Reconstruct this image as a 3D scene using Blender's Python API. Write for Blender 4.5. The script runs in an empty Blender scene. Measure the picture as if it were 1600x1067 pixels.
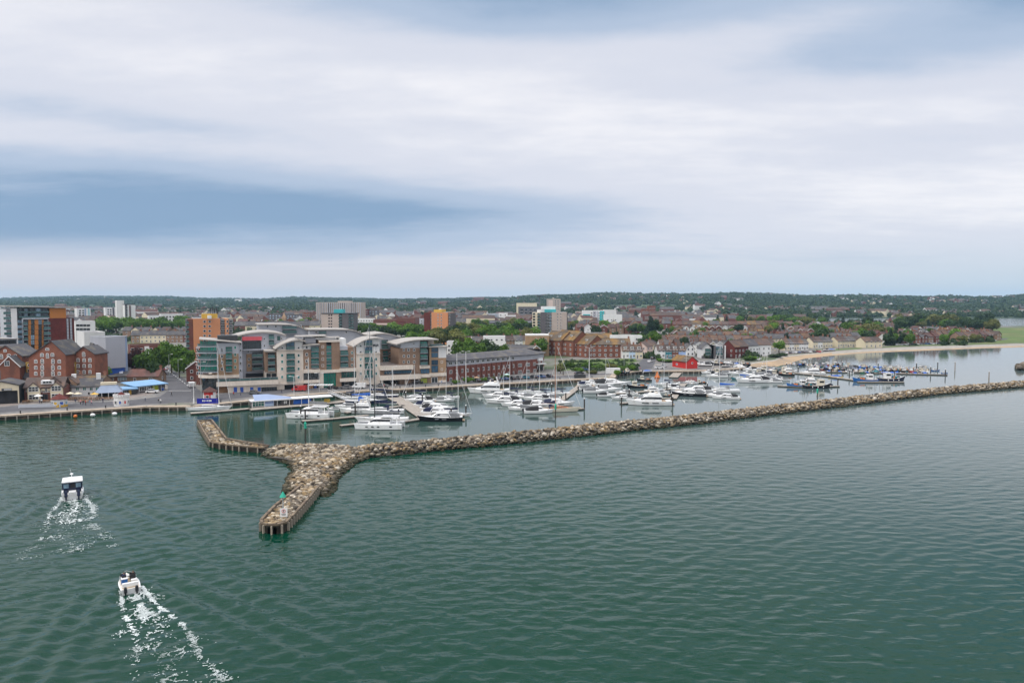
import bpy, math, random
import numpy as np
from mathutils import Vector, Matrix, noise
from mathutils.geometry import tessellate_polygon
RND = random.Random(11)
SC = bpy.context.scene
COL = SC.collection
PI = math.pi
# ---------------------------------------------------------------- camera numbers (photo pixels 1600 x 1067)
F, HZ, CH = 1130.0, 468.0, 35.0
TH = math.atan((533.5 - HZ) / F)
cT, sT = math.cos(TH), math.sin(TH)
LAND = 1.4
def ray(px, py):
    u, v = (px - 800) / F, (533.5 - py) / F
    return (u, cT + v * sT, -sT + v * cT)
def G(px, py, z=LAND):
    """world point on the level z seen at a photo pixel"""
    d = ray(px, py); t = (z - CH) / d[2]
    return Vector((d[0] * t, d[1] * t, z))
def zat(py, Y):
    d = ray(0, py); return CH + Y * d[2] / d[1]
def xat(px, py, Y):
    d = ray(px, py); return Y * d[0] / d[1]
def proj(p):
    x, y, z = p[0], p[1], p[2] - CH
    dep = y * cT - z * sT
    up = y * sT + z * cT
    return 800 + F * x / dep, 533.5 - F * up / dep
# ---------------------------------------------------------------- materials
MATS = {}
def nd(nt, t, **kw):
    n = nt.nodes.new(t)
    for k, v in kw.items():
        if k in n.inputs.keys() if hasattr(n.inputs, 'keys') else False: n.inputs[k].default_value = v
        else: setattr(n, k, v)
    return n
def mat(name, col, rough=0.8, var=0.18, scale=0.6, stretch=(1, 1, 1), metallic=0.0, col2=None, scale2=0.15, t2=(0.5, 0.62), rnd=0.0, spec=0.4, fine=0.0, bump=0.0, coat=0.0):
    """diffuse-ish material: object-space mottling, optional patches of a second colour, optional per-object variation"""
    m = bpy.data.materials.new(name); m.use_nodes = True
    nt = m.node_tree; L = nt.links.new
    b = nt.nodes['Principled BSDF']
    b.inputs['Roughness'].default_value = rough
    b.inputs['Metallic'].default_value = metallic
    b.inputs['Specular IOR Level'].default_value = spec
    if coat: b.inputs['Coat Weight'].default_value = coat
    tc = nd(nt, 'ShaderNodeTexCoord'); mp = nd(nt, 'ShaderNodeMapping')
    mp.inputs['Scale'].default_value = stretch
    L(tc.outputs['Object'], mp.inputs['Vector'])
    n1 = nd(nt, 'ShaderNodeTexNoise'); n1.inputs['Scale'].default_value = scale; n1.inputs['Detail'].default_value = 5
    n1.inputs['Roughness'].default_value = 0.62
    L(mp.outputs['Vector'], n1.inputs['Vector'])
    fac = n1.outputs['Fac']
    rgb = nd(nt, 'ShaderNodeRGB'); rgb.outputs[0].default_value = (*col, 1)
    cur = rgb.outputs[0]
    if col2 is not None:
        n2 = nd(nt, 'ShaderNodeTexNoise'); n2.inputs['Scale'].default_value = scale2; n2.inputs['Detail'].default_value = 6
        L(tc.outputs['Object'], n2.inputs['Vector'])
        vec = n2.inputs['Vector']
        if rnd:
            oi = nd(nt, 'ShaderNodeObjectInfo'); ad = nd(nt, 'ShaderNodeVectorMath', operation='ADD')
            ml = nd(nt, 'ShaderNodeMath', operation='MULTIPLY'); ml.inputs[1].default_value = 137.0
            L(oi.outputs['Random'], ml.inputs[0]); L(tc.outputs['Object'], ad.inputs[0]); L(ml.outputs[0], ad.inputs[1]); L(ad.outputs[0], vec)
        mr = nd(nt, 'ShaderNodeMapRange'); mr.inputs[1].default_value, mr.inputs[2].default_value = t2
        L(n2.outputs['Fac'], mr.inputs[0])
        mx = nd(nt, 'ShaderNodeMix', data_type='RGBA'); mx.inputs[7].default_value = (*col2, 1)
        L(mr.outputs[0], mx.inputs[0]); L(cur, mx.inputs[6]); cur = mx.outputs[2]
    # value modulation 1 + var*(noise-0.5)*2 (+ per-object random)
    m1 = nd(nt, 'ShaderNodeMapRange'); m1.inputs[1].default_value, m1.inputs[2].default_value = 0.28, 0.72
    m1.inputs[3].default_value, m1.inputs[4].default_value = 1 - var, 1 + var
    L(fac, m1.inputs[0]); val = m1.outputs[0]
    if fine:
        n3 = nd(nt, 'ShaderNodeTexNoise'); n3.inputs['Scale'].default_value = scale * 9; n3.inputs['Detail'].default_value = 3
        L(mp.outputs['Vector'], n3.inputs['Vector'])
        m3 = nd(nt, 'ShaderNodeMapRange'); m3.inputs[1].default_value, m3.inputs[2].default_value = 0.3, 0.7
        m3.inputs[3].default_value, m3.inputs[4].default_value = 1 - fine, 1 + fine
        mm = nd(nt, 'ShaderNodeMath', operation='MULTIPLY'); L(n3.outputs['Fac'], m3.inputs[0]); L(m3.outputs[0], mm.inputs[0]); L(val, mm.inputs[1]); val = mm.outputs[0]
    if rnd:
        oi = nd(nt, 'ShaderNodeObjectInfo'); m2 = nd(nt, 'ShaderNodeMapRange')
        m2.inputs[3].default_value, m2.inputs[4].default_value = 1 - rnd, 1 + rnd
        mm = nd(nt, 'ShaderNodeMath', operation='MULTIPLY'); L(oi.outputs['Random'], m2.inputs[0]); L(m2.outputs[0], mm.inputs[0]); L(val, mm.inputs[1]); val = mm.outputs[0]
    vm = nd(nt, 'ShaderNodeVectorMath', operation='SCALE'); L(cur, vm.inputs[0]); L(val, vm.inputs['Scale'])
    L(vm.outputs[0], b.inputs['Base Color'])
    if bump:
        bp = nd(nt, 'ShaderNodeBump'); bp.inputs['Strength'].default_value = bump; bp.inputs['Distance'].default_value = 0.1
        L(fac, bp.inputs['Height']); L(bp.outputs[0], b.inputs['Normal'])
    MATS[name] = m
    return m
def glass(name, col, rough=0.08, spec=0.9):
    m = mat(name, col, rough=rough, var=0.5, scale=0.35, spec=spec, rnd=0.45, fine=0.3); return m
M = MATS
# ---------------------------------------------------------------- mesh builder
class MB:
    def __init__(s): s.v, s.f, s.m, s.T = [], [], [], None
    def add(s, vs, fs, m=0):
        o = len(s.v)
        s.v += [tuple(s.T @ Vector(p)) for p in vs] if s.T is not None else [tuple(p) for p in vs]
        for f in fs: s.f.append([i + o for i in f]); s.m.append(m)
        return s
    def box(s, x0, x1, y0, y1, z0, z1, m=0, mt=None):
        vs = [(x0,y0,z0),(x1,y0,z0),(x1,y1,z0),(x0,y1,z0),(x0,y0,z1),(x1,y0,z1),(x1,y1,z1),(x0,y1,z1)]
        s.add(vs, [(0,3,2,1),(0,1,5,4),(1,2,6,5),(2,3,7,6),(3,0,4,7)], m); s.add(vs[4:], [(0,1,2,3)], m if mt is None else mt); return s
    def poly(s, pts, m=0): return s.add(pts, [tuple(range(len(pts)))], m)
    def prism(s, pts, z0, z1, m=0, mt=None):
        n = len(pts); ar = sum(pts[i][0]*pts[(i+1)%n][1]-pts[(i+1)%n][0]*pts[i][1] for i in range(n))
        if ar < 0: pts = pts[::-1]
        vs = [(p[0],p[1],z0) for p in pts] + [(p[0],p[1],z1) for p in pts]
        s.add(vs, [(i,(i+1)%n,n+(i+1)%n,n+i) for i in range(n)] + [tuple(range(n-1,-1,-1))], m)
        s.add(vs[n:], [tuple(range(n))], m if mt is None else mt); return s
    def xprism(s, prof, y0, y1, m=0):
        """profile in (x,z) swept along y"""
        n = len(prof); ar = sum(prof[i][0]*prof[(i+1)%n][1]-prof[(i+1)%n][0]*prof[i][1] for i in range(n))
        if ar < 0: prof = prof[::-1]
        vs = [(p[0],y0,p[1]) for p in prof] + [(p[0],y1,p[1]) for p in prof]
        s.add(vs, [tuple(range(n)), tuple(range(2*n-1,n-1,-1))] + [((i+1)%n,i,n+i,n+(i+1)%n) for i in range(n)], m); return s
    def yprism(s, prof, x0, x1, m=0):
        """profile in (y,z) swept along x"""
        n = len(prof); ar = sum(prof[i][0]*prof[(i+1)%n][1]-prof[(i+1)%n][0]*prof[i][1] for i in range(n))
        if ar < 0: prof = prof[::-1]
        vs = [(x1,p[0],p[1]) for p in prof] + [(x0,p[0],p[1]) for p in prof]
        s.add(vs, [tuple(range(n)), tuple(range(2*n-1,n-1,-1))] + [((i+1)%n,i,n+i,n+(i+1)%n) for i in range(n)], m); return s
    def tube(s, a, b, r0, r1=None, n=6, m=0):
        a, b = Vector(a), Vector(b); r1 = r0 if r1 is None else r1
        d = (b - a).normalized(); u = d.orthogonal().normalized(); w = d.cross(u)
        vs = [a + (u*math.cos(2*PI*i/n) + w*math.sin(2*PI*i/n))*r0 for i in range(n)] + [b + (u*math.cos(2*PI*i/n) + w*math.sin(2*PI*i/n))*r1 for i in range(n)]
        return s.add(vs, [(i,(i+1)%n,n+(i+1)%n,n+i) for i in range(n)] + [tuple(range(n-1,-1,-1)), tuple(range(n,2*n))], m)
    def rings(s, rings, m=0, closed=True, cap0=True, cap1=True):
        n = len(rings[0]); vs = [p for r in rings for p in r]; fs = []
        for k in range(len(rings)-1):
            for i in range(n if closed else n-1):
                j = (i+1) % n; fs.append((k*n+i, k*n+j, (k+1)*n+j, (k+1)*n+i))
        if cap0: fs.append(tuple(range(n-1,-1,-1)))
        if cap1: fs.append(tuple(range((len(rings)-1)*n, len(rings)*n)))
        return s.add(vs, fs, m)
    def ball(s, c, r, n=8, k=5, m=0):
        rs = []
        for j in range(k+1):
            t = PI*j/k; rr = max(math.sin(t), 0.02)
            rs.append([(c[0]+r[0]*rr*math.cos(2*PI*i/n), c[1]+r[1]*rr*math.sin(2*PI*i/n), c[2]-r[2]*math.cos(t)) for i in range(n)])
        return s.rings(rs, m)
    def mesh(s, name, mats, smooth=False):
        me = bpy.data.meshes.new(name)
        me.from_pydata(s.v, [], s.f)
        for x in (mats if isinstance(mats, (list, tuple)) else [mats]): me.materials.append(M[x] if isinstance(x, str) else x)
        if any(s.m): me.polygons.foreach_set('material_index', s.m)
        if smooth: me.polygons.foreach_set('use_smooth', [True]*len(s.f)); me.set_sharp_from_angle(angle=math.radians(smooth if smooth > 1 else 40))
        me.update(); return me
    def build(s, name, mats, parent=None, loc=None, rz=0.0, smooth=False):
        return link(name, s.mesh(name, mats, smooth), parent, loc, rz)
def link(name, me, parent=None, loc=None, rz=0.0):
    o = bpy.data.objects.new(name, me); COL.objects.link(o)
    if parent is not None: o.parent = parent
    if loc is not None: o.location = loc
    if rz: o.rotation_euler = (0, 0, rz)
    return o
def tag(o, label=None, cat=None, group=None, kind=None):
    if label: o['label'] = label
    if cat: o['category'] = cat
    if group: o['group'] = group
    if kind: o['kind'] = kind
    return o
def thing(name, label, cat, loc=(0,0,0), rz=0.0, group=None):
    o = bpy.data.objects.new(name, None); COL.objects.link(o)
    o.location = loc; o.rotation_euler = (0, 0, rz); o.empty_display_size = 0.5
    return tag(o, label, cat, group)
KIDS = {}
def copy_thing(o, loc=None, rz=None, scale=None, parent=None, label=None, group=None):
    """a copy of a thing with copies of its parts and sub-parts (mesh data shared)"""
    c = o.copy(); COL.objects.link(c)
    if parent is not None: c.parent = parent
    for ch in o.children: copy_thing(ch, parent=c)
    if loc is not None: c.location = loc
    if rz is not None: c.rotation_euler = (0, 0, rz)
    if scale is not None: c.scale = scale if isinstance(scale, (tuple, list)) else (scale,)*3
    if label: c['label'] = label
    if group: c['group'] = group
    return c
def npmesh(name, V, Fc, mats, smooth=False, midx=None):
    """numpy vertices and equal-sized faces -> mesh"""
    me = bpy.data.meshes.new(name); k = Fc.shape[1]
    me.vertices.add(len(V)); me.vertices.foreach_set('co', np.asarray(V, dtype=np.float32).ravel())
    me.loops.add(Fc.size); me.loops.foreach_set('vertex_index', Fc.astype(np.int32).ravel())
    me.polygons.add(len(Fc)); me.polygons.foreach_set('loop_start', (np.arange(len(Fc))*k).astype(np.int32))
    me.polygons.foreach_set('loop_total', np.full(len(Fc), k, dtype=np.int32))
    for x in mats: me.materials.append(M[x] if isinstance(x, str) else x)
    if midx is not None: me.polygons.foreach_set('material_index', midx.astype(np.int32))
    if smooth: me.polygons.foreach_set('use_smooth', np.ones(len(Fc), dtype=bool))
    me.update(calc_edges=True); me.validate(); return me
ORD = ['', 'first', 'second', 'third', 'fourth', 'fifth', 'sixth', 'seventh', 'eighth', 'ninth', 'tenth', 'eleventh', 'twelfth', 'thirteenth', 'fourteenth', 'fifteenth', 'sixteenth', 'seventeenth', 'eighteenth', 'nineteenth', 'twentieth',
       'twenty-first', 'twenty-second', 'twenty-third', 'twenty-fourth', 'twenty-fifth', 'twenty-sixth', 'twenty-seventh', 'twenty-eighth', 'twenty-ninth', 'thirtieth', 'thirty-first', 'thirty-second', 'thirty-third', 'thirty-fourth', 'thirty-fifth', 'thirty-sixth', 'thirty-seventh', 'thirty-eighth', 'thirty-ninth', 'fortieth']
# ---------------------------------------------------------------- camera, light, sky
cd = bpy.data.cameras.new('camera'); cam = bpy.data.objects.new('camera', cd); COL.objects.link(cam)
cam.location = (0, 0, CH); cam.rotation_euler = (PI/2 - TH, 0, 0)
cd.sensor_width = 36; cd.sensor_fit = 'HORIZONTAL'; cd.lens = 36*F/1600; cd.clip_start = 1; cd.clip_end = 60000
SC.camera = cam
SC.view_settings.view_transform = 'Standard'; SC.view_settings.look = 'None'; SC.view_settings.exposure = 0.15; SC.view_settings.gamma = 1
SC.cycles.max_bounces = 6; SC.cycles.diffuse_bounces = 3; SC.cycles.glossy_bounces = 3; SC.cycles.transparent_max_bounces = 6; SC.cycles.volume_bounces = 1
SC.cycles.use_denoising = True; SC.cycles.denoising_prefilter = 'ACCURATE'; SC.render.filter_size = 1.2
SUN_EL, SUN_AZ = math.radians(48), math.radians(232)      # azimuth clockwise from +Y: behind the camera, to the left
sd = bpy.data.lights.new('sun', 'SUN'); sun = bpy.data.objects.new('sun', sd); COL.objects.link(sun)
sd.energy = 1.5; sd.angle = math.radians(14); sd.color = (1.0, 0.955, 0.89)
sdir = Vector((math.sin(SUN_AZ)*math.cos(SUN_EL), math.cos(SUN_AZ)*math.cos(SUN_EL), math.sin(SUN_EL)))
sun.rotation_euler = sdir.to_track_quat('Z', 'Y').to_euler(); sun.location = (0, 0, 300)
W = bpy.data.worlds.new('World'); SC.world = W; W.use_nodes = True
nt = W.node_tree; nt.nodes.clear(); LK = nt.links.new
def MA(op, a, b=None, c=None, clamp=False):
    n = nt.nodes.new('ShaderNodeMath'); n.operation = op; n.use_clamp = clamp
    for i, x in enumerate((a, b, c)):
        if x is None: continue
        if isinstance(x, (int, float)): n.inputs[i].default_value = x
        else: LK(x, n.inputs[i])
    return n.outputs[0]
def MR(x, a, b, c, d, smooth=True):
    n = nt.nodes.new('ShaderNodeMapRange'); n.interpolation_type = 'SMOOTHSTEP' if smooth else 'LINEAR'
    for i, q in enumerate((a, b, c, d)): n.inputs[i+1].default_value = q
    LK(x, n.inputs[0]); return n.outputs[0]
def MIX(f, a, b):
    n = nt.nodes.new('ShaderNodeMix'); n.data_type = 'RGBA'
    for i, q in ((0, f), (6, a), (7, b)):
        if isinstance(q, (int, float)): n.inputs[i].default_value = q
        elif isinstance(q, tuple): n.inputs[i].default_value = (*q, 1)
        else: LK(q, n.inputs[i])
    return n.outputs[2]
tcw = nt.nodes.new('ShaderNodeTexCoord'); sep = nt.nodes.new('ShaderNodeSeparateXYZ'); LK(tcw.outputs['Generated'], sep.inputs[0])
X, Y, Z = sep.outputs
AZ = MA('ARCTAN2', X, Y); EL = MA('ARCSINE', Z)
# cloud layer seen in perspective: a level sheet, so it streaks towards the horizon
zz = MA('ADD', MA('MAXIMUM', Z, 0.0), 0.11)
cmb = nt.nodes.new('ShaderNodeCombineXYZ'); LK(MA('DIVIDE', X, zz), cmb.inputs[0]); LK(MA('DIVIDE', Y, zz), cmb.inputs[1])
def NZ(sc, det, off, stretch=(1, 1, 1), rough=0.5):
    mp = nt.nodes.new('ShaderNodeMapping'); mp.inputs['Scale'].default_value = stretch; mp.inputs['Location'].default_value = off; mp.inputs['Rotation'].default_value = (0, 0, 0.12)
    LK(cmb.outputs[0], mp.inputs[0])
    n = nt.nodes.new('ShaderNodeTexNoise'); n.inputs['Scale'].default_value = sc; n.inputs['Detail'].default_value = det; n.inputs['Roughness'].default_value = rough
    LK(mp.outputs[0], n.inputs['Vector']); return n.outputs['Fac']
nA = NZ(0.55, 4, (3.1, 1.7, 0), (0.55, 1.15, 1), 0.46); nB = NZ(1.5, 5, (7.3, 4.2, 0), (0.5, 1.5, 1), 0.52)
warp = MA('MULTIPLY', MA('SUBTRACT', nA, 0.5), 0.05)
ELw = MA('ADD', EL, warp); AZw = MA('ADD', AZ, MA('MULTIPLY', MA('SUBTRACT', nB, 0.5), 0.3))
def GS(a0, e0, sa, se, amp, tilt=0.0):
    da = MA('DIVIDE', MA('SUBTRACT', AZw, a0), sa)
    de = MA('DIVIDE', MA('SUBTRACT', MA('SUBTRACT', ELw, e0), MA('MULTIPLY', MA('SUBTRACT', AZw, a0), tilt)), se)
    return MA('MULTIPLY', MA('EXPONENT', MA('MULTIPLY', MA('ADD', MA('MULTIPLY', da, da), MA('MULTIPLY', de, de)), -1.0)), amp)
def SUMN(*xs):
    r = xs[0]
    for x in xs[1:]: r = MA('ADD', r, x)
    return r
# darkness of the cloud (0 bright .. 1 blue-grey)
dark = SUMN(GS(-0.46, 0.124, 0.44, 0.052, 0.76, 0.0), GS(-0.70, 0.075, 0.40, 0.034, 0.55), GS(-0.10, 0.115, 0.34, 0.032, 0.36), GS(0.74, 0.318, 0.36, 0.065, 0.74, 0.05),
            GS(0.03, 0.385, 0.32, 0.050, 0.60), GS(-0.40, 0.44, 0.34, 0.06, 0.45), GS(-0.5, 0.215, 0.25, 0.025, 0.28), GS(0.40, 0.40, 0.3, 0.05, 0.35),
            GS(0.75, 0.19, 0.3, 0.02, 0.22), GS(0.2, 0.055, 0.8, 0.03, 0.24))
dark = MA('ADD', dark, MA('MULTIPLY', MA('SUBTRACT', nB, 0.5), 0.34))
dark = MA('ADD', dark, MA('MULTIPLY', MA('SUBTRACT', nA, 0.5), 0.4))
nC = NZ(3.4, 7, (1.3, 9.2, 0), (0.8, 1.2, 1), 0.62); dark = MA('ADD', dark, MA('MULTIPLY', MA('SUBTRACT', nC, 0.5), 0.26)); dark = MA('ADD', dark, 0.145, clamp=True)
ramp = nt.nodes.new('ShaderNodeValToRGB'); LK(dark, ramp.inputs[0])
cr = ramp.color_ramp; cr.interpolation = 'EASE'
cr.elements[0].position = 0.0; cr.elements[0].color = (0.89, 0.88, 0.905, 1)
cr.elements[1].position = 1.0; cr.elements[1].color = (0.235, 0.355, 0.525, 1)
e = cr.elements.new(0.30); e.color = (0.665, 0.69, 0.775, 1)
e = cr.elements.new(0.62); e.color = (0.43, 0.52, 0.665, 1)
cloud = ramp.outputs[0]
# horizon band: lilac grey to the left, pale blue to the right
hz = MIX(MR(AZ, -0.5, 0.6, 0, 1), (0.61, 0.595, 0.64), (0.565, 0.645, 0.73))
cloud = MIX(MR(EL, 0.012, 0.085, 0.92, 0.0), cloud, hz)
# the thick overcast overhead is brighter than the part near the horizon
vm = nt.nodes.new('ShaderNodeVectorMath'); vm.operation = 'SCALE'; LK(cloud, vm.inputs[0]); LK(MR(EL, 0.70, 1.30, 1.0, 3.4), vm.inputs['Scale'])
sky = nt.nodes.new('ShaderNodeTexSky'); sky.sky_type = 'NISHITA'; sky.sun_disc = False; sky.sun_elevation = SUN_EL; sky.sun_rotation = SUN_AZ; sky.altitude = 30
bg1 = nt.nodes.new('ShaderNodeBackground'); bg1.inputs['Strength'].default_value = 0.1; LK(sky.outputs[0], bg1.inputs['Color'])
bg2 = nt.nodes.new('ShaderNodeBackground'); bg2.inputs['Strength'].default_value = 1.0; LK(vm.outputs[0], bg2.inputs['Color'])
ms = nt.nodes.new('ShaderNodeMixShader'); ms.inputs[0].default_value = 0.95
LK(bg1.outputs[0], ms.inputs[1]); LK(bg2.outputs[0], ms.inputs[2])
wo = nt.nodes.new('ShaderNodeOutputWorld'); LK(ms.outputs[0], wo.inputs['Surface'])
# ---------------------------------------------------------------- materials of the setting
def water_mat():
    m = bpy.data.materials.new('sea_water'); m.use_nodes = True; nt = m.node_tree; L = nt.links.new
    b = nt.nodes['Principled BSDF']
    b.inputs['Roughness'].default_value = 0.06; b.inputs['IOR'].default_value = 1.333; b.inputs['Specular IOR Level'].default_value = 0.36
    tc = nd(nt, 'ShaderNodeTexCoord')
    n0 = nd(nt, 'ShaderNodeTexNoise'); n0.inputs['Scale'].default_value = 0.012; n0.inputs['Detail'].default_value = 4
    L(tc.outputs['Object'], n0.inputs['Vector'])
    mx = nd(nt, 'ShaderNodeMix', data_type='RGBA'); mx.inputs[6].default_value = (0.0006, 0.0265, 0.0135, 1); mx.inputs[7].default_value = (0.002, 0.041, 0.0245, 1)
    L(n0.outputs['Fac'], mx.inputs[0]); sa = nd(nt, 'ShaderNodeAttribute'); sa.attribute_name = 'painted_sheen'; sm = nd(nt, 'ShaderNodeMix', data_type='RGBA'); sm.inputs[7].default_value = (0.16, 0.19, 0.20, 1); L(sa.outputs['Fac'], sm.inputs[0]); L(mx.outputs[2], sm.inputs[6]); L(sm.outputs[2], b.inputs['Base Color'])  # body colour mixed paler where the attribute paints in a silvery sky reflection
    # calm water behind the breakwater: wave strength comes from a mesh attribute made from real position
    at = nd(nt, 'ShaderNodeAttribute'); at.attribute_name = 'chop'
    def wave(scale, st, rot, det, dist, prev=None, k=1.0):
        mp = nd(nt, 'ShaderNodeMapping'); mp.inputs['Scale'].default_value = st; mp.inputs['Rotation'].default_value = (0, 0, rot)
        L(tc.outputs['Object'], mp.inputs['Vector'])
        n = nd(nt, 'ShaderNodeTexNoise'); n.inputs['Scale'].default_value = scale; n.inputs['Detail'].default_value = det; n.inputs['Roughness'].default_value = 0.55
        n.inputs['Distortion'].default_value = 0.4
        L(mp.outputs[0], n.inputs['Vector'])
        bp = nd(nt, 'ShaderNodeBump'); bp.inputs['Distance'].default_value = dist
        mu = nd(nt, 'ShaderNodeMath', operation='MULTIPLY'); mu.inputs[1].default_value = k; L(at.outputs['Fac'], mu.inputs[0]); L(mu.outputs[0], bp.inputs['Strength'])
        L(n.outputs['Fac'], bp.inputs['Height'])
        if prev is not None: L(prev, bp.inputs['Normal'])
        return bp.outputs[0]
    w1 = wave(0.42, (0.55, 1.25, 1), -0.42, 2, .50, None, 1.0)
    w2 = wave(1.3, (0.6, 1.2, 1), 0.12, 2, 0.075, w1, 1.0)
    w3 = wave(4.0, (0.7, 1.1, 1), -0.2, 2, 0.012, w2, 1.0)
    L(w3, b.inputs['Normal'])
    M['sea_water'] = m
water_mat()
mat('ground', (0.16, 0.15, 0.135), var=0.25, scale=0.05, col2=(0.06, 0.085, 0.03), scale2=0.018, t2=(0.5, 0.58), fine=0.2)
mat('asphalt', (0.085, 0.084, 0.09), rough=0.9, var=0.22, scale=0.12, fine=0.12)
mat('paving', (0.215, 0.18, 0.16), rough=0.9, var=0.2, scale=0.25, fine=0.15)
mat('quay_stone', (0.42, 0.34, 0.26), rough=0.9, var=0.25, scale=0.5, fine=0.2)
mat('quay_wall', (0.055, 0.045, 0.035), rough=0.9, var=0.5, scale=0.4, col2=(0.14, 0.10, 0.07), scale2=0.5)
mat('timber_grey', (0.30, 0.265, 0.225), rough=0.9, var=0.3, scale=1.2, fine=0.2)
mat('timber_dark', (0.05, 0.042, 0.035), rough=0.9, var=0.4, scale=1.0)
mat('sand', (0.38, 0.27, 0.165), rough=0.95, var=0.12, scale=0.15, col2=(0.27, 0.21, 0.15), scale2=0.05, fine=0.08)
mat('shingle', (0.31, 0.285, 0.245), rough=0.95, var=0.3, scale=0.5, fine=0.3)
mat('grass', (0.085, 0.13, 0.03), rough=0.95, var=0.25, scale=0.06, col2=(0.15, 0.15, 0.055), scale2=0.02, fine=0.15)
mat('hill_ground', (0.055, 0.085, 0.04), rough=0.95, var=0.3, scale=0.01, fine=0.2)
mat('road_paint', (0.7, 0.7, 0.68), rough=0.8, var=0.15, scale=1)
mat('concrete', (0.42, 0.40, 0.37), rough=0.9, var=0.2, scale=0.4, fine=0.12)
# ---------------------------------------------------------------- land outline (traced on the water level, metres in world space)
WL = [(-420,686),(0,657),(120,649),(228,642),(300,641.5),(395,632),(450,625),(540,618),(640,613),(740,607),(820,603),(900,598),(960,595)]
WL2 = [(964,588),(1000,584.5),(1039,584),(1062,584),(1088,584),(1130,582),(1165,579)]
BW = [(1172,577),(1190,575),(1215,575),(1235,571.5),(1244,566.5),(1258,561.5),(1300,556.5),(1350,552.5),(1400,550.5),(1440,549),(1480,547.5),(1540,544.5),(1600,542.5),(1900,535)]
BT = [(1172,569),(1190,566.5),(1210,564),(1225,558.5),(1238,556.5),(1254,555),(1300,551),(1350,547.5),(1400,545),(1440,543.5),(1480,542),(1540,540),(1600,538.5),(1900,531)]
FARL = 1364.0
quay = [G(a, b, 0) for a, b in WL] + [G(a, b, 0) for a, b in WL2]
bw = [G(a, b, -0.25) for a, b in BW]
btop = [G(a, b, 1.0) for a, b in BT]
bback = []
for p in btop: q = p*1.012; q.z = LAND; bback.append(q)
inner = [G(a, b, 0) for a, b in [(1900,510.5),(1700,511),(1545,511),(1532,506),(1420,503.5),(1200,503),(1160,502.5),(1135,498)]]
poly = [(p.x, p.y) for p in quay] + [(p.x, p.y) for p in bback] + [(p.x, p.y) for p in inner] + [(400, FARL), (-1800, FARL), (-900, 200)]
def tri_poly(pts, z):
    return [tuple(t) for t in tessellate_polygon([[Vector((x, y, 0)) for x, y in pts]])]
def in_poly(x, y, P):
    c = False; j = len(P)-1
    for i in range(len(P)):
        if (P[i][1] > y) != (P[j][1] > y) and x < (P[j][0]-P[i][0])*(y-P[i][1])/(P[j][1]-P[i][1])+P[i][0]: c = not c
        j = i
    return c
SKY = [(-400,466),(-100,468),(0,467),(40,465.5),(130,463.5),(260,464),(330,467),(400,467.5),(440,466.5),(460,464.5),(520,466.5),(600,468),(700,467),(740,465.5),(800,465.5),(835,461.5),(900,461),(940,459),(1000,460),(1090,460),(1150,458.5),(1200,460),(1260,463),(1350,461.5),(1400,463.5),(1480,464),(1560,466),(1590,461.5),(1700,462),(2100,463)]
CD = [(-400,6800),(300,6500),(600,5600),(800,4300),(1000,3600),(1300,3400),(1600,3200),(2100,3200)]
def lerp(tab, x):
    if x <= tab[0][0]: return tab[0][1]
    for (a, b), (c, d) in zip(tab, tab[1:]):
        if x <= c: return b + (d-b)*(x-a)/(c-a)
    return tab[-1][1]
def terr(x, y):
    if y < FARL: return LAND
    px = 800 + F*x/max(y, 1)
    dc = lerp(CD, px); zc = zat(lerp(SKY, px), dc) - 9
    t = max(0.0, min(1.0, (y-1500)/(dc-1500))); t = t*t*(3-2*t)
    return LAND + (zc-LAND)*t + (noise.noise((x*0.0022, y*0.0022, 0))*7*t if t < 1 else 0) - max(0, y-dc)*0.012
mb = MB()
for t in tri_poly(poly, LAND):
    pts = [(poly[i][0], poly[i][1], LAND) for i in t]
    a, b, c = [Vector(p) for p in pts]
    if (b-a).cross(c-a).z < 0: pts = pts[::-1]
    mb.add(pts, [(0,1,2)], 0)
ins = [Vector((p.x, p.y, 0)) for p in inner]
for a, b in zip(ins, ins[1:]): mb.add([(a.x,a.y,LAND),(b.x,b.y,LAND),(b.x,b.y,-1),(a.x,a.y,-1)], [(0,1,2,3)], 0)
# far terrain, one grid from the inlet to beyond the hills
NU, NV = 90, 46
us = [-1.35 + 2.7*i/(NU-1) for i in range(NU)]; ds = [FARL*(9500/FARL)**(j/(NV-1)) for j in range(NV)]
vs = [(u*d, d, terr(u*d, d)) for d in ds for u in us]
mb.add(vs, [(j*NU+i, j*NU+i+1, (j+1)*NU+i+1, (j+1)*NU+i) for j in range(NV-1) for i in range(NU-1)], 1)
mb.add([(u*FARL, FARL, z) for z in (-1, LAND) for u in us], [(i, i+1, NU+i+1, NU+i) for i in range(NU-1)], 1)
tag(mb.build('ground', ['ground', 'hill_ground']), 'town ground and low hills behind the harbour', 'ground', kind='structure')
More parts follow.
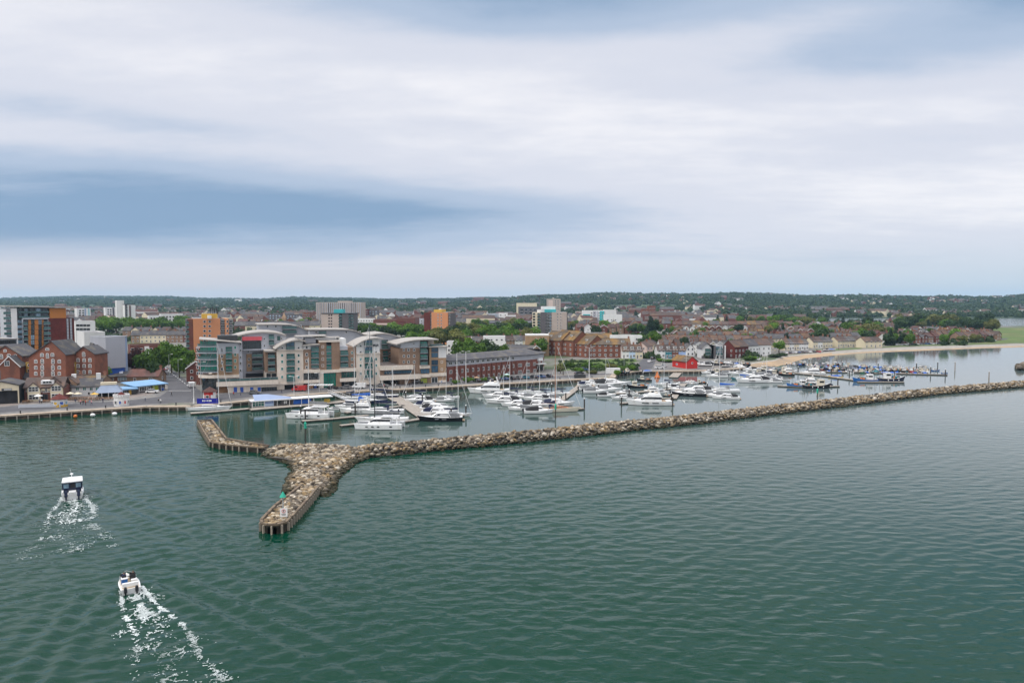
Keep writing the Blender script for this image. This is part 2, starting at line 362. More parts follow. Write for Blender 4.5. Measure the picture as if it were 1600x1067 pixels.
# quay wall: stone cope on top, dark wall with timber fenders below (one continuous wall)
mb = MB()
qv = quay
for a, b in zip(qv, qv[1:]):
    d = (b-a); n = Vector((-d.y, d.x, 0)).normalized()          # landward
    f = -n
    A, B = a + f*0.02, b + f*0.02
    mb.add([(A.x,A.y,-1.5),(B.x,B.y,-1.5),(B.x,B.y,LAND-0.35),(A.x,A.y,LAND-0.35)], [(0,1,2,3)], 1)
    A, B, A2, B2 = a + f*0.25, b + f*0.25, a + n*2.2, b + n*2.2
    mb.add([(A.x,A.y,LAND-0.4),(B.x,B.y,LAND-0.4),(B.x,B.y,LAND+0.06),(A.x,A.y,LAND+0.06),(A2.x,A2.y,LAND+0.06),(B2.x,B2.y,LAND+0.06)], [(0,1,2,3),(3,2,5,4),(1,0,0,1)][:2], 0)
    L = d.length; k = int(L/2.6)
    for i in range(k):
        p = a + d*((i+0.5)/k) + f*0.22
        mb.T = Matrix.Translation(p) @ Matrix.Rotation(math.atan2(d.y, d.x), 4, 'Z')
        mb.box(-0.16, 0.16, -0.2, 0.2, -1.2, LAND-0.42, 2); mb.T = None
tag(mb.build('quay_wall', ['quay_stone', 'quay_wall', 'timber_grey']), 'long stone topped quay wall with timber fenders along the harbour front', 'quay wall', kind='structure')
# beach: sand at the west end, then shingle under a stone bank
mb = MB()
for i in range(len(bw)-1):
    m = 0 if BW[i+1][0] < 1302 else 1
    mid0, mid1 = bw[i]*0.45+btop[i]*0.55, bw[i+1]*0.45+btop[i+1]*0.55
    out0, out1 = bw[i]*0.99, bw[i+1]*0.99; out0.z = out1.z = -1.2
    mb.add([out0, out1, bw[i+1], bw[i]], [(0,1,2,3)], 0)
    mb.add([bw[i], bw[i+1], mid1, mid0], [(0,1,2,3)], 0)
    mb.add([mid0, mid1, btop[i+1], btop[i]], [(0,1,2,3)], m)
    mb.add([btop[i], btop[i+1], bback[i+1], bback[i]], [(0,1,2,3)], 1)
tag(mb.build('beach', ['sand', 'shingle']), 'narrow sandy beach with a shingle bank', 'beach', kind='structure')
# sheets lying on the land
def sheet(name, label, pts, m, lift=0.004, cat=None, z=LAND):
    mb = MB(); P = [(G(a, b, z).x, G(a, b, z).y) for a, b in pts]
    for t in tri_poly(P, 0):
        q = [(P[i][0], P[i][1], z+lift) for i in t]
        a, b, c = [Vector(p) for p in q]
        if (b-a).cross(c-a).z < 0: q = q[::-1]
        mb.add(q, [(0,1,2)], 0)
    return tag(mb.build(name, [m]), label, cat or name, kind='structure')
# ---------------------------------------------------------------- sea: one sheet, finely meshed where waves show, real wave shapes near the camera
BRK = []   # breakwater centre line, filled by the breakwater section as well
BREAK_LINE = [(318,662),(347,694),(440,706),(520,716),(700,697),(900,671),(1100,647),(1350,622),(1700,592)]
bl = [G(a, b, 0) for a, b in BREAK_LINE]
calm_poly = [(p.x, p.y) for p in bl] + [(900, 700), (-250, 700), (-160, 300)]
calm_poly = [(p.x, p.y) for p in bl] + [(800, 560), (500, 900), (-200, 320), (bl[0].x-12, bl[0].y+30)]
NU = 420; rows = []
d = 48.0
while d < 420: rows.append(d); d += max(0.42, d*0.0034)
while d < 9000: rows.append(d); d *= 1.05
NR = len(rows)
U = np.linspace(-1.15, 1.15, NU); D = np.array(rows)
GX = (U[None, :]*D[:, None]); GY = np.repeat(D[:, None], NU, 1)
GX[0] *= 1.0
chop = np.ones_like(GX)
def np_in_poly(X, Y, P):
    c = np.zeros(X.shape, bool); j = len(P)-1
    for i in range(len(P)):
        (xi, yi), (xj, yj) = P[i], P[j]
        if yi != yj:
            c ^= ((yi > Y) != (yj > Y)) & (X < (xj-xi)*(Y-yi)/(yj-yi)+xi)
        j = i
    return c
calm = np_in_poly(GX, GY, calm_poly)
chop[calm] = 0.0
for _ in range(3): chop[1:-1, 1:-1] = (chop[1:-1, 1:-1]*2 + chop[:-2, 1:-1] + chop[2:, 1:-1] + chop[1:-1, :-2] + chop[1:-1, 2:])/6
fade = np.clip((420-GY)/150, 0, 1)*chop*np.clip(1.2-GY/300, .3, 1)*(1-.4*np.clip(GX/GY*1.6, 0, 1))
rs = np.random.RandomState(3)
GZ = np.zeros_like(GX)
for k in range(34):
    lam = 0.85*(3.6/0.85)**rs.rand(); th = -0.5*PI + rs.normal(0, 0.7) + 0.2; ph = rs.rand()*2*PI
    amp = 0.0112*lam**0.75
    kx, ky = 2*PI/lam*math.cos(th), 2*PI/lam*math.sin(th)
    res = np.clip(1.6 - (GY*0.0034)/(lam*0.32), 0, 1)
    env = 0.55 + 0.45*np.sin(GX*0.045*(1+0.4*k % 1.7) + k) * np.sin(GY*0.037 + 2*k)
    GZ += amp*env*res*np.sin(kx*GX + ky*GY + ph)
GZ *= fade
# wakes: V-shaped swells behind the two boats under way
BOAT_A = G(114, 772, 0); BOAT_B = G(201, 915, 0)
def add_wake(P, head, hw, length, amp):
    global GZ
    fx, fy = math.sin(head), math.cos(head)              # heading clockwise from +Y
    rx, ry = GX-P.x, GY-P.y
    back = -(rx*fx + ry*fy); side = np.abs(rx*fy - ry*fx)
    arm = hw + back*0.34
    q = side - arm
    on = (back > 0) & (back < length)
    GZ += np.where(on, amp*np.exp(-np.clip(back, 0, None)/(length*0.6))*np.exp(-((q-2)/5.0)**2)*np.sin(q*2*PI/3.4+0.8), 0)
    GZ += np.where(on & (side < arm), 0.35*amp*np.exp(-np.clip(back, 0, None)/(length*0.3))*np.sin(back*2*PI/2.8 + side*0.6), 0)
add_wake(BOAT_A, -0.53, 1.8, 70, 0.22); add_wake(BOAT_B, -0.60, 1.3, 70, 0.2)
V = np.stack([GX, GY, GZ], -1).reshape(-1, 3)
idx = np.arange(NR*NU).reshape(NR, NU)
Fc = np.stack([idx[:-1, :-1], idx[:-1, 1:], idx[1:, 1:], idx[1:, :-1]], -1).reshape(-1, 4)
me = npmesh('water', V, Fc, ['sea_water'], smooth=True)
at = me.attributes.new('chop', 'FLOAT', 'POINT')
far = np.clip(1.0 - (GY-90)/330, 0.12, 1)*(0.8+0.3*np.sin(GX*.031+GY*.052+1.2*np.sin(GX*.013))*np.sin(GY*.041-GX*.017+2))
at.data.foreach_set('value', np.where(GY > 800, .9, chop*far*0.62*(1-.45*np.clip(GX/GY*1.6, 0, 1)) + (1-chop)*0.05).astype(np.float32).ravel())
st = me.attributes.new('painted_sheen', 'FLOAT', 'POINT'); st.data.foreach_set('value', np.clip(np.where(GY > 800, 2.2, (1-chop)*np.clip((GX+70)/150, .12, 1) + chop*.75*np.clip((GX/GY+.12)*1.4, 0, 1)*np.clip((GY-85)/140, 0, 1)), 0, 2.2).astype(np.float32).ravel()*.52)  # sky sheen painted into the water colour: calm harbour, right side, far inlet
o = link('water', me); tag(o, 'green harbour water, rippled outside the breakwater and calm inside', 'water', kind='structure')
mb = MB()     # the same water level behind and beside the view
for x0, x1, y0, y1 in ((-3000, 3000, -2500, 48),): mb.poly([(x0,y0,-0.03),(x1,y0,-0.03),(x1,y1,-0.03),(x0,y1,-0.03)])
ow = mb.build('water', ['sea_water']); tag(ow, 'green harbour water under and behind the viewpoint', 'water', kind='structure')

# ---------------------------------------------------------------- air: the far hills fade to blue
hm = bpy.data.materials.new('haze'); hm.use_nodes = True; nt = hm.node_tree; nt.nodes.clear()
pv = nt.nodes.new('ShaderNodeVolumePrincipled'); pv.inputs['Color'].default_value = (0.48, 0.74, 1.0, 1); pv.inputs['Density'].default_value = 0.000062; pv.inputs['Anisotropy'].default_value = 0.2
ho = nt.nodes.new('ShaderNodeOutputMaterial'); nt.links.new(pv.outputs[0], ho.inputs['Volume']); M['haze'] = hm
hz_ob = MB().box(-13500, 13500, -2800, 10500, -6, 150).build('haze', ['haze']); tag(hz_ob, 'thin blue haze over the harbour and the far hills', 'haze', kind='stuff')
# ---------------------------------------------------------------- breakwater: armour rocks, timber faced ends, marks
def rock_mat():
    m = bpy.data.materials.new('armour_rock'); m.use_nodes = True; nt = m.node_tree; L = nt.links.new
    b = nt.nodes['Principled BSDF']; b.inputs['Roughness'].default_value = 0.9; b.inputs['Specular IOR Level'].default_value = 0.25
    geo = nd(nt, 'ShaderNodeNewGeometry'); oi = nd(nt, 'ShaderNodeObjectInfo')
    rr = nd(nt, 'ShaderNodeMath', operation='ADD'); L(geo.outputs['Random Per Island'], rr.inputs[0]); L(oi.outputs['Random'], rr.inputs[1])
    fr = nd(nt, 'ShaderNodeMath', operation='FRACT'); L(rr.outputs[0], fr.inputs[0])
    cr = nd(nt, 'ShaderNodeValToRGB'); L(fr.outputs[0], cr.inputs[0]); r = cr.color_ramp; r.interpolation = 'CONSTANT'
    cols = [(0.245,0.20,0.145),(0.12,0.098,0.074),(0.35,0.30,0.228),(0.06,0.051,0.041),(0.185,0.15,0.112),(0.23,0.165,0.092),(0.15,0.127,0.103),(0.45,0.40,0.325),(0.095,0.078,0.054)]
    r.elements[0].color = (*cols[0], 1); r.elements[1].position = 1/len(cols); r.elements[1].color = (*cols[1], 1)
    for i in range(2, len(cols)): e = r.elements.new(i/len(cols)); e.color = (*cols[i], 1)
    n = nd(nt, 'ShaderNodeTexNoise'); n.inputs['Scale'].default_value = 1.6; n.inputs['Detail'].default_value = 5; L(geo.outputs['Position'], n.inputs['Vector'])
    m1 = nd(nt, 'ShaderNodeMapRange'); m1.inputs[1].default_value, m1.inputs[2].default_value, m1.inputs[3].default_value, m1.inputs[4].default_value = 0.3, 0.7, 0.6, 1.35; L(n.outputs['Fac'], m1.inputs[0])
    sc = nd(nt, 'ShaderNodeVectorMath', operation='SCALE'); L(cr.outputs[0], sc.inputs[0]); L(m1.outputs[0], sc.inputs['Scale'])
    # weed and wet line near the tide, ochre lichen higher up
    n2 = nd(nt, 'ShaderNodeTexNoise'); n2.inputs['Scale'].default_value = 0.5; n2.inputs['Detail'].default_value = 4; L(geo.outputs['Position'], n2.inputs['Vector'])
    sx = nd(nt, 'ShaderNodeSeparateXYZ'); L(geo.outputs['Position'], sx.inputs[0])
    h = nd(nt, 'ShaderNodeMath', operation='MULTIPLY_ADD'); h.inputs[1].default_value = 1.5; L(n2.outputs['Fac'], h.inputs[0]); L(sx.outputs[2], h.inputs[2])
    m2 = nd(nt, 'ShaderNodeMapRange'); m2.inputs[1].default_value, m2.inputs[2].default_value = 1.2, 1.85; L(h.outputs[0], m2.inputs[0])
    wd = nd(nt, 'ShaderNodeMix', data_type='RGBA'); wd.inputs[6].default_value = (0.035, 0.033, 0.018, 1); L(m2.outputs[0], wd.inputs[0]); L(sc.outputs[0], wd.inputs[7])
    n3 = nd(nt, 'ShaderNodeTexNoise'); n3.inputs['Scale'].default_value = 0.22; n3.inputs['Detail'].default_value = 6; L(geo.outputs['Position'], n3.inputs['Vector'])
    m3 = nd(nt, 'ShaderNodeMapRange'); m3.inputs[1].default_value, m3.inputs[2].default_value, m3.inputs[4].default_value = 0.52, 0.66, 0.5; L(n3.outputs['Fac'], m3.inputs[0])
    nz = nd(nt, 'ShaderNodeSeparateXYZ'); L(geo.outputs['Normal'], nz.inputs[0])
    m4 = nd(nt, 'ShaderNodeMapRange'); m4.inputs[1].default_value, m4.inputs[2].default_value = 0.3, 0.9; L(nz.outputs[2], m4.inputs[0])
    mu = nd(nt, 'ShaderNodeMath', operation='MULTIPLY'); L(m3.outputs[0], mu.inputs[0]); L(m4.outputs[0], mu.inputs[1])
    mu2 = nd(nt, 'ShaderNodeMath', operation='MULTIPLY'); L(mu.outputs[0], mu2.inputs[0]); L(m2.outputs[0], mu2.inputs[1])
    li = nd(nt, 'ShaderNodeMix', data_type='RGBA'); li.inputs[7].default_value = (0.33, 0.20, 0.06, 1); L(mu2.outputs[0], li.inputs[0]); L(wd.outputs[2], li.inputs[6])
    L(li.outputs[2], b.inputs['Base Color']); M['armour_rock'] = m
rock_mat()
mat('rubble_core', (0.07, 0.06, 0.05), var=0.4, scale=0.8)
mat('rust_iron', (0.19, 0.145, 0.10), rough=0.9, var=0.4, scale=1.0, col2=(0.10, 0.07, 0.05), scale2=0.6)
mat('bleached_timber', (0.34, 0.29, 0.23), rough=0.9, var=0.35, scale=0.8, fine=0.2)
mat('weed', (0.075, 0.11, 0.02), var=0.3, scale=1.5)
def ico():
    t = (1+5**0.5)/2
    v = [Vector(p).normalized() for p in [(-1,t,0),(1,t,0),(-1,-t,0),(1,-t,0),(0,-1,t),(0,1,t),(0,-1,-t),(0,1,-t),(t,0,-1),(t,0,1),(-t,0,-1),(-t,0,1)]]
    f = [(0,11,5),(0,5,1),(0,1,7),(0,7,10),(0,10,11),(1,5,9),(5,11,4),(11,10,2),(10,7,6),(7,1,8),(3,9,4),(3,4,2),(3,2,6),(3,6,8),(3,8,9),(4,9,5),(2,4,11),(6,2,10),(8,6,7),(9,8,1)]
    return v, f
def subdiv(v, f):
    v = list(v); mid = {}; g = []
    def mp(a, b):
        k = (min(a,b), max(a,b))
        if k not in mid: mid[k] = len(v); v.append(((v[a]+v[b])/2).normalized())
        return mid[k]
    for a, b, c in f:
        x, y, z = mp(a,b), mp(b,c), mp(c,a); g += [(a,x,z),(b,y,x),(c,z,y),(x,y,z)]
    return v, g
ICO0 = ico(); ICO1 = subdiv(*ICO0); ICO2 = subdiv(*ICO1)
def rock_verts(seed):
    r = random.Random(seed); vs = [p.copy() for p in ICO1[0]]
    for _ in range(9):
        n = Vector((r.gauss(0,1), r.gauss(0,1), r.gauss(0,1))).normalized(); c = r.uniform(0.55, 0.85)
        for p in vs:
            d = p.dot(n)
            if d > c: p -= n*(d-c)
    for p in vs: p *= r.uniform(0.95, 1.05)
    return np.array([tuple(p) for p in vs])
RV = [rock_verts(100+i) for i in range(7)]; RF = np.array(ICO1[1])
LOWER = [(540,735),(558,722),(575,717),(640,710.5),(700,704),(800,694.5),(900,684),(1000,673),(1100,662.5),(1225,647),(1350,632.5),(1475,617),(1600,606),(1760,593)]
low = [G(a, b, 0) for a, b in LOWER]
cen = []
for i, p in enumerate(low):
    a, b = low[max(0, i-1)], low[min(len(low)-1, i+1)]; d = (b-a).normalized(); n = Vector((-d.y, d.x, 0))
    cen.append(p + n*5.4)
def polylen(P): return [(b-a).length for a, b in zip(P, P[1:])]
rocks = []     # (x, y, z, rx, ry, rz, yaw, zone)
rr = random.Random(5)
ls = polylen(cen); tot = sum(ls)
for k in range(6800):
    s = rr.random()*tot; i = 0
    while s > ls[i]: s -= ls[i]; i += 1
    d = (cen[i+1]-cen[i]).normalized(); n = Vector((-d.y, d.x, 0)); p = cen[i] + d*s
    off = -5.0 + 9.2*rr.random()
    hz_ = 1.55*(1-(abs(off)/5.6)**2.6)
    q = p + n*off; sz = rr.uniform(0.34, 0.64)*(1.4 if rr.random() < 0.12 else 1)
    rocks.append((q.x, q.y, hz_ - 0.25 + rr.uniform(-0.2, 0.28), sz*rr.uniform(0.9,1.35), sz*rr.uniform(0.7,1.0), sz*rr.uniform(0.55,0.85), rr.uniform(0, PI), 'arm'))
# the fork: an area of rocks traced on the ground
FORK = [(405,710),(432,716),(449,724),(455,734),(447,748),(440,768),(452,772),(470,767),(498,770),(510,776),(524,764),(527,750),(535,740),(556,722),(580,712),(560,700),(520,697),(470,697),(425,697)]
fk = [(G(a, b, 0.3).x, G(a, b, 0.3).y) for a, b in FORK]
def edge_dist(x, y, P):
    m = 1e9
    for (ax, ay), (bx, by) in zip(P, P[1:]+P[:1]):
        dx, dy = bx-ax, by-ay; t = max(0, min(1, ((x-ax)*dx+(y-ay)*dy)/(dx*dx+dy*dy))); m = min(m, math.hypot(x-ax-t*dx, y-ay-t*dy))
    return m
fx0, fx1 = min(p[0] for p in fk), max(p[0] for p in fk); fy0, fy1 = min(p[1] for p in fk), max(p[1] for p in fk)
n = 0
while n < 3300:
    x, y = rr.uniform(fx0, fx1), rr.uniform(fy0, fy1)
    if not in_poly(x, y, fk): continue
    e = edge_dist(x, y, fk); h = 1.5*min(1, (e/3.5))**0.7; n += 1
    sz = rr.uniform(0.32, 0.6)*(1.4 if rr.random() < 0.15 else 1)
    rocks.append((x, y, h-0.25+rr.uniform(-0.2, 0.25), sz*rr.uniform(0.9,1.4), sz*rr.uniform(0.7,1.0), sz*rr.uniform(0.5,0.8), rr.uniform(0, PI), 'fork'))
# timber faced ends: outlines of their tops
TIPW = [(471,757),(452,772),(430,789),(408,812),(409.5,817),(418,819.5),(432,819.5),(446,816),(463,799),(482,778),(497,760)]
ENDW = [(412,699.5),(380,697),(350,694),(329,690.5),(318,673),(309.5,657),(331,656),(342,670),(353,684.5),(385,690.5),(420,696)]
tip = [(G(a, b, 1.4).x, G(a, b, 1.4).y) for a, b in TIPW]; endp = [(G(a, b, 1.2).x, G(a, b, 1.2).y) for a, b in ENDW]
for P, cnt, zone, hh in ((tip, 520, 'tip', 1.25), (endp, 1100, 'end', .95)):
    x0, x1 = min(p[0] for p in P), max(p[0] for p in P); y0, y1 = min(p[1] for p in P), max(p[1] for p in P); n = 0
    while n < cnt:
        x, y = rr.uniform(x0, x1), rr.uniform(y0, y1)
        if not in_poly(x, y, P) or edge_dist(x, y, P) < 0.55: continue
        n += 1; sz = rr.uniform(0.28, 0.62)
        rocks.append((x, y, hh-0.1+rr.uniform(-0.15, 0.12), sz*rr.uniform(0.9,1.4), sz, sz*rr.uniform(0.5,0.8), rr.uniform(0, PI), zone))
def rock_size(r): return max(r[3], r[4])/math.hypot(r[0], r[1])
rocks.sort(key=rock_size, reverse=True)
ZL = {'arm': ('pale armour rock on the long straight arm of the breakwater', 'armour rocks on the long breakwater arm'), 'fork': ('pale armour rock heaped where the breakwater arms fork', 'armour rocks at the fork of the breakwater'),
      'tip': ('small rock filling the timber walled breakwater tip', 'rocks filling the breakwater tip'), 'end': ('small rock filling the bent timber walled arm of the breakwater', 'rocks filling the bent breakwater arm')}
rmesh = [npmesh('rock', v, RF, ['armour_rock']) for v in RV]
big = [r for r in rocks if r[7] in ('arm', 'fork')][:294]; bigset = set(id(r) for r in big)
for k, r in enumerate(big):
    o = link('rock', rmesh[k % 7]); o.location = r[:3]; o.scale = r[3:6]; o.rotation_euler = (rr.uniform(-.3,.3), rr.uniform(-.3,.3), r[6])
    tag(o, ZL[r[7]][0], 'rock', ZL[r[7]][1])
rest = [r for r in rocks if id(r) not in bigset]
Vs, Fs, off = [], [], 0
for k, r in enumerate(rest):
    v = RV[k % 7]*np.array(r[3:6]); c, s = math.cos(r[6]), math.sin(r[6])
    v = np.stack([v[:,0]*c - v[:,1]*s + r[0], v[:,0]*s + v[:,1]*c + r[1], v[:,2] + r[2]], -1)
    Vs.append(v); Fs.append(RF+off); off += len(v)
tag(link('breakwater_rubble', npmesh('breakwater_rubble', np.concatenate(Vs), np.concatenate(Fs), ['armour_rock'])), 'countless smaller rocks piled along the breakwater', 'rubble', kind='stuff')
# solid core under the rocks so that no water shows between them
mb = MB()
for i in range(len(cen)-1):
    d = (cen[i+1]-cen[i]).normalized(); n = Vector((-d.y, d.x, 0))
    prof = [(-4.9,-1.0),(-3.8,0.25),(-1.5,.9),(1.5,.9),(3.8,0.25),(4.9,-1.0)]
    A = [cen[i]+n*o for o, z in prof]; B = [cen[i+1]+n*o for o, z in prof]
    vs = [(a.x,a.y,z) for a,(o,z) in zip(A,prof)] + [(b.x,b.y,z) for b,(o,z) in zip(B,prof)]
    mb.add(vs, [(k, 6+k, 7+k, k+1) for k in range(5)])
cx = sum(p[0] for p in fk)/len(fk); cy = sum(p[1] for p in fk)/len(fk)
ring = lambda k, z: [(cx+(x-cx)*k, cy+(y-cy)*k, z) for x, y in fk]
mb.rings([ring(0.97,-1.0)[::-1], ring(0.88,-.1)[::-1], ring(0.72,0.5)[::-1], ring(0.5,.8)[::-1]], 0, cap0=False)
tag(mb.build('breakwater_core', ['rubble_core']), 'dark rubble core of the breakwater between its rocks', 'breakwater', kind='structure')
def timber_end(name, label, P, rng, step, rng_=0):
    root = thing(name, label, 'pier', (P[0][0], P[0][1], 0)); top = 1.4 if rng_ else 1.2; o = Vector((P[0][0], P[0][1], 0))
    Q = [Vector((x, y, 0)) - o for x, y in P]
    mb = MB(); fill = MB()
    for a, b in zip(Q, Q[1:]):
        d = (b-a).normalized(); n = Vector((-d.y, d.x, 0))*rng
        mb.add([(a.x,a.y,-1.5),(b.x,b.y,-1.5),(b.x,b.y,top-0.1),(a.x,a.y,top-0.1),(a.x-n.x*.3,a.y-n.y*.3,-1.5),(b.x-n.x*.3,b.y-n.y*.3,-1.5),(b.x-n.x*.3,b.y-n.y*.3,top-0.1),(a.x-n.x*.3,a.y-n.y*.3,top-0.1)],
               [(0,1,2,3),(7,6,5,4),(3,2,6,7)], 0)
    mb.build('timber_wall', ['quay_wall'], root)
    mb = MB()
    for a, b in zip(Q, Q[1:]):
        d = (b-a); L = d.length; u = d.normalized(); ang = math.atan2(d.y, d.x)
        mb.T = Matrix.Translation(a) @ Matrix.Rotation(ang, 4, 'Z'); mb.box(-0.1, L+0.1, -0.2, 0.2, top-0.12, top+0.16); mb.T = None
    mb.build('cap_rail', ['rust_iron'], root)
    fill.prism([(p.x, p.y) for p in Q], -1, top-0.4, 0); fill.build('rubble_fill', ['rubble_core'], root)
    pm = MB().box(-0.11, 0.11, -0.16, 0.2, -1.4, top-0.14).mesh('fender_post', ['bleached_timber'])
    for a, b in zip(Q, Q[1:]):
        d = b-a; L = d.length; n = Vector((-d.y, d.x, 0)).normalized()*rng; k = max(1, int(L/step))
        for i in range(k):
            p = a + d*((i+0.5)/k) + n*0.24
            link('fender_post', pm, root, (p.x, p.y, 0), math.atan2(d.y, d.x))
    return root
def area(P): return sum(P[i][0]*P[(i+1)%len(P)][1]-P[(i+1)%len(P)][0]*P[i][1] for i in range(len(P)))
timber_end('timber_pier', 'rubble filled timber pier at the near tip of the breakwater, with pale fender posts', tip, 1 if area(tip) < 0 else -1, 1.15, 1)
timber_end('timber_pier', 'bent rubble filled timber pier at the far left end of the breakwater', endp, 1 if area(endp) < 0 else -1, 1.9)
# navigation marks and the board on the tip
mat('beacon_green', (0.02, 0.36, 0.24), rough=0.5, var=0.1); mat('white_paint', (0.78, 0.78, 0.76), rough=0.5, var=0.08, scale=0.8); mat('galv_grey', (0.35, 0.38, 0.38), rough=0.5, var=0.1)
mat('black_rubber', (0.02, 0.02, 0.022), rough=0.6, var=0.2); mat('sign_red', (0.5, 0.03, 0.03), rough=0.5, var=0.1)
p = G(442.5, 803, 1.4)
t = thing('beacon', 'green cone topped beacon pole on the near tip of the breakwater', 'beacon', p)
MB().tube((0,0,0), (0,0,2.9), 0.11, 0.09, 8).build('pole', ['galv_grey'], t); mb = MB().tube((0,0,2.75), (0,0,3.6), 0.52, 0.05, 10); mb.build('cone', ['beacon_green'], t)
p = G(443.5, 809.5, 1.4)
t = thing('notice_board', 'white notice board standing at the near tip of the breakwater', 'notice board', p, 0.1)
MB().box(-0.55,0.55,-0.05,0.05,0.25,1.55).build('panel', ['white_paint'], t)
for s in (-0.42, 0.42): MB().box(s-0.05,s+0.05,0.05,0.13,-0.3,1.5).build('leg', ['galv_grey'], t)
mb = MB()
for k in range(12): mb.tube((0.26*math.cos(k*PI/6),-0.07,1.15+0.26*math.sin(k*PI/6)),(0.26*math.cos((k+1)*PI/6),-0.07,1.15+0.26*math.sin((k+1)*PI/6)),0.035,n=4,m=0)
mb.box(-0.05,0.05,-0.075,-0.052,1.0,1.3,1); mb.box(-0.35,0.35,-0.075,-0.052,0.66,0.72,1); mb.box(-0.3,0.3,-0.075,-0.052,0.5,0.55,1); mb.build('lettering', ['sign_red','black_rubber'], t)
for (a, b, h, lab) in ((477.5, 692, 5.0, 'green topped channel post in the marina entrance'), (868, 654, 4.2, 'green topped channel post below the wooden masted yacht'), (1277, 624, 3.6, 'thin green channel post inside the breakwater below the blue fishing boat')):
    t = thing('channel_post', lab, 'post', G(a, b, 0))
    MB().tube((0,0,-2), (0,0,h-1.4), 0.17, 0.15, 8).build('pole', ['timber_dark'], t); MB().tube((0,0,h-1.4),(0,0,h-0.2),0.3,0.3,10).tube((0,0,h-0.2),(0,0,h+0.35),0.34,0.04,10).build('topmark', ['beacon_green'], t)
for (a, b, lab) in ((1492, 579, 'grey post standing in open water left of the other, off the shore'), (1545, 596, 'grey post in the open water nearest the right end of the breakwater')):
    t = MB().tube((0,0,-2),(0,0,4.2),0.28,0.2,8,0).tube((0,0,4.2),(0,0,4.35),0.34,0.34,8,1).build('marker_post', ['timber_grey','white_paint'], None, G(a, b, 0)); tag(t, lab, 'post')
# rocks of the second breakwater end at the right edge
V2 = []
for k in range(90):
    a, b = 1590+RND.random()*90, 572+RND.random()*7; q = G(a, b, 0); V2.append((q.x, q.y))
Vs, Fs, off = [], [], 0
for k, (x, y) in enumerate(V2):
    v = RV[k % 7]*RND.uniform(1.2, 2.2); v = v + np.array([x, y, RND.uniform(0, 1.6)]); Vs.append(v); Fs.append(RF+off); off += len(v)
tag(link('rock_groyne', npmesh('rock_groyne', np.concatenate(Vs), np.concatenate(Fs), ['armour_rock'])), 'low mound of dark rocks in the water at the right edge', 'rubble', kind='stuff')
# ---------------------------------------------------------------- building kit
mat('brick_red', (0.16, 0.055, 0.04), var=0.22, scale=0.5, col2=(0.15, 0.065, 0.045), scale2=0.25, fine=0.15, rnd=0.12)
mat('brick_brown', (0.27, 0.175, 0.118), var=0.2, scale=0.5, fine=0.15, rnd=0.08)
mat('brick_orange', (0.215, 0.08, 0.048), var=0.2, scale=0.5, col2=(0.15, 0.06, 0.04), scale2=0.2, fine=0.15, rnd=0.1)
mat('brick_tan', (0.36, 0.235, 0.14), var=0.18, scale=0.4, fine=0.12, rnd=0.05)
mat('brick_maroon', (0.115, 0.022, 0.016), var=0.3, scale=0.25, fine=0.25)
mat('brick_yellow', (0.36, 0.22, 0.045), var=0.2, scale=0.5, fine=0.12)
mat('cladding_orange', (0.50, 0.19, 0.045), rough=0.6, var=0.1, scale=0.1, stretch=(1,1,.4), rnd=0.05)
mat('cladding_apricot', (0.58, 0.245, 0.115), rough=0.7, var=0.08, scale=0.1, stretch=(1,1,.4))
mat('stone_cream', (0.68, 0.60, 0.51), var=0.12, scale=0.3, stretch=(1,1,.3), fine=0.08)
mat('render_white', (0.72, 0.715, 0.70), rough=0.7, var=0.1, scale=0.25, stretch=(1,1,.3), rnd=0.06)
mat('render_cream', (0.66, 0.58, 0.42), rough=0.8, var=0.12, scale=0.3, stretch=(1,1,.3), rnd=0.08)
mat('render_pink', (0.66, 0.52, 0.46), rough=0.8, var=0.1, scale=0.3); mat('render_blue', (0.30, 0.42, 0.66), rough=0.8, var=0.1, scale=0.3)
mat('render_sky', (0.48, 0.60, 0.78), rough=0.8, var=0.1, scale=0.3); mat('render_teal', (0.03, 0.17, 0.21), rough=0.8, var=0.12, scale=0.3); mat('render_mint', (0.42, 0.58, 0.55), rough=0.8, var=0.1, scale=0.3)
mat('cladding_grey', (0.40, 0.41, 0.45), rough=0.5, var=0.1, scale=0.2, stretch=(1,1,.3)); mat('cladding_pale', (0.46, 0.475, 0.51), rough=0.5, var=0.08, scale=0.2, stretch=(1,1,.3))
mat('cladding_blue', (0.26, 0.33, 0.48), rough=0.5, var=0.08, scale=0.2, stretch=(1,1,.3)); mat('panel_taupe', (0.44, 0.365, 0.32), var=0.1, scale=0.15); mat('panel_dark', (0.115, 0.105, 0.11), var=0.15, scale=0.2)
mat('cladding_cyan', (0.05, 0.42, 0.44), rough=0.6, var=0.1, scale=0.15); mat('yellow_panel', (0.60, 0.36, 0.05), rough=0.6, var=0.1, scale=0.4); mat('blue_panel', (0.03, 0.10, 0.42), rough=0.5, var=0.15, scale=0.4)
mat('pink_fascia', (0.62, 0.10, 0.12), rough=0.5, var=0.1); mat('red_paint', (0.52, 0.025, 0.02), rough=0.5, var=0.15, scale=0.4); mat('shop_lime', (0.36, 0.42, 0.04), rough=0.5, var=0.3, scale=0.8)
mat('roof_slate', (0.072, 0.07, 0.076), var=0.25, scale=0.4, col2=(0.12, 0.108, 0.09), scale2=0.3, fine=0.25, rnd=0.15)
mat('roof_brown', (0.082, 0.058, 0.05), var=0.25, scale=0.4, col2=(0.14, 0.08, 0.048), scale2=0.16, t2=(0.5,0.66), fine=0.25, rnd=0.22)
mat('roof_red', (0.105, 0.047, 0.037), var=0.3, scale=0.4, col2=(0.075, 0.05, 0.045), scale2=0.2, fine=0.22, rnd=0.2)
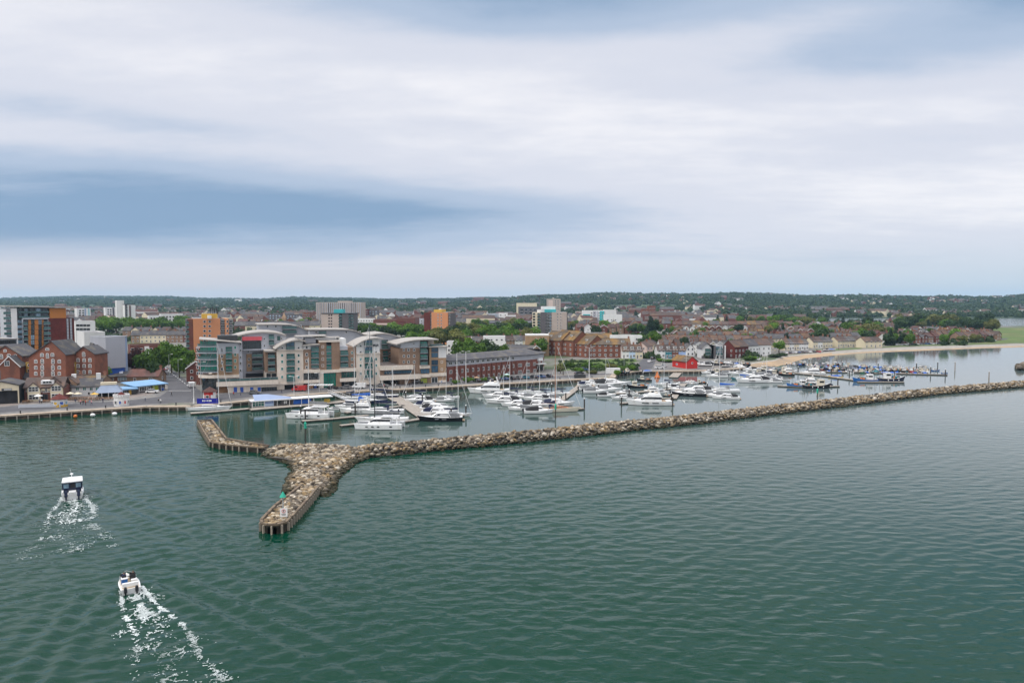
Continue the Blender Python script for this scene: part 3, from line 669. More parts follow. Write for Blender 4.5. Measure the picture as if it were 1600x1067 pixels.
mat('roof_lichen', (0.095, 0.072, 0.052), var=0.3, scale=0.4, col2=(0.215, 0.12, 0.032), scale2=0.16, t2=(0.44,0.62), fine=0.2, rnd=0.1)
mat('roof_metal', (0.37, 0.34, 0.305), rough=0.55, var=0.12, scale=0.25, fine=0.08); mat('roof_flat', (0.27, 0.265, 0.26), var=0.25, scale=0.2, fine=0.15, rnd=0.2)
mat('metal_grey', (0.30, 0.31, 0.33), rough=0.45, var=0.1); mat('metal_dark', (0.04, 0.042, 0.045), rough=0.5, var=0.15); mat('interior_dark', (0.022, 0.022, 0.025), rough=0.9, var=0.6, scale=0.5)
glass('glass_teal', (0.008, 0.15, 0.125)); glass('glass_dark', (0.014, 0.02, 0.024)); glass('glass_blue', (0.03, 0.10, 0.17)); glass('glass_green', (0.010, 0.21, 0.145)); glass('glass_sky', (0.22, 0.34, 0.44), 0.15)
mat('balcony_glass', (0.05, 0.115, 0.11), rough=0.12, var=0.25, scale=0.4, spec=0.8, rnd=0.2); mat('chimney_brick', (0.26, 0.12, 0.075), var=0.2, scale=1.0)
mat('frame_white', (0.74, 0.74, 0.73), rough=0.5, var=0.05); mat('frame_dark', (0.06, 0.065, 0.07), rough=0.5, var=0.1); mat('timber_brown', (0.22, 0.12, 0.06), var=0.3, scale=0.8)
mat('awning_blue', (0.20, 0.36, 0.55), rough=0.7, var=0.12, scale=0.5); mat('awning_slate', (0.23, 0.28, 0.37), rough=0.7, var=0.1, scale=0.4)
WM = {}
def winmesh(w, h, nx=1, nz=1, fm='frame_white', gm='glass_dark', arch=False):
    w, h = round(w*10)/10 or 0.1, round(h*10)/10 or 0.1; k = (w, h, nx, nz, fm, gm, arch)
    if k in WM: return WM[k]
    mb = MB(); f = min(0.13, w*0.13); a, b = -w/2, w/2
    if arch:
        f = 0.17; prof = [(a,0),(b,0),(b,h*0.8),(b*0.7,h*0.95),(0,h),(a*0.7,h*0.95),(a,h*0.8)]; mb.xprism(prof, -0.08, 0.0, 0)
        q = [(x*(1-2*f/w), f+z*(1-2*f/h)) for x, z in prof]; mb.add([(x,-0.10,z) for x, z in q], [tuple(range(len(q)))], 1)
        mb.box(-0.05,0.05,-0.13,-0.101,f,h-f); mb.box(-w/2+f,w/2-f,-0.13,-0.101,h*0.48,h*0.56)
    else:
        mb.box(a,b,-0.09,0,0,f); mb.box(a,b,-0.09,0,h-f,h); mb.box(a,a+f,-0.09,0,f,h-f); mb.box(b-f,b,-0.09,0,f,h-f)
        mb.add([(a+f,-0.03,f),(b-f,-0.03,f),(b-f,-0.03,h-f),(a+f,-0.03,h-f)], [(0,1,2,3)], 1)
        for i in range(1, nx): x = a+f+(w-2*f)*i/nx; mb.box(x-0.05,x+0.05,-0.085,-0.031,f,h-f)
        for i in range(1, nz): z = f+(h-2*f)*i/nz; mb.box(a+f,b-f,-0.08,-0.031,z-0.05,z+0.05)
    WM[k] = mb.mesh('window', [fm, gm]); return WM[k]
BM = {}
def balmesh(w, d=1.3, h=1.05, gm='balcony_glass'):
    w = round(w*4)/4; k = (w, d, h, gm)
    if k not in BM:
        mb = MB().box(-w/2,w/2,-d,-0.02,-0.2,0,0); mb.box(-w/2+.03,w/2-.03,-d+.02,-d+.08,0.05,h,1); mb.box(-w/2+.03,-w/2+.08,-d+.08,-0.03,0.05,h,1); mb.box(w/2-.08,w/2-.03,-d+.08,-0.03,0.05,h,1)
        mb.box(-w/2,w/2,-d,-d+.1,h,h+.06,0); BM[k] = mb.mesh('balcony', ['metal_grey', gm])
    return BM[k]
class Fac:
    """a building front: its plane stands on the ground between two points; sizes are read off the photograph on that plane"""
    def __init__(s, name, label, cat, a, b, group=None, base=LAND):
        s.a = Vector((a[0], a[1], 0)); d = Vector((b[0]-a[0], b[1]-a[1], 0)); s.L = d.length; s.u = d.normalized(); s.base = base
        s.root = thing(name, label, cat, (s.a.x, s.a.y, base), math.atan2(s.u.y, s.u.x), group) if name else None
    def hit(s, px, py):
        d = ray(px, py); n = Vector((-s.u.y, s.u.x, 0)); t = s.a.dot(n)/(d[0]*n.x+d[1]*n.y); return Vector((d[0]*t, d[1]*t, CH+d[2]*t))
    def X(s, px, py=560): return (s.hit(px, py)-s.a).dot(s.u)
    def Z(s, px, py): return s.hit(px, py).z - s.base
    def XZ(s, px, py): h = s.hit(px, py); return (h-s.a).dot(s.u), h.z-s.base
    def box(s, name, x0, y0, x1, y1, m, proud=0.0, dep=10.0, mt=None, ground=False):
        xa, za = s.XZ((x0+x1)/2, y1); xm, zb = s.XZ((x0+x1)/2, y0); xa, xb = s.X(x0, (y0+y1)/2), s.X(x1, (y0+y1)/2)
        if ground: za = -0.5
        return MB().box(xa, xb, -proud, dep, za, zb, 0, 1 if mt else 0).build(name, [m, mt or m], s.root)
    def win(s, px, py, w, h, nx=1, nz=1, fm='frame_white', gm='glass_dark', ori=None, arch=False, name='window'):
        """w, h in photo pixels; (px, py) is the middle of the window"""
        x, z = s.XZ(px, py); k = (s.hit(px, py)-Vector((0,0,CH))).length/F*1.0
        return s.winm(x, z-h*k/2, w*k, h*k, nx, nz, fm, gm, arch, name)
    def winm(s, x, z, w, h, nx=1, nz=1, fm='frame_white', gm='glass_dark', arch=False, name='window', y=0.0, rz=0.0, par=None):
        return link(name, winmesh(w, h, nx, nz, fm, gm, arch), par or s.root, (x, y-0.012, z), rz)
    def wins(s, cols, rows, w, h, **k):
        for c in cols:
            for r in rows: s.win(c, r, w, h, **k)
    def glz(s, x0, x1, rows, gm='glass_teal', bal=True, fm='frame_dark', nx=0, nz=2, d=1.2):
        for y0, y1 in rows:
            (xa, za), (xb, zb) = s.XZ(x0, y1), s.XZ(x1, y0); w = xb-xa
            s.winm((xa+xb)/2, za, w, zb-za, nx or max(2, int(w/1.1)), nz, fm, gm, name='glazing')
            if bal: link('balcony', balmesh(w, d), s.root, ((xa+xb)/2, -0.1, za+0.05))
    def slab(s, name, pts, thick, dep, m, front=1.0):
        """roof slab whose front edge runs through photo points"""
        P = [s.XZ(a, b) for a, b in pts]; prof = P + [(x, z-thick) for x, z in reversed(P)]
        mb = MB(); n = len(prof); 
        k = len(P)
        for i in range(k-1):
            q = [P[i], P[i+1], (P[i+1][0], P[i+1][1]-thick), (P[i][0], P[i][1]-thick)]; mb.xprism(q, -front, dep, 0)
        return mb.build(name, [m], s.root, smooth=30)
def line_pts(p0, p1, px):
    d = ray(px, 600); u = (p1-p0); n = Vector((-u.y, u.x, 0)); t = p0.dot(n)/(d[0]*n.x+d[1]*n.y); return Vector((d[0]*t, d[1]*t, 0))
# ---------------------------------------------------------------- the quayside apartment complex, block by block
Q0, Q1 = G(316, 614.5), G(698, 597); Q0.z = Q1.z = 0
QU = (Q1-Q0).normalized(); QN = Vector((-QU.y, QU.x, 0))
def qblk(name, label, x0, x1, back=0.0, cat='apartment block'):
    o = QN*back; return Fac(name, label, cat, line_pts(Q0+o, Q1+o, x0), line_pts(Q0+o, Q1+o, x1), None)
# A: left block with the rounded green glass corner
f = qblk('apartment_block', 'left quayside apartment block with a rounded green glass corner and sloping roof', 318, 379)
f.box('wall', 331, 553, 373, 588, 'brick_tan', dep=15); f.box('wall', 331, 536, 373, 553, 'cladding_pale', dep=15)
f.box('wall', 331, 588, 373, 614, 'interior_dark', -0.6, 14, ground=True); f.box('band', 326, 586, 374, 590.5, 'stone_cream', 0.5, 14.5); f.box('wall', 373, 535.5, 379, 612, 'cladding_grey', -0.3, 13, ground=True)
for x0, x1 in ((331,335.5),(350,355),(370,373)): f.box('pier', x0, 590.5, x1, 614, 'brick_tan', 0.0, 0.8, ground=True)
f.glz(336, 350, [(592, 600)], 'glass_dark', False); f.glz(355.5, 369.5, [(592, 600)], 'glass_dark', False); f.box('band', 331, 600.5, 373, 604, 'stone_cream', 0.25, 0.4)
f.wins([339.6, 346.8], [556.8, 566.5, 576.5], 3.4, 4.8); f.wins([339.6, 346.8], [547], 2.2, 6, gm='glass_dark'); f.wins([367.4], [543, 554, 563.8, 573.6], 3.2, 4.8, gm='glass_green')
f.wins([376], [537.5, 547.5, 558, 567.5, 579], 2.4, 4); f.glz(352.6, 362.6, [(541.5, 550), (551.5, 560), (561.5, 570), (571.5, 580.5)], 'glass_green')
cx = f.X(331.5)+0.4; cyl = []
R_ = 4.3
def arcp(r, n=9, a0=-PI*1.02, a1=-PI*0.42): return [(cx+r*math.cos(a0+(a1-a0)*i/(n-1)), 3.6+r*math.sin(a0+(a1-a0)*i/(n-1))) for i in range(n)]
zt = f.Z(324, 533.5); za = f.Z(324, 582)
MB().prism(arcp(R_)+[(cx, 4.5)], za, zt, 0).build('wall', ['panel_dark'], f.root)
for i, y in enumerate((541.5, 551.5, 561.5, 571.5, 581.5)):
    z = f.Z(324, y); mb = MB()
    P = arcp(R_+0.05, 9)
    for a, b in zip(P, P[1:]):
        mb.add([(a[0],a[1],z+0.25),(b[0],b[1],z+0.25),(b[0],b[1],z+2.1),(a[0],a[1],z+2.1)], [(0,1,2,3)], 0); mb.tube((a[0],a[1],z+0.2),(a[0],a[1],z+2.2),0.07,n=4,m=1)
    mb.build('curved_glazing', ['glass_green', 'frame_dark'], f.root)
    mb = MB(); mb.prism(arcp(R_+1.0)+[(cx, 4.5)], z-0.12, z+0.12, 0); P = arcp(R_+0.95)
    for a, b in zip(P, P[1:]): mb.add([(a[0],a[1],z+0.2),(b[0],b[1],z+0.2),(b[0],b[1],z+1.05),(a[0],a[1],z+1.05)], [(0,1,2,3),(3,2,1,0)][:1], 1)
    mb.build('balcony', ['cladding_grey', 'balcony_glass'], f.root)
MB().prism(arcp(R_+0.9)+[(cx+4, 5)], f.Z(324, 590.5), f.Z(324, 586), 0).build('band', ['stone_cream'], f.root); MB().prism(arcp(R_-0.2)+[(cx+2, 6)], -0.5, f.Z(324, 590.5), 0).build('wall', ['glass_dark'], f.root)
f.slab('roof', [(311, 529.3), (345, 531.8), (377, 534.5)], 0.3, 15, 'roof_metal', 1.2)
f.box('roof_screen', 340, 525.5, 372, 532, 'metal_dark', -5, 12)
# terrace in front of the recessed court
f = qblk('terrace', 'raised cream terrace with blue doors below it in front of the apartments', 340, 434, 0.0, 'terrace')
f.box('wall', 356, 601, 432, 614, 'stone_cream', 2.0, 12, ground=True); f.box('parapet', 338, 594, 434, 600.9, 'stone_cream', 2.8, 12.2, mt='paving'); f.box('wall', 341, 601, 356, 614, 'timber_brown', 1.2, 12, ground=True)
for x in (367.5, 377.5, 393, 404.5): f.win(x, 607.7, 4.2, 7.2, fm='blue_panel', gm='blue_panel', name='door').location.y = -2.01
f.win(420, 607.7, 22, 8, 6, 1, 'frame_dark', 'glass_dark').location.y = -2.01
for i in range(24):
    x = f.X(342)+(f.X(432)-f.X(342))*i/23; z = f.Z(380, 594); 
    if i % 4 == 0: MB().box(x-0.05, x+0.05, -2.6, -2.5, z, z+1.0).build('rail_post', ['metal_grey'], f.root)
z = f.Z(380, 594); MB().box(f.X(340), f.X(433), -2.62, -2.5, z+0.95, z+1.05).box(f.X(340), f.X(433), -2.57, -2.55, z+0.1, z+0.9, 1).build('railing', ['metal_grey', 'balcony_glass'], f.root)
# B: recessed block with the pink fascia under a big curved roof
f = qblk('apartment_block', 'recessed grey apartment block with a pink fascia and big curved metal roof', 379, 447, 11)
f.box('wall', 379, 547, 416, 614, 'cladding_grey', dep=14, ground=True); f.box('wall', 385, 553, 393.5, 580, 'brick_tan', 0.35, 1)
for y in (561, 570.8): f.win(389, y, 3, 4.2).location.y = -0.37
f.glz(394, 410, [(550, 557.5), (560, 567.5), (570, 578)], 'glass_dark', True, d=1.8); f.box('undercroft', 384, 583, 415, 600, 'interior_dark', 0.1, 0.5); f.wins([388], [549.5], 3, 3)
f.box('balcony_slab', 377, 545.5, 416, 547, 'cladding_grey', 1.6, 14); f.glz(379.5, 408, [(532, 545.5)], 'glass_dark', False, nx=9); f.box('wall', 379, 526.5, 447, 545.5, 'cladding_pale', -0.02, 14)
f.box('fascia', 378.5, 526, 409, 531.8, 'pink_fascia', 0.7, 0.9); f.wins([413, 440], [529, 540], 2.4, 3.2); f.glz(420, 428, [(522.5, 530), (531.5, 539)], 'glass_teal'); f.glz(433, 438, [(525, 532)], 'glass_teal', False)
P = [(364, 526.5), (372, 523.8), (384, 520.8), (398, 518.8), (412, 518), (426, 518.5), (438, 520.3), (447, 523)]
Pz = [f.XZ(*p) for p in P]; mb = MB()
for p, q in zip(Pz, Pz[1:]): mb.xprism([p, q, (q[0], q[1]-0.5), (p[0], p[1]-0.5)], -0.6, 20, 0)
mb.build('roof', ['roof_metal'], f.root); zb = f.Z(410, 527.5); MB().xprism([(max(p[0], f.X(379)), p[1]-0.5) for p in Pz[1:]] + [(f.X(447), zb), (f.X(379), zb)], 0.0, 19, 0).build('gable', ['cladding_grey'], f.root)
# C: two blocks behind with roofs that curve down to the right
for lab, back, pts, fl, wn, gl in (('pale back apartment block with a curved right roof end, behind the pink fascia', 34, [(404, 506.3), (430, 506), (452, 506.5), (466, 509), (478, 514.5), (489, 523)], 530, [(418, 510), (431, 510), (470, 516)], (441, 463)),
                           ('pale back apartment block with a long flat roof curving down, right of centre', 27, [(484, 514.5), (520, 514), (545, 514.5), (556, 516.5), (566, 521), (573, 527)], 538, [(494, 519), (541, 519), (562, 523)], (498, 509))):
    f = qblk('apartment_block', lab, pts[0][0], pts[-1][0], back); P = [f.XZ(*p) for p in pts]
    MB().xprism([(x, z-0.45) for x, z in P] + [(P[-1][0], -0.5), (P[0][0], -0.5)], 0, 15, 0).build('wall', ['cladding_pale'], f.root)
    f.slab('roof', [(pts[0][0]-2, pts[0][1])]+pts[1:], 0.4, 15.5, 'roof_metal', 1.0); f.wins([w[0] for w in wn], [wn[0][1]], 3, 3.5)
    f.glz(gl[0], gl[1], [(508.5 if back == 34 else 517, 514 if back == 34 else 522), (515.5 if back == 34 else 523.5, 521 if back == 34 else 529)], 'glass_teal', True)
# D: bay with balconies
f = qblk('apartment_block', 'narrow bay of three dark balconies left of the nearest arched cream block', 414, 433.5, 2.5)
f.box('wall', 414, 549, 433.5, 581, 'brick_brown', dep=12); f.box('wall', 414, 581, 433.5, 612, 'stone_cream', -0.3, 12, ground=True); f.glz(418.5, 429.5, [(551, 559), (561, 569), (571, 579)], 'glass_dark', True, d=1.6); f.glz(416.5, 423, [(583, 592)], 'glass_dark', False); f.glz(425, 431.5, [(583, 592)], 'glass_dark', False)
f.slab('roof', [(413, 547.5), (434, 547.5)], 0.5, 12, 'roof_metal', 1.3)
# E and I: cream blocks with white tops under arched roofs
def cream(label, x0, x1, ysplit, roofp, cols, rows, upr, gx, grows, ugl, ybase, openx, mirror=False):
    f = qblk('apartment_block', label, x0, x1)
    f.box('wall', x0, ysplit, x1, 600, 'stone_cream', dep=14); P = [f.XZ(*p) for p in roofp]; zs = f.Z((x0+x1)/2, ysplit)
    Pc = [(min(max(x, f.X(x0)+.1), f.X(x1)-.1), z-0.5) for x, z in P]
    MB().xprism(Pc + [(f.X(x1)-.1, zs), (f.X(x0)+.1, zs)], 0.25, 13.5, 0).build('wall', ['render_white'], f.root)
    mb = MB()
    for p, q in zip(P, P[1:]): mb.xprism([p, q, (q[0], q[1]-0.4), (p[0], p[1]-0.4)], -1.2, 15, 0)
    mb.build('roof', ['roof_metal'], f.root); f.box('cornice', x0, ysplit-1.1, x1, ysplit+0.6, 'stone_cream', 0.4, 0.6)
    for x in (x0, gx[1]+1.5): f.box('pier', x, 600, (openx[0] if x == x0 else x1), ybase, 'stone_cream', 0.0, 14, ground=True)
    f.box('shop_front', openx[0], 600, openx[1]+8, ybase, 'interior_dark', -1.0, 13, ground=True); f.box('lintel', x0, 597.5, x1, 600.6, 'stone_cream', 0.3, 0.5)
    f.wins(cols, rows, 3.4, 4.8, gm='glass_teal', fm='frame_white'); f.wins(cols, upr, 3.2, 3.2)
    f.glz(gx[0], gx[1], grows, 'glass_teal', True, d=0.9); f.glz(gx[0]-0.5, gx[1]-0.5, ugl, 'glass_blue', True, d=0.7)
    return f
fE = cream('cream arched apartment block nearest the terrace, with white top storey and central glazing', 433, 474, 547, [(429, 544.5), (437, 539.3), (446, 534.8), (456, 531.4), (466, 530.2), (478, 532.5)], [440.8, 466.6], [555.3, 565, 576.2, 589], [543.5], (447.6, 460.6), [(552.5, 561), (562.8, 571), (573, 581.3), (584, 596)], [(534.5, 546)], 612, (444.5, 458))
fI = cream('cream arched apartment block right of the entrance arch, with white top storeys', 556.5, 594, 552.5, [(551, 541), (558, 536.5), (567, 531.5), (577, 528.3), (587, 527.3), (599, 528.5)], [563.6, 587.6], [561, 571, 583.5], [540.5, 550], (569.6, 582), [(557.5, 566), (567.5, 576), (578, 590)], [(531.5, 540), (541.5, 552)], 608, (566, 576))
fI.win(587, 539.5, 8.5, 3, 1, 3, 'frame_dark', 'glass_dark')
# F: brown and teal block, G: brown block over the entrance arch, H: its mirror
f = qblk('apartment_block', 'brown brick and teal glass apartment block left of the entrance arch', 474, 498.5)
f.box('wall', 474, 546, 498.5, 577, 'brick_brown', dep=14); f.box('wall', 474, 540, 485, 546, 'render_white', dep=14); f.box('wall', 485, 540, 498.5, 546, 'cladding_grey', -0.2, 14); f.wins([479.3], [543, 553.8, 564, 574], 3.4, 4.2)
f.glz(486, 498, [(541.5, 549), (550, 558.5), (560, 568.5), (570, 575)], 'glass_teal', True, d=0.8); f.slab('roof', [(472, 538.6), (499, 537.2)], 0.4, 14, 'roof_metal', 1.2); f.box('penthouse', 478, 528.5, 495, 537, 'cladding_grey', -3, 12)
f.slab('roof', [(464, 525.8), (512, 524.4)], 0.35, 10, 'roof_metal', -1.5)
f.box('band', 474, 577, 499.5, 582, 'stone_cream', 1.2, 14); f.glz(474.5, 498, [(582.5, 592.5)], 'glass_dark', False); f.box('wall', 474, 582, 498.5, 593, 'panel_dark', -0.05, 14); f.box('band', 474, 593, 500, 598, 'stone_cream', 1.2, 14, mt='paving'); f.box('shop_front', 474, 598, 498.5, 611, 'interior_dark', -0.5, 13, ground=True)
f.win(486.5, 604.5, 6.5, 8, 1, 1, 'frame_dark', 'cladding_orange', name='shop_poster').location.y = 0.4; f.win(493, 604.5, 4.5, 9, 1, 1, 'frame_dark', 'blue_panel', name='shop_poster').location.y = 0.4
f = qblk('apartment_block', 'brown brick apartment block over the tall green glass entrance arch', 498.5, 531)
for a, b in ((498.5, 510), (518, 531)): f.box('wall', a, 533, b, 580, 'brick_brown', 0.1, 14)
f.box('wall', 510, 538, 518, 580, 'panel_dark', -0.6, 13); f.box('cornice', 498.5, 531.5, 531, 534.5, 'stone_cream', 0.35, 14.2, mt='roof_flat'); f.wins([504.3, 524.6], [541.8, 551.5, 561.2, 571], 3.4, 3.8, gm='glass_teal')
for y in (540, 549.5, 559, 568.5): f.win(514, y+4, 7.4, 8, 2, 2, 'frame_dark', 'glass_teal', name='glazing')
for o in list(f.root.children)[-4:]: o.location.y = 0.55
for y in (549, 558.5, 568, 577.5): link('balcony', balmesh(f.X(518)-f.X(510), 0.6), f.root, (f.X(514), 0.4, f.Z(514, y)))
f.slab('roof', [(494, 528), (534, 527)], 0.35, 9, 'roof_metal', -3)
for a, b in ((499.5, 505.3), (525, 533)): f.box('portal_pier', a, 580, b, 611, 'stone_cream' if a < 510 else 'brick_brown', 0.6, 5, ground=True)
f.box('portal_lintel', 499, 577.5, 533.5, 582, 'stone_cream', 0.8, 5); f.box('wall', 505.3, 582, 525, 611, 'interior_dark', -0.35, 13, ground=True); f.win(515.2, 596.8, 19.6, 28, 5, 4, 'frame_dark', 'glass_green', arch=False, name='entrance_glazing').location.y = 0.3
f = qblk('apartment_block', 'brown brick and teal glass apartment block right of the entrance arch', 531, 556.5)
f.box('wall', 531, 547, 556.5, 575, 'brick_brown', dep=14); f.box('penthouse', 531.5, 529.5, 542, 541, 'render_white', -2, 12); f.box('wall', 543.5, 542, 556.5, 547, 'brick_brown', 0, 14); f.box('wall', 531, 541, 543.5, 547, 'cladding_pale', -0.3, 12)
f.glz(531.8, 543.6, [(547.5, 555), (556.8, 564.5), (566.3, 573.5)], 'glass_teal', True, d=0.8); f.wins([550], [551, 561, 570.5], 3.3, 4.2, gm='glass_teal'); f.box('band', 530.5, 574.5, 556.5, 580, 'stone_cream', 1.2, 14, mt='paving'); f.glz(532, 556, [(580.5, 590)], 'glass_teal', False)
f.box('wall', 531, 580, 556.5, 591, 'panel_dark', -0.05, 14); f.box('band', 530.5, 590.5, 556.5, 595.5, 'stone_cream', 1.2, 14); f.box('shop_front', 531, 595.5, 556.5, 609, 'glass_dark', -0.5, 13, ground=True)
# J: podium link and the brown wing set back behind it
f = qblk('apartment_block', 'brown apartment wing set back behind the cream podium, under a curved metal roof', 578, 634, 17)
f.box('wall', 594, 545, 626, 606, 'brick_brown', dep=14, ground=True); f.wins([609, 618], [551.5, 560.5], 3.2, 3.8); f.glz(598, 606, [(548, 555.5), (557, 565)], 'glass_teal', True); f.box('wall', 582, 530, 630, 545, 'cladding_pale', 0.0, 14)
f.wins([617.5], [532, 541], 2.4, 2.8); f.glz(596, 606, [(531, 537.5), (538.5, 545)], 'glass_teal', True); P = [(576, 523.5), (588, 521), (600, 520), (612, 522), (624, 526.2), (634, 531)]
f.slab('roof', P, 0.4, 18, 'roof_metal', 1.0); Pz = [f.XZ(*p) for p in P]; MB().xprism([(x, z-.4) for x, z in Pz[1:]] + [(Pz[-1][0], f.Z(620, 533)), (Pz[1][0], f.Z(600, 533))], 0.01, 13.5, 0).build('gable', ['cladding_grey'], f.root)
f = qblk('podium', 'cream banded podium with a strip of blue glass and a dark undercroft', 594, 655, -0.5, 'podium')
f.box('band', 594, 570.5, 645, 577.5, 'stone_cream', 1.0, 16, mt='paving'); f.box('wall', 594, 577.5, 644, 585, 'brick_brown', -0.3, 14); f.glz(600.5, 643, [(578, 584.7)], 'glass_blue', False, nx=16, nz=1); f.box('band', 594, 585, 656, 592.5, 'stone_cream', 1.4, 14, mt='paving'); f.box('undercroft', 594, 592.5, 652, 604, 'interior_dark', -4, 13, ground=True)
for x in (597, 633.5, 654): f.box('column', x-1, 592.5, x+1, 606, 'stone_cream', 0.8, 0.4, ground=True)
# K, L: the two right hand blocks
f = qblk('apartment_block', 'brown brick apartment block with sloping slab roof and teal balconies near right end', 624, 671)
f.box('wall', 624, 543.5, 656, 603, 'brick_brown', dep=15, ground=True); f.wins([631, 638.2, 647], [546.7, 556.3, 565.5], 3.3, 4.3, gm='glass_dark'); f.wins([646.6], [537], 2.4, 2.6)
(x0, z0), (x1, z1), (xb, zb) = f.XZ(626, 536.4), f.XZ(656, 532.2), f.XZ(656, 543.5); MB().xprism([(x0,z0),(x1,z1),(xb,zb),(x0,zb)], 0, 15, 0).build('wall', ['cladding_pale'], f.root)
f.box('wall', 656, 531.5, 669, 600, 'panel_dark', -0.8, 14, ground=True)
for y0, y1, g in ((533, 541.5, 'glass_green'), (543.5, 551.5, 'glass_green'), (553.5, 561, 'glass_green'), (563, 570, 'glass_dark')): f.glz(656.3, 667.5, [(y0, y1)], g, True, d=0.8)
f.box('band', 655.5, 571, 671.5, 575.5, 'stone_cream', 0.5, 14); f.glz(657, 671, [(576, 583.5)], 'glass_blue', False); f.box('band', 653, 584.5, 672, 589.5, 'stone_cream', 0.6, 14); f.win(662.5, 594.5, 10.5, 8.5, 3, 1, 'frame_dark', 'shop_lime', name='shop_window'); f.box('wall', 656, 571, 671, 600, 'brick_tan', -0.3, 13.5, ground=True)
f.slab('roof', [(618, 537.2), (630, 533.6), (645, 530.8), (660, 529.6), (684, 529.4)], 0.45, 16, 'roof_metal', 1.4)
f = qblk('apartment_block', 'rightmost quayside apartment block with white upper corner and tall blue glazing', 671, 697)
f.box('wall', 671, 542, 685, 588, 'brick_tan', dep=13); f.box('wall', 685, 541.5, 697, 559, 'render_white', 0.1, 13); f.box('wall', 685, 559, 697, 583, 'brick_tan', 0.1, 13); f.box('wall', 671, 588, 697, 600, 'brick_tan', 0, 13, ground=True); f.box('band', 671, 582.5, 697.5, 587.5, 'stone_cream', 0.3, 13.2); f.box('plinth', 685, 594, 697.5, 600, 'stone_cream', 0.25, 13.2, ground=True)
f.glz(674, 684.3, [(543, 550.3), (550.8, 558.5), (562, 570.5), (571, 582)], 'glass_blue', False); f.wins([690.3], [545.6, 555, 565.5, 577], 3.3, 4, gm='glass_blue'); f.win(679, 593.5, 10, 9, 2, 1, 'frame_white', 'glass_dark', name='shop_window')
f.slab('roof', [(669, 541), (700, 540.8)], 0.4, 13.5, 'roof_metal', 1.0); f.box('penthouse', 672, 532.5, 681, 540.5, 'stone_cream', -3, 9); f.box('railing', 672, 537.5, 692, 540, 'balcony_glass', -0.5, -0.45)
# ---------------------------------------------------------------- other buildings
def fy(name, label, cat, x0, x1, Y, yref=540, Y1=None, group=None):
    if Y1 is None: Y1 = Y if x1 > 330 else Y + (400-x0/2-x1/2 + 400)/F*(x1-x0)/F*Y
    return Fac(name, label, cat, (xat(x0, yref, Y), Y), (xat(x1, yref, Y1), Y1), group)
def side_wins(f, side, dep, zs, n, w, h, **k):
    """windows on the end wall that can be seen (side = 'r' or 'l')"""
    for i in range(n):
        d = dep*(i+0.5)/n
        for z in zs:
            o = link('window', winmesh(w, h, **k), f.root, (f.L+0.012 if side == 'r' else -0.012, d, z), PI/2 if side == 'r' else -PI/2)
def parapet(f, x0, x1, z, dep, m, t=0.25, h=0.6):
    MB().box(x0,x1,-0.02,t,z,z+h).box(x0,x1,dep-t,dep+0.02,z,z+h).box(x0-.02,x0+t,t,dep-t,z,z+h).box(x1-t,x1+.02,t,dep-t,z,z+h).build('parapet', [m], f.root)
# --- left high-rise
f = fy('apartment_tower', 'tall apartment tower with orange panels, white fin and maroon brick end at the left edge', 'apartment tower', 11, 117, 322, 500, 340)
D_ = 18
f.box('wall', 28, 498, 77, 600, 'panel_dark', -0.6, D_, ground=True); f.box('wall', 28, 481, 77, 498, 'panel_dark', -1.2, D_); f.box('wall', 77.5, 481.5, 103, 497.5, 'cladding_orange', 0.2, D_-2); f.box('wall', 77, 497, 117, 600, 'brick_maroon', 0.6, D_, ground=True)
f.box('fin', 19, 481.5, 28, 600, 'render_white', 0.8, 1.4, ground=True); f.box('wall', 12, 483, 19.2, 600, 'cladding_pale', -1.5, D_, ground=True)
f.box('frame', 35, 496.6, 77, 498.8, 'cladding_pale', 0.5, 1); f.box('frame', 35, 498.8, 37, 560, 'cladding_pale', 0.5, 1); f.box('frame', 75.3, 498.8, 77, 545, 'cladding_pale', 0.5, 1)
for y0, y1 in ((482.5, 488.5), (490.2, 496.2)):
    for i, x in enumerate((32, 41.5, 50.5, 60, 70)): f.win(x, (y0+y1)/2, 8.6, 6, 3, 1, 'frame_dark', 'glass_sky' if i % 2 else 'glass_dark', name='glazing').location.y = 1.1
    f.box('balcony_rail', 29, y1-2.2, 77, y1+0.4, 'balcony_glass', 0.1, 0.25)
FL = [499.5+7.9*i for i in range(8)]
for y in FL:
    for x0, x1 in ((44.2, 48.4), (54.2, 60), (65.6, 68.4)): f.box('panel', x0, y+0.2, x1, y+7.6, 'cladding_orange', 0.0, 0.4)
    for x in (51.3, 63): f.win(x, y+3.8, 4.6, 6.4, 2, 2, 'frame_dark', 'glass_sky' if RND.random() < .4 else 'glass_dark').location.y = 0.4
    for x0, x1 in ((37, 44), (68.6, 80)): f.glz(x0+.4, min(x1, 75)-.4, [(y+0.6, y+7)], 'glass_dark', False); link('balcony', balmesh(f.X(x1)-f.X(x0), 1.6), f.root, ((f.X(x0)+f.X(x1))/2, 0.0, f.Z(60, y+7.2)))
    f.win(31.5, y+3, 6, 4.6, 2, 1, 'frame_dark', 'glass_sky').location.y = 0.5
for x in (105.5, 110.7): f.win(x, 517, 2.8, 34, 1, 8, 'frame_dark', 'cladding_grey', name='stair_window').location.y = -0.62
for i in range(6): link('balcony', balmesh(3.2, 1.5), f.root, (f.X(15.5), 1.5, f.Z(15, 491+8*i)))
f.slab('roof', [(7, 477.6), (60, 478.2), (119, 480)], 0.5, D_+1, 'roof_metal', 1.6)
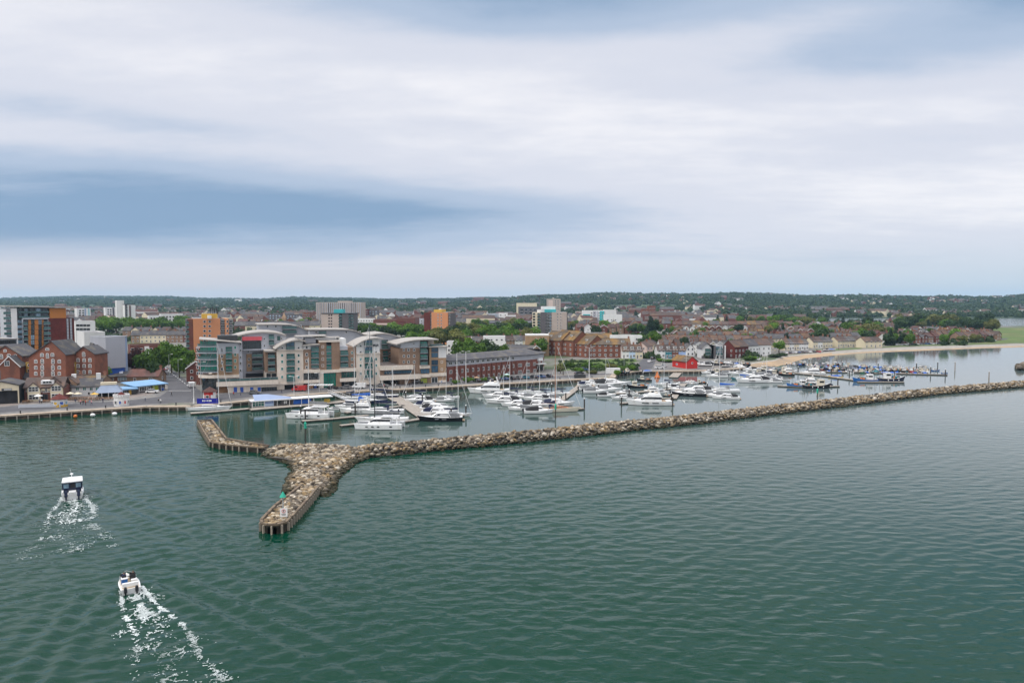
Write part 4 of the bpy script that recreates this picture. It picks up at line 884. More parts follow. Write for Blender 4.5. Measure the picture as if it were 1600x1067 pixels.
# --- low modern block, beige flats and offices at the left edge
f = fy('office_block', 'low grey glass fronted block with an orange base at the left edge', 'office block', -14, 27.5, 300, 540)
f.box('wall', -14, 529, 27, 548, 'cladding_grey', 0, 12, ground=True); f.glz(-12, 25, [(531, 538.5)], 'glass_dark', False, nx=12, nz=1); f.box('band', -14, 539.5, 27.5, 541.5, 'roof_metal', 0.8, 2); f.box('panel', -14, 541.5, 25, 549, 'cladding_orange', 0.1, 0.2); f.slab('roof', [(-16, 528.5), (28.5, 528.5)], 0.3, 13, 'roof_metal', 1.2)
def flats(label, x0, x1, yt, Y, dep, m, cols, rows, w, h, cat='apartment block', name='apartment_block', roof='roof_flat', gm='glass_dark', fm='frame_white', side=None, Y1=None, top=None):
    f = fy(name, label, cat, x0, x1, Y, (yt+520)/2, Y1)
    xa, xb, z = 0, f.L, f.Z((x0+x1)/2, yt)
    MB().box(0, f.L, 0, dep, -0.5, z, 0, 1).build('wall', [m, roof], f.root); parapet(f, 0, f.L, z, dep, m if top is None else top)
    f.wins(cols, rows, w, h, gm=gm, fm=fm)
    if side: side_wins(f, side, dep, [f.Z((x0+x1)/2, r)-0.7 for r in rows], 3, 1.2, 1.4, gm=gm)
    return f
flats('beige balconied flats at the left edge behind the tall tower', -30, 10, 486, 420, 14, 'brick_tan', [-8, -2, 4, 8], [491, 498, 505, 512, 519, 526], 4.2, 3.6)
# --- far white towers and flats on the left
f = flats('tall white slab tower with dark stripe, taller of the far white pair', 183, 194.5, 470.3, 800, 10, 'render_white', [], [], 1, 1, 'tower block', 'tower_block', top='render_white')
f = flats('white tower with black and red upright stripes, right of the far white slab', 195.5, 212, 476.5, 790, 16, 'render_white', [], [], 1, 1, 'tower block', 'tower_block', top='metal_dark')
f.box('stripe', 195.5, 476.5, 199.5, 520, 'panel_dark', 0.15, 0.1); f.box('stripe', 202.4, 477.5, 203.8, 520, 'brick_maroon', 0.12, 0.1); f.box('stripe', 204, 477.5, 205.2, 520, 'panel_dark', 0.12, 0.1); f.box('penthouse', 196.5, 475, 211, 476.8, 'metal_dark', -2, 14)
for k, y in enumerate(range(479, 512, 4)): f.win(197.5, y+1.4, 3, 2.2, 1, 1, gm='glass_dark').location.y = -0.17
f = flats('white tower with blue and grey stripes, leftmost of the far white towers', 121, 142, 482.3, 1000, 16, 'render_white', [125, 130], [485.5, 489, 492.5, 496, 499.5, 503], 2.4, 2, 'tower block', 'tower_block')
f.box('stripe', 132.5, 482, 134.5, 510, 'cladding_blue', 0.2, 0.1); f.box('stripe', 138.5, 482, 139.8, 510, 'cladding_cyan', 0.2, 0.1)
f = flats('short white tower with narrow dark stripes left of the white slab tower', 165.5, 184, 481, 1050, 16, 'render_white', [169, 173], [484, 487.5, 491, 494.5, 498], 2, 2, 'tower block', 'tower_block'); f.box('stripe', 176, 480.5, 179, 505, 'panel_dark', 0.2, 0.1)
flats('stepped white flats with brown panels on the left skyline, lower left part', 233, 251, 494, 900, 14, 'render_white', [236.5, 241, 245.5], [497.5, 502, 506.5], 2.4, 2.2, side='r')
flats('stepped white flats on the left skyline, taller right part with brown window panels', 251.3, 286, 491.3, 905, 16, 'render_white', [256, 261, 266, 271, 276, 281], [495, 499.5, 504], 2.6, 2.4, gm='roof_brown')
flats('low white building with a dark glass front beside the maroon tower end', 118, 149, 503, 560, 18, 'render_white', [121.5, 127, 132.5, 138], [508.5, 514.5], 4.4, 3.4)
flats('blank white box building right of the brick warehouses', 131.5, 164, 520.5, 385, 20, 'render_white', [], [], 1, 1, 'warehouse', 'warehouse')
f = fy('office_block', 'tall windowless grey clad block with a blue base beside the quay', 'office block', 165.5, 200, 292, 560, 300)
f.box('wall', 165.5, 527, 196, 575, 'cladding_grey', 0.0, 11, mt='roof_flat'); f.box('wall', 196, 527, 200, 590, 'cladding_blue', -0.3, 11, ground=True); f.box('band', 165.5, 575, 196, 592, 'blue_panel', -0.5, 10, ground=True); parapet(f, 0, f.X(199.5), f.Z(180, 527), 11, 'cladding_pale', 0.3, 0.35)
f = Fac('workshop', 'low brick workshop with a slate roof in front of the grey block', 'workshop', G(169, 597.5), G(203, 596)); z = f.Z(186, 588.5)
MB().box(0, f.L, 0, 9, -0.5, z).build('wall', ['brick_orange'], f.root); MB().yprism([(-0.6, z), (9.3, z+2.6), (9.3, z+2.9), (-0.6, z+0.3)], -0.4, f.L+0.4).build('roof', ['roof_slate'], f.root); f.win(193, 592, 14, 5, 4, 2, 'frame_white', 'glass_sky'); f.win(176, 592.5, 3, 3); MB().yprism([(1.5, z+1.05), (6.5, z+2.35), (6.5, z+2.5), (1.5, z+1.2)], 4, f.L-2.5).build('rooflight', ['cladding_pale'], f.root)
flats('brick flats with white balcony bands behind the plane trees left of the side road', 203, 262, 540, 395, 12, 'brick_red', [207, 214, 221, 236, 244, 252], [545.5, 552, 558.5], 4, 3.6).box('balcony_stack', 226, 541, 233, 565, 'render_white', 1.2, 0.1)
# --- orange towers
f = fy('apartment_tower', 'tall orange clad apartment tower with a yellow rooftop box behind the left quayside block', 'apartment tower', 293, 365, 400, 520, 411)
f.box('wall', 303, 497.5, 345, 600, 'cladding_apricot', 0.15, 16, mt='roof_flat', ground=True); f.box('wall', 295.5, 498.5, 303, 600, 'brick_red', -1.2, 15, ground=True); f.box('wall', 293, 499, 296, 600, 'panel_dark', -2.2, 14, ground=True); f.box('wall', 345, 498.5, 352.3, 600, 'panel_dark', -0.8, 15, ground=True); f.box('wall', 352.3, 498, 358.2, 600, 'cladding_apricot', -0.2, 15, ground=True); f.box('wall', 358.2, 498.8, 364.5, 600, 'panel_dark', -1.0, 14, ground=True)
RW = [502.4+7.3*i for i in range(8)]
f.wins([319.6, 327.6], RW, 3.6, 3.2)
for o in f.root.children:
    if o.name.startswith('window'): o.location.y = -0.17
for y in RW:
    for x, w in ((348.6, 6), (361.3, 5), (355.2, 2.2)): f.win(x, y, w, 4, 2 if w > 3 else 1, 1).location.y = (0.78 if x != 355.2 else 0.18) if x != 361.3 else 0.98
    link('balcony', balmesh(1.75, 1.0), f.root, (f.X(294.3), 2.1, f.Z(294, y+3)))
f.box('penthouse', 316, 490.5, 340.5, 498, 'yellow_panel', -2.5, 6); f.box('door', 324.5, 493, 330, 498, 'render_white', -2.4, -2.3)
mb = MB()
for x, h in ((330, 481), (333, 479), (336, 482), (339, 480), (341, 484)): xx, z = f.XZ(x, h); mb.tube((xx, 4, f.Z(330, 491)-0.2), (xx, 4, z), 0.12, n=5); mb.box(xx-.35, xx+.35, 3.7, 4.3, z-2.2, z-0.2)
mb.build('antennas', ['metal_dark'], f.root)
f = fy('apartment_tower', 'orange clad apartment tower rising out of trees behind the right quayside blocks', 'apartment tower', 662, 703, 545, 510, 540)
f.box('wall', 674.5, 488, 700, 560, 'cladding_apricot', 0.2, 16, mt='roof_flat', ground=True); f.box('wall', 662, 488.3, 671.5, 560, 'brick_maroon', -1, 15, ground=True); f.box('wall', 671.5, 489, 674.5, 560, 'panel_dark', -1.6, 14, ground=True); f.box('wall', 700, 489, 703, 560, 'panel_dark', -1, 14, ground=True)
f.wins([684.6, 689.8], [491.6+4.7*i for i in range(9)], 2.3, 2.2)
for o in f.root.children:
    if o.name.startswith('window'): o.location.y = -0.22
for i in range(9):
    f.win(673, 491.6+4.7*i, 2, 2.6).location.y = 1.58; f.win(701.5, 491.6+4.7*i, 2, 2.6).location.y = 0.98
f.box('penthouse', 676, 483.8, 688.5, 488.3, 'yellow_panel', -2.5, 12)
# --- grey and tan towers in the centre
f = fy('tower_block', 'wide grey ribbed concrete tower block on the skyline, the biggest of the centre', 'tower block', 494, 565, 930, 490)
f.box('wall', 494, 472.5, 565, 520, 'panel_taupe', 0, 26, mt='roof_flat', ground=True); f.box('penthouse', 526, 470.3, 546, 472.7, 'panel_taupe', -6, 20)
for i, x in enumerate([502, 505.5, 514, 517.5, 521, 524.5, 528, 531.5, 535, 538, 550, 553.5, 556.5]): f.box('window_strip', x-0.75, 473.4, x+0.75, 516, 'glass_dark', 0.12, 0.1)
for i in range(22): x = f.L*(i+0.5)/22; MB().box(x-0.35, x+0.35, -0.7, -0.01, 0, f.Z(530, 473)).build('rib', ['cladding_pale'], f.root)
f = fy('apartment_tower', 'tan and charcoal tower block in front of the wide ribbed tower', 'apartment tower', 502, 553, 560, 500)
f.box('wall', 502.5, 490, 530, 560, 'panel_taupe', 0.2, 16, mt='roof_flat', ground=True); f.box('wall', 530, 490, 535, 560, 'glass_dark', -0.8, 15, ground=True); f.box('wall', 535, 489.5, 545, 560, 'panel_dark', 0.3, 15, ground=True); f.box('wall', 545, 490, 553, 560, 'panel_dark', -1.0, 15, ground=True); f.box('cornice', 502, 489.2, 553, 490.4, 'metal_dark', 0.5, 16.5)
f.wins([514.3, 518], [492.5+4.6*i for i in range(6)], 2.2, 2, fm='frame_dark')
for o in f.root.children:
    if o.name.startswith('window'): o.location.y = -0.23
for i in range(6):
    y = 494.5+4.6*i; link('balcony', balmesh(2.5, 1.2), f.root, (f.X(532.5), 0.7, f.Z(532, y))); link('balcony', balmesh(1.75, 1.2), f.root, (f.X(547), 0.9, f.Z(547, y))); link('balcony', balmesh(1.75, 1.2), f.root, (f.X(551.5), 0.9, f.Z(551, y))); f.win(549.3, y-1.4, 3.4, 2.4).location.y = 0.98
f.box('penthouse', 520, 483.5, 534, 490, 'cladding_cyan', -3, 12)
# right tower
f = fy('apartment_tower', 'tan and charcoal tower block with a teal rooftop box right of centre', 'apartment tower', 832.5, 887, 640, 505)
f.box('wall', 862, 488, 885.5, 540, 'panel_taupe', 0.2, 16, mt='roof_flat', ground=True); f.box('wall', 852.5, 488, 862, 540, 'glass_dark', -0.8, 15, ground=True); f.box('wall', 844.5, 488, 852.5, 540, 'panel_dark', 0.3, 15, ground=True); f.box('wall', 832.5, 488.5, 844.5, 540, 'render_cream', -1.0, 15, ground=True); f.box('wall', 885.5, 489, 887, 540, 'panel_dark', -0.5, 15, ground=True)
for i in range(7):
    y = 490.5+4.5*i; f.win(871.3, y, 2.2, 2, fm='frame_white').location.y = -.22; f.win(876.2, y, 2.2, 2).location.y = -.22; f.win(855, y, 3.8, 3, 2, 1).location.y = 0.78; f.win(860, y, 3, 3, 2, 1, gm='glass_blue').location.y = 0.78
    for x in (834.5, 841.5): f.win(x, y, 3.5, 2.8, 1, 1, 'frame_dark').location.y = 0.98
    link('balcony', balmesh(2.5, 1), f.root, (f.X(842), 0.9, f.Z(842, y+1.8)))
f.box('penthouse', 851, 483.5, 869, 488.5, 'cladding_cyan', -3, 12); f.box('penthouse', 840, 484, 851, 488.5, 'render_white', -4, 12); f.box('penthouse', 846, 479, 868.5, 483.5, 'render_white', -5, 12)
# --- middle distance blocks
f = flats('white office range with a grey glass middle on the centre skyline', 738, 806, 493.5, 1000, 18, 'render_white', [742, 746, 756, 760], [496, 499], 2, 1.6, 'office block', 'office_block')
f.box('wall', 763, 490, 779, 503, 'cladding_grey', 0.4, 16); f.wins([766, 769, 772, 775], [493, 497.5], 2.2, 3.2, gm='glass_sky')
for o in list(f.root.children)[-8:]: o.location.y = -0.42
f.box('wall', 779.3, 489.5, 793, 504, 'render_white', 0.5, 16, ground=True); f.wins([782.5, 789.5], [492.5, 496.5, 500], 1.8, 1.8)
for o in list(f.root.children)[-6:]: o.location.y = -0.52
f = flats('long low dark car park deck in front of the white office range', 740, 832, 502, 830, 25, 'panel_dark', [], [], 1, 1, 'car park', 'car_park')
for y in (503.2, 506.4): f.box('deck_band', 740, y-0.7, 832, y+0.5, 'cladding_grey', 0.3, 0.2)
f = flats('pink concrete hospital tower on the skyline', 855, 876, 467.5, 1500, 30, 'panel_taupe', [859, 862.5, 868, 872], [470, 473, 476, 479.5, 483], 1.8, 1.6, 'hospital', 'hospital'); f.box('stripe', 857, 469, 864, 482, 'render_pink', 0.3, 0.2)
flats('cream low rise hall with a red brick end left of the hospital tower', 807, 839, 474, 1400, 25, 'render_cream', [], [], 1, 1, 'hall', 'hall')
f = flats('dark glass fronted hall below the cream hall', 810, 846, 480, 1200, 25, 'panel_dark', [815, 822, 829, 836], [484, 489], 5, 3, 'hall', 'hall')
f = fy('water_tower', 'thin mast with a wide dish top on the skyline above the hospital', 'water tower', 838, 847, 1600, 470); x = f.X(842.5); z = f.Z(842, 462); MB().tube((x,0,0),(x,0,z),0.8,0.8,8).build('shaft', ['panel_dark'], f.root); MB().tube((x,0,z-3),(x,0,z),2,6.5,12).tube((x,0,z),(x,0,z+1),6.5,6.5,12).build('tank', ['panel_dark'], f.root)
f = flats('block with turquoise, white and grey upright panels behind the brick terraces', 911, 944, 486, 900, 16, 'render_white', [], [], 1, 1)
for x0, x1, m, yt in ((911, 922, 'cladding_cyan', 491), (926.5, 931, 'cladding_grey', 486), (937, 943.8, 'cladding_cyan', 486), (932, 935, 'cladding_pale', 486)): f.box('panel', x0, yt, x1, 506, m, 0.3, 0.15)
for x in (924.5, 929, 936, 941): f.wins([x], [489, 493, 497, 501], 1.7, 1.8)
for o in f.root.children:
    if o.name.startswith('window'): o.location.y = -0.32
flats('plain white block right of the turquoise panelled block', 944.5, 963, 485, 905, 16, 'render_white', [], [], 1, 1); flats('low white block stepping down right of the plain white block', 945, 972, 492.5, 860, 14, 'render_white', [950, 956, 962], [500], 2, 1.8)
f = flats('stepped red brick flats, the taller part on the skyline', 1013.5, 1024, 478.5, 1100, 16, 'brick_orange', [1016, 1019, 1022], [482, 487, 492], 1.6, 1.6); flats('stepped red brick flats, the lower left part with white balconies', 1004, 1013.3, 483.5, 1090, 16, 'brick_orange', [1006.5, 1010.5], [487, 491, 495], 2, 1.8); flats('stepped red brick flats, the low right part', 1014, 1026, 488, 1080, 12, 'brick_red', [1017, 1020, 1023], [491, 495.5], 1.6, 1.6)
f = flats('long red brick shopping hall behind the apartments, left half', 583, 619, 500.5, 800, 40, 'brick_red', [], [], 1, 1, 'shopping hall', 'shopping_hall', 'roof_red'); f.box('band', 583, 505, 619, 507.5, 'render_pink', 0.3, 0.2)
f = flats('long red brick shopping hall behind the apartments, taller right half', 619.3, 648, 498, 790, 40, 'brick_red', [], [], 1, 1, 'shopping hall', 'shopping_hall', 'roof_red'); f.box('band', 623, 502, 634, 504, 'brick_maroon', 0.3, 0.2); f.box('wall', 631, 505, 648, 514, 'brick_red', 6, 8, mt='roof_red')
for a, b, yt, Y, m, lab in ((554, 583, 498.5, 860, 'render_white', 'white flat roofed store left of the red brick shopping hall'), (648, 661, 499, 900, 'cladding_pale', 'pale store right of the red brick shopping hall'), (420, 439, 491, 1000, 'panel_dark', 'dark banded office left of the brick stair tower'), (439, 470, 491.5, 1010, 'panel_dark', 'long dark banded office with pale window bands'),
                           (473, 484, 489, 980, 'brick_orange', 'small red brick office with rows of white windows'), (566, 575, 484, 1050, 'brick_maroon', 'small dark red office right of the ribbed tower'), (576, 590, 484.5, 1060, 'panel_dark', 'dark blue office block right of the ribbed tower'), (700, 722, 497, 950, 'panel_dark', 'dark office right of the orange tower'), (720, 739, 491, 1000, 'panel_dark', 'brown slab office left of the white office range'),
                           (1118, 1150, 491.5, 1150, 'brick_orange', 'long red brick flats with white windows behind the terraces'), (1046, 1118, 494, 1080, 'cladding_grey', 'long grey roofed school building behind the terraces'), (1060, 1112, 499, 950, 'render_white', 'long white low building behind the terraces'), (900, 915, 487, 1250, 'panel_taupe', 'tan low block left of the turquoise panelled block')):
    f = flats(lab, a, b, yt, Y, 14, m, [], [], 1, 1, 'office block', 'office_block'); k = max(3, int((b-a)/4))
    for r in (yt+2.6, yt+6.2):
        for i in range(k): f.win(a+(b-a)*(i+.5)/k, r, 2.0, 1.7, fm='frame_white', gm='glass_dark' if m != 'panel_dark' else 'glass_sky')
f = fy('church', 'small church tower with a pale stone spire among the left centre roofs', 'church', 440, 446, 900, 495); x = f.L/2; MB().box(x-2.2, x+2.2, 0, 4.4, -.5, f.Z(443, 497)).build('tower', ['brick_tan'], f.root); z = f.Z(443, 497); MB().add([(x-2.4,-.2,z),(x+2.4,-.2,z),(x+2.4,4.6,z),(x-2.4,4.6,z),(x,2.2,f.Z(443,488))], [(0,1,4),(1,2,4),(2,3,4),(3,0,4)]).build('spire', ['brick_tan'], f.root)
# --- long brick hotel with a rounded end
A, B = G(699, 596), G(806, 584.5); f = Fac('hotel', 'long red brick hotel with a slate roof and rounded right end on the quay', 'hotel', A, B)
P = [(0, 0), (f.L, 0)] + [(f.X(px, 583), dy) for px, dy in ((828, -1.2), (848, 0.6), (860, 4), (866, 9), (862, 15), (846, 18))] + [(f.L, 15), (0, 14)]
z1, z2, z3 = f.Z(750, 568.5)*1.0, f.Z(750, 561), f.Z(750, 555.5)
MB().prism(P, -0.5, z1, 0).build('wall', ['brick_red'], f.root); MB().prism([(x+.0, y+.15) for x, y in P], z1, z2, 0).build('wall', ['cladding_grey'], f.root)
cx_, cy_ = sum(p[0] for p in P)/len(P), 7.5
def inset(k): return [(x + (0 if x < 1 else (-1 if x > f.L else 0))*k*1.2, y+(k if y < 7 else -k)) for x, y in P]
MB().rings([[(x, y, z2+.02) for x, y in inset(-0.7)], [(x, y, z2+.35) for x, y in inset(-0.7)], [(x, y, z3+.6) for x, y in inset(5.5)]], 0).build('roof', ['roof_slate'], f.root)
for i in range(13):
    x = f.L*(i+0.6)/13.2
    f.winm(x, z1+0.6, 1.9, 1.3, 2, 1, y=0.15)
    for z in (z1-3.0, z1-6.2): f.winm(x, z, 1.4, 1.5, 2, 1)
    MB().box(x+1.9, x+2.5, -0.3, -0.005, -0.5, z1).build('pilaster', ['brick_red'], f.root)
for (a, b) in zip(P[1:6], P[2:7]):
    d = Vector((b[0]-a[0], b[1]-a[1])); L = d.length; ang = math.atan2(d.y, d.x)
    for t in ((0.25, 0.75) if L > 6 else (0.5,)):
        for z in (z1-2.9, z1-6.0): o = link('window', winmesh(2.2, 1.5, 3, 1), f.root, (a[0]+d.x*t+math.sin(ang)*.02, a[1]+d.y*t-math.cos(ang)*.02, z), ang)
o = f.winm(f.X(842, 575), 0.4, 3.6, 3.0, 3, 1, 'frame_dark', name='entrance_door'); o.location.y = -0.9; MB().box(f.X(842, 575)-2.6, f.X(842, 575)+2.6, -2.4, 1, 3.6, 3.9).build('canopy', ['frame_white'], f.root); MB().box(f.X(842, 575)-1.6, f.X(842, 575)+1.6, -1.2, 0, z1-0.9, z1+0.3).build('sign_panel', ['frame_white'], f.root)
# --- houses
HM = {}
def hmesh(key, fn):
    if key not in HM: HM[key] = fn()
    return HM[key]
def house(name, label, cat, loc, rz, w, d, he, hr, wm, rm, cols=2, gcols=1, chim=1, door=True, group=None, small=False, dormer=0, barge=False, fm='frame_white'):
    """pitched roof house, ridge along local x, front towards local -y; every part a mesh of its own"""
    w, d, he, hr = round(w*2)/2, round(d*2)/2, round(he*4)/4, round(hr*4)/4
    root = thing(name, label, cat, loc, rz, group)
    def wall():
        mb = MB(); mb.yprism([(-d/2,-.5),(d/2,-.5),(d/2,he),(0,he+hr),(-d/2,he)], -w/2, w/2, 0); return mb.mesh('wall', [wm])
    def roof():
        mb = MB(); o = 0.35; k = hr/(d/2)
        for s in (-1, 1):
            q = [(s*(d/2+o), he-o*k+.06), (0, he+hr+.06), (0, he+hr+.3), (s*(d/2+o), he-o*k+.3)]; mb.yprism(q, -w/2-.25, w/2+.25, 0)
        mb.box(-w/2-.25, w/2+.25, -.14, .14, he+hr+.28, he+hr+.42); return mb.mesh('roof', [rm])
    link('wall', hmesh((w,d,he,hr,wm,'w'), wall), root); r = link('roof', hmesh((w,d,he,hr,rm,'r'), roof), root)
    if barge:
        def bg():
            mb = MB(); k = hr/(d/2)
            for e in (E,):
                for s in (-1, 1): mb.yprism([(s*(d/2+.4), he-.4*k-.1), (0, he+hr-.1), (0, he+hr+.36), (s*(d/2+.4), he-.4*k+.36)], e-.06, e+.06, 0)
            return mb.mesh('bargeboard', ['frame_white'])
        for E in (-w/2-.3, w/2+.3): link('bargeboard', hmesh((w,d,he,hr,E), bg), root)
    for i in range(chim):
        def ch(): return MB().box(-.45,.45,-.35,.35,-1.2,1.1).box(-.52,.52,-.42,.42,1.1,1.25).tube((-.2,0,1.25),(-.2,0,1.6),.12,n=6).tube((.2,0,1.25),(.2,0,1.6),.12,n=6).mesh('chimney', ['chimney_brick'])
        link('chimney', hmesh('chim', ch), r, ((w/2-.5)*(1 if i == 0 else -1), 0.0, he+hr+0.2))
    if small: return root
    ns = 1 if he < 4 else 2 if he < 7.5 else 3
    for s in range(ns):
        z = 0.9+s*2.7
        for c in range(cols):
            x = -w/2+w*(c+.5)/cols
            if door and s == 0 and c == 0: link('door', winmesh(1.0, 2.1, 1, 1, fm, 'panel_dark'), root, (x, -d/2-.012, 0)); continue
            link('window', winmesh(1.3, 1.3, 2, 1, fm), root, (x, -d/2-.012, z))
        for c in range(gcols):
            y = -d/2+d*(c+.5)/gcols
            link('window', winmesh(1.1, 1.3, 1, 1, fm), root, (w/2+.012, y, z), PI/2); link('window', winmesh(1.1, 1.3, 1, 1, fm), root, (-w/2-.012, -y, z), -PI/2)
    if dormer:
        k = hr/(d/2)
        for c in range(dormer):
            x = -w/2+w*(c+.5)/dormer; y0 = -d/4-.9; z0 = he+hr*0.38
            dm = MB().box(x-.9, x+.9, y0-.25, 0.0, z0-.3, z0+1.35).box(x-1.05, x+1.05, y0-.4, 0.1, z0+1.35, z0+1.5, 1).build('dormer', ['frame_white', rm], r)
            link('pane', winmesh(1.5, 1.0, 2, 1, fm), r, (x, y0-.265, z0+.15))
    return root
# ---------------------------------------------------------------- the old quay on the left
def gable_front(name, label, x0, x1, yb, apex, yl, yr, dep, m, rm, cat='warehouse', wins=(), Y=None):
    """brick warehouse whose gable faces the water"""
    f = Fac(name, label, cat, G(x0, yb), G(x1, yb)) if Y is None else fy(name, label, cat, x0, x1, Y)
    (xa, za), (xl, zl), (xr, zr) = f.XZ(*apex), f.XZ(x0, yl), f.XZ(x1, yr)
    MB().xprism([(0,-.5),(f.L,-.5),(f.L,zr),(xa,za),(0,zl)], 0, dep, 0).build('wall', [m], f.root)
    mb = MB(); k = .35
    for p, q in (((0,zl),(xa,za)), ((xa,za),(f.L,zr))):
        s = (q[1]-p[1])/(q[0]-p[0]); p2 = (p[0]-.5, p[1]-.5*s) if p[0] == 0 else p; q2 = (q[0]+.5, q[1]+.5*s) if q[0] == f.L else q
        mb.xprism([(p2[0],p2[1]+.05),(q2[0],q2[1]+.05),(q2[0],q2[1]+k),(p2[0],p2[1]+k)], -.4, dep+.3, 0)
    mb.build('roof', [rm], f.root)
    for x, y, w, h in wins: f.win(x, y, w*.78, h*.8, 1, 1, 'frame_white', 'glass_dark', arch=True)
    return f
gable_front('warehouse', 'large red brick gabled warehouse with white arched windows, the middle of the three', 46.5, 104, 609, (80.5, 533.5), 558, 553.5, 12, 'brick_orange', 'roof_slate',
            wins=[(74, 545.5, 6.4, 4.6), (65.7, 554.5, 5.8, 6.2), (74.3, 555.6, 5.2, 8.6), (82, 554.3, 5.8, 6.2)] + [(x, y, w, h) for y in (564.5, 574.2, 583.4, 592.5, 601) for x, w, h in ((56, 5.6, 6.2), (66.2, 5.4, 8.2), (82.8, 5.6, 8.2), (92.8, 5.6, 6.2))])
gable_front('warehouse', 'red brick gabled warehouse with three columns of arched windows beside the bright green tree', 115, 149, 606, (130.5, 542), 556, 553, 9, 'brick_orange', 'roof_slate',
            wins=[(130.8, 553.5, 5.4, 8)] + [(x, y, 5.4, 6.6) for y in (562.5, 571.5, 581, 590) for x in (122, 131.5, 140.6)])
gable_front('warehouse', 'plain brown brick gable wall set back at the right of the warehouses', 144, 163, 600, (146, 537.5), 543, 551, 6, 'brick_brown', 'roof_slate', Y=282)
gable_front('warehouse', 'red brick warehouse gable with a lichened roof at the left edge', -22, 36, 606, (9, 540.5), 561, 556, 11, 'brick_orange', 'roof_slate', wins=[(2, 557, 6, 7.5), (14, 556.5, 6, 7.5), (-8, 557, 6, 7), (24, 557, 5, 7), (8, 548, 5, 4)])
f = Fac('house', 'small brick gabled house with white bargeboards at the left edge', 'house', G(2, 610), G(32, 609)); (xa, za), z = f.XZ(14, 557.5), f.Z(16, 571)
MB().xprism([(0,-.5),(f.L,-.5),(f.L,z-.6),(xa,za),(0,z)], 0, 9, 0).build('wall', ['brick_orange'], f.root); mb = MB()
for p, q in (((-.4,z-.3),(xa,za)), ((xa,za),(f.L+.4,z-.9))): mb.xprism([(p[0],p[1]),(q[0],q[1]),(q[0],q[1]+.4),(p[0],p[1]+.4)], -.35, -.2, 1); mb.xprism([(p[0],p[1]+.05),(q[0],q[1]+.05),(q[0],q[1]+.35),(p[0],p[1]+.35)], -.2, 9.3, 0)
mb.build('roof', ['roof_slate', 'frame_white'], f.root); f.win(11, 568, 5.5, 6.5, 2, 1)
for x0, x1, lab in ((36.5, 46.3, 'yellow brick link left of the large warehouse'), (104.2, 115, 'yellow brick link between the two big warehouses')):
    f = Fac('house', lab, 'link building', G(x0, 607), G(x1, 607)); f.box('wall', x0, 566, x1, 606, 'brick_yellow', -1.5, 10, ground=True, mt='roof_slate'); f.wins([(x0+x1)/2+.5], [571, 579.5, 588], 4.6, 3.4)
    for o in f.root.children:
        if o.name.startswith('window'): o.location.y = 1.48
# slate roofed shed and the cream boathouse
f = Fac('boathouse', 'cream fronted boathouse with a wide dark opening at the left edge', 'boathouse', G(-24, 632.5), G(30, 630)); (xa, za) = f.XZ(2, 597); z = f.Z(28, 602.5)
MB().xprism([(0,-.5),(f.X(-18),-.5),(f.X(-18),f.Z(0,611)),(f.X(25.5),f.Z(0,611)),(f.X(25.5),-.5),(f.L,-.5),(f.L,z),(xa,za),(0,z)], 0, .5, 0).build('wall', ['render_cream'], f.root); MB().box(.1, f.L-.1, .5, 10, -.5, z-.1).build('wall', ['interior_dark'], f.root)
mb = MB()
for p, q in (((-.4,z),(xa,za)), ((xa,za),(f.L+.4,z))): mb.xprism([(p[0],p[1]+.05),(q[0],q[1]+.05),(q[0],q[1]+.4),(p[0],p[1]+.4)], -.2, 11, 0)
mb.build('roof', ['roof_slate'], f.root); f.box('sign_panel', 2.5, 606.8, 18.5, 610.3, 'frame_dark', .12, .02); mb = MB(); x0, x1 = f.X(4.5), f.X(16.5); zc = f.Z(10, 608.5)
for i in range(9): x = x0+(x1-x0)*i/9; mb.box(x, x+(x1-x0)/9*.62, -.16, -.13, zc-.22, zc+.22)
mb.build('lettering', ['frame_white'], f.root)
house('store', 'old store with a big plain slate roof between the boathouse and the warehouses', 'store', G(12, 607)+Vector((2, 5, 0)), .06, 17, 12, 4.0, 4.2, 'brick_brown', 'roof_slate', 0, 0, 0, False, small=True)
# brick pub with two cream gabled bays
f = Fac('pub', 'red brick pub with two cream gabled bays and brown tiled roof on the quay', 'pub', G(38.5, 627), G(100, 624.5)); z = f.Z(70, 605.5); zr = f.Z(70, 592.5)
MB().box(0, f.L, 0, 9, -.5, z).build('wall', ['brick_red'], f.root); r = MB().yprism([(-.5, z-.1), (4.6, zr), (9.6, z-.1), (9.6, z+.2), (4.6, zr+.32), (-.5, z+.2)], -.3, f.L+.3).build('roof', ['roof_brown'], f.root)
for xc in (52, 87.5):
    x = f.X(xc); MB().box(x-1.75, x+1.75, -1.1, .2, -.3, z).xprism([(x-1.75,z),(x+1.75,z),(x,z+1.7)], -1.1, 3, 0).build('bay', ['render_cream'], f.root)
    mb = MB(); 
    for s in (-1, 1): mb.xprism([(x+s*2.1,z-.35),(x,z+1.72),(x,z+2.0),(x+s*2.1,z-.05)], -1.35, 3.2, 0)
    mb.build('bay_roof', ['roof_brown'], f.root)
    for zz, h in ((.6, 1.7), (3.2, 1.7)): o = f.winm(x, zz, 2.9, h, 3, 2, y=-1.11)
f.wins([70.5], [610], 5.5, 5.5, nx=2, nz=2); f.wins([62.3, 77.8], [610.5], 4, 3.4, nx=2); f.wins([43, 96], [609.5], 3.4, 4); o = f.win(69.5, 620, 8, 7.5, 2, 1, 'frame_dark', 'interior_dark', name='door')
o = MB().box(-1.9,1.9,-1.5,1,0,1.25).build('dormer', ['frame_white'], r, (f.X(72), 2.0, f.Z(72, 600.5))); link('pane', winmesh(2.8, .9, 3, 1), r, (f.X(72), .48, f.Z(72, 600.5)+.2))
x = f.X(82); MB().xprism([(x-3.2,z+.4),(x+3.2,z+.4),(x,z+3.6)], 1.2, 6, 0).build('cross_gable', ['roof_brown'], r)
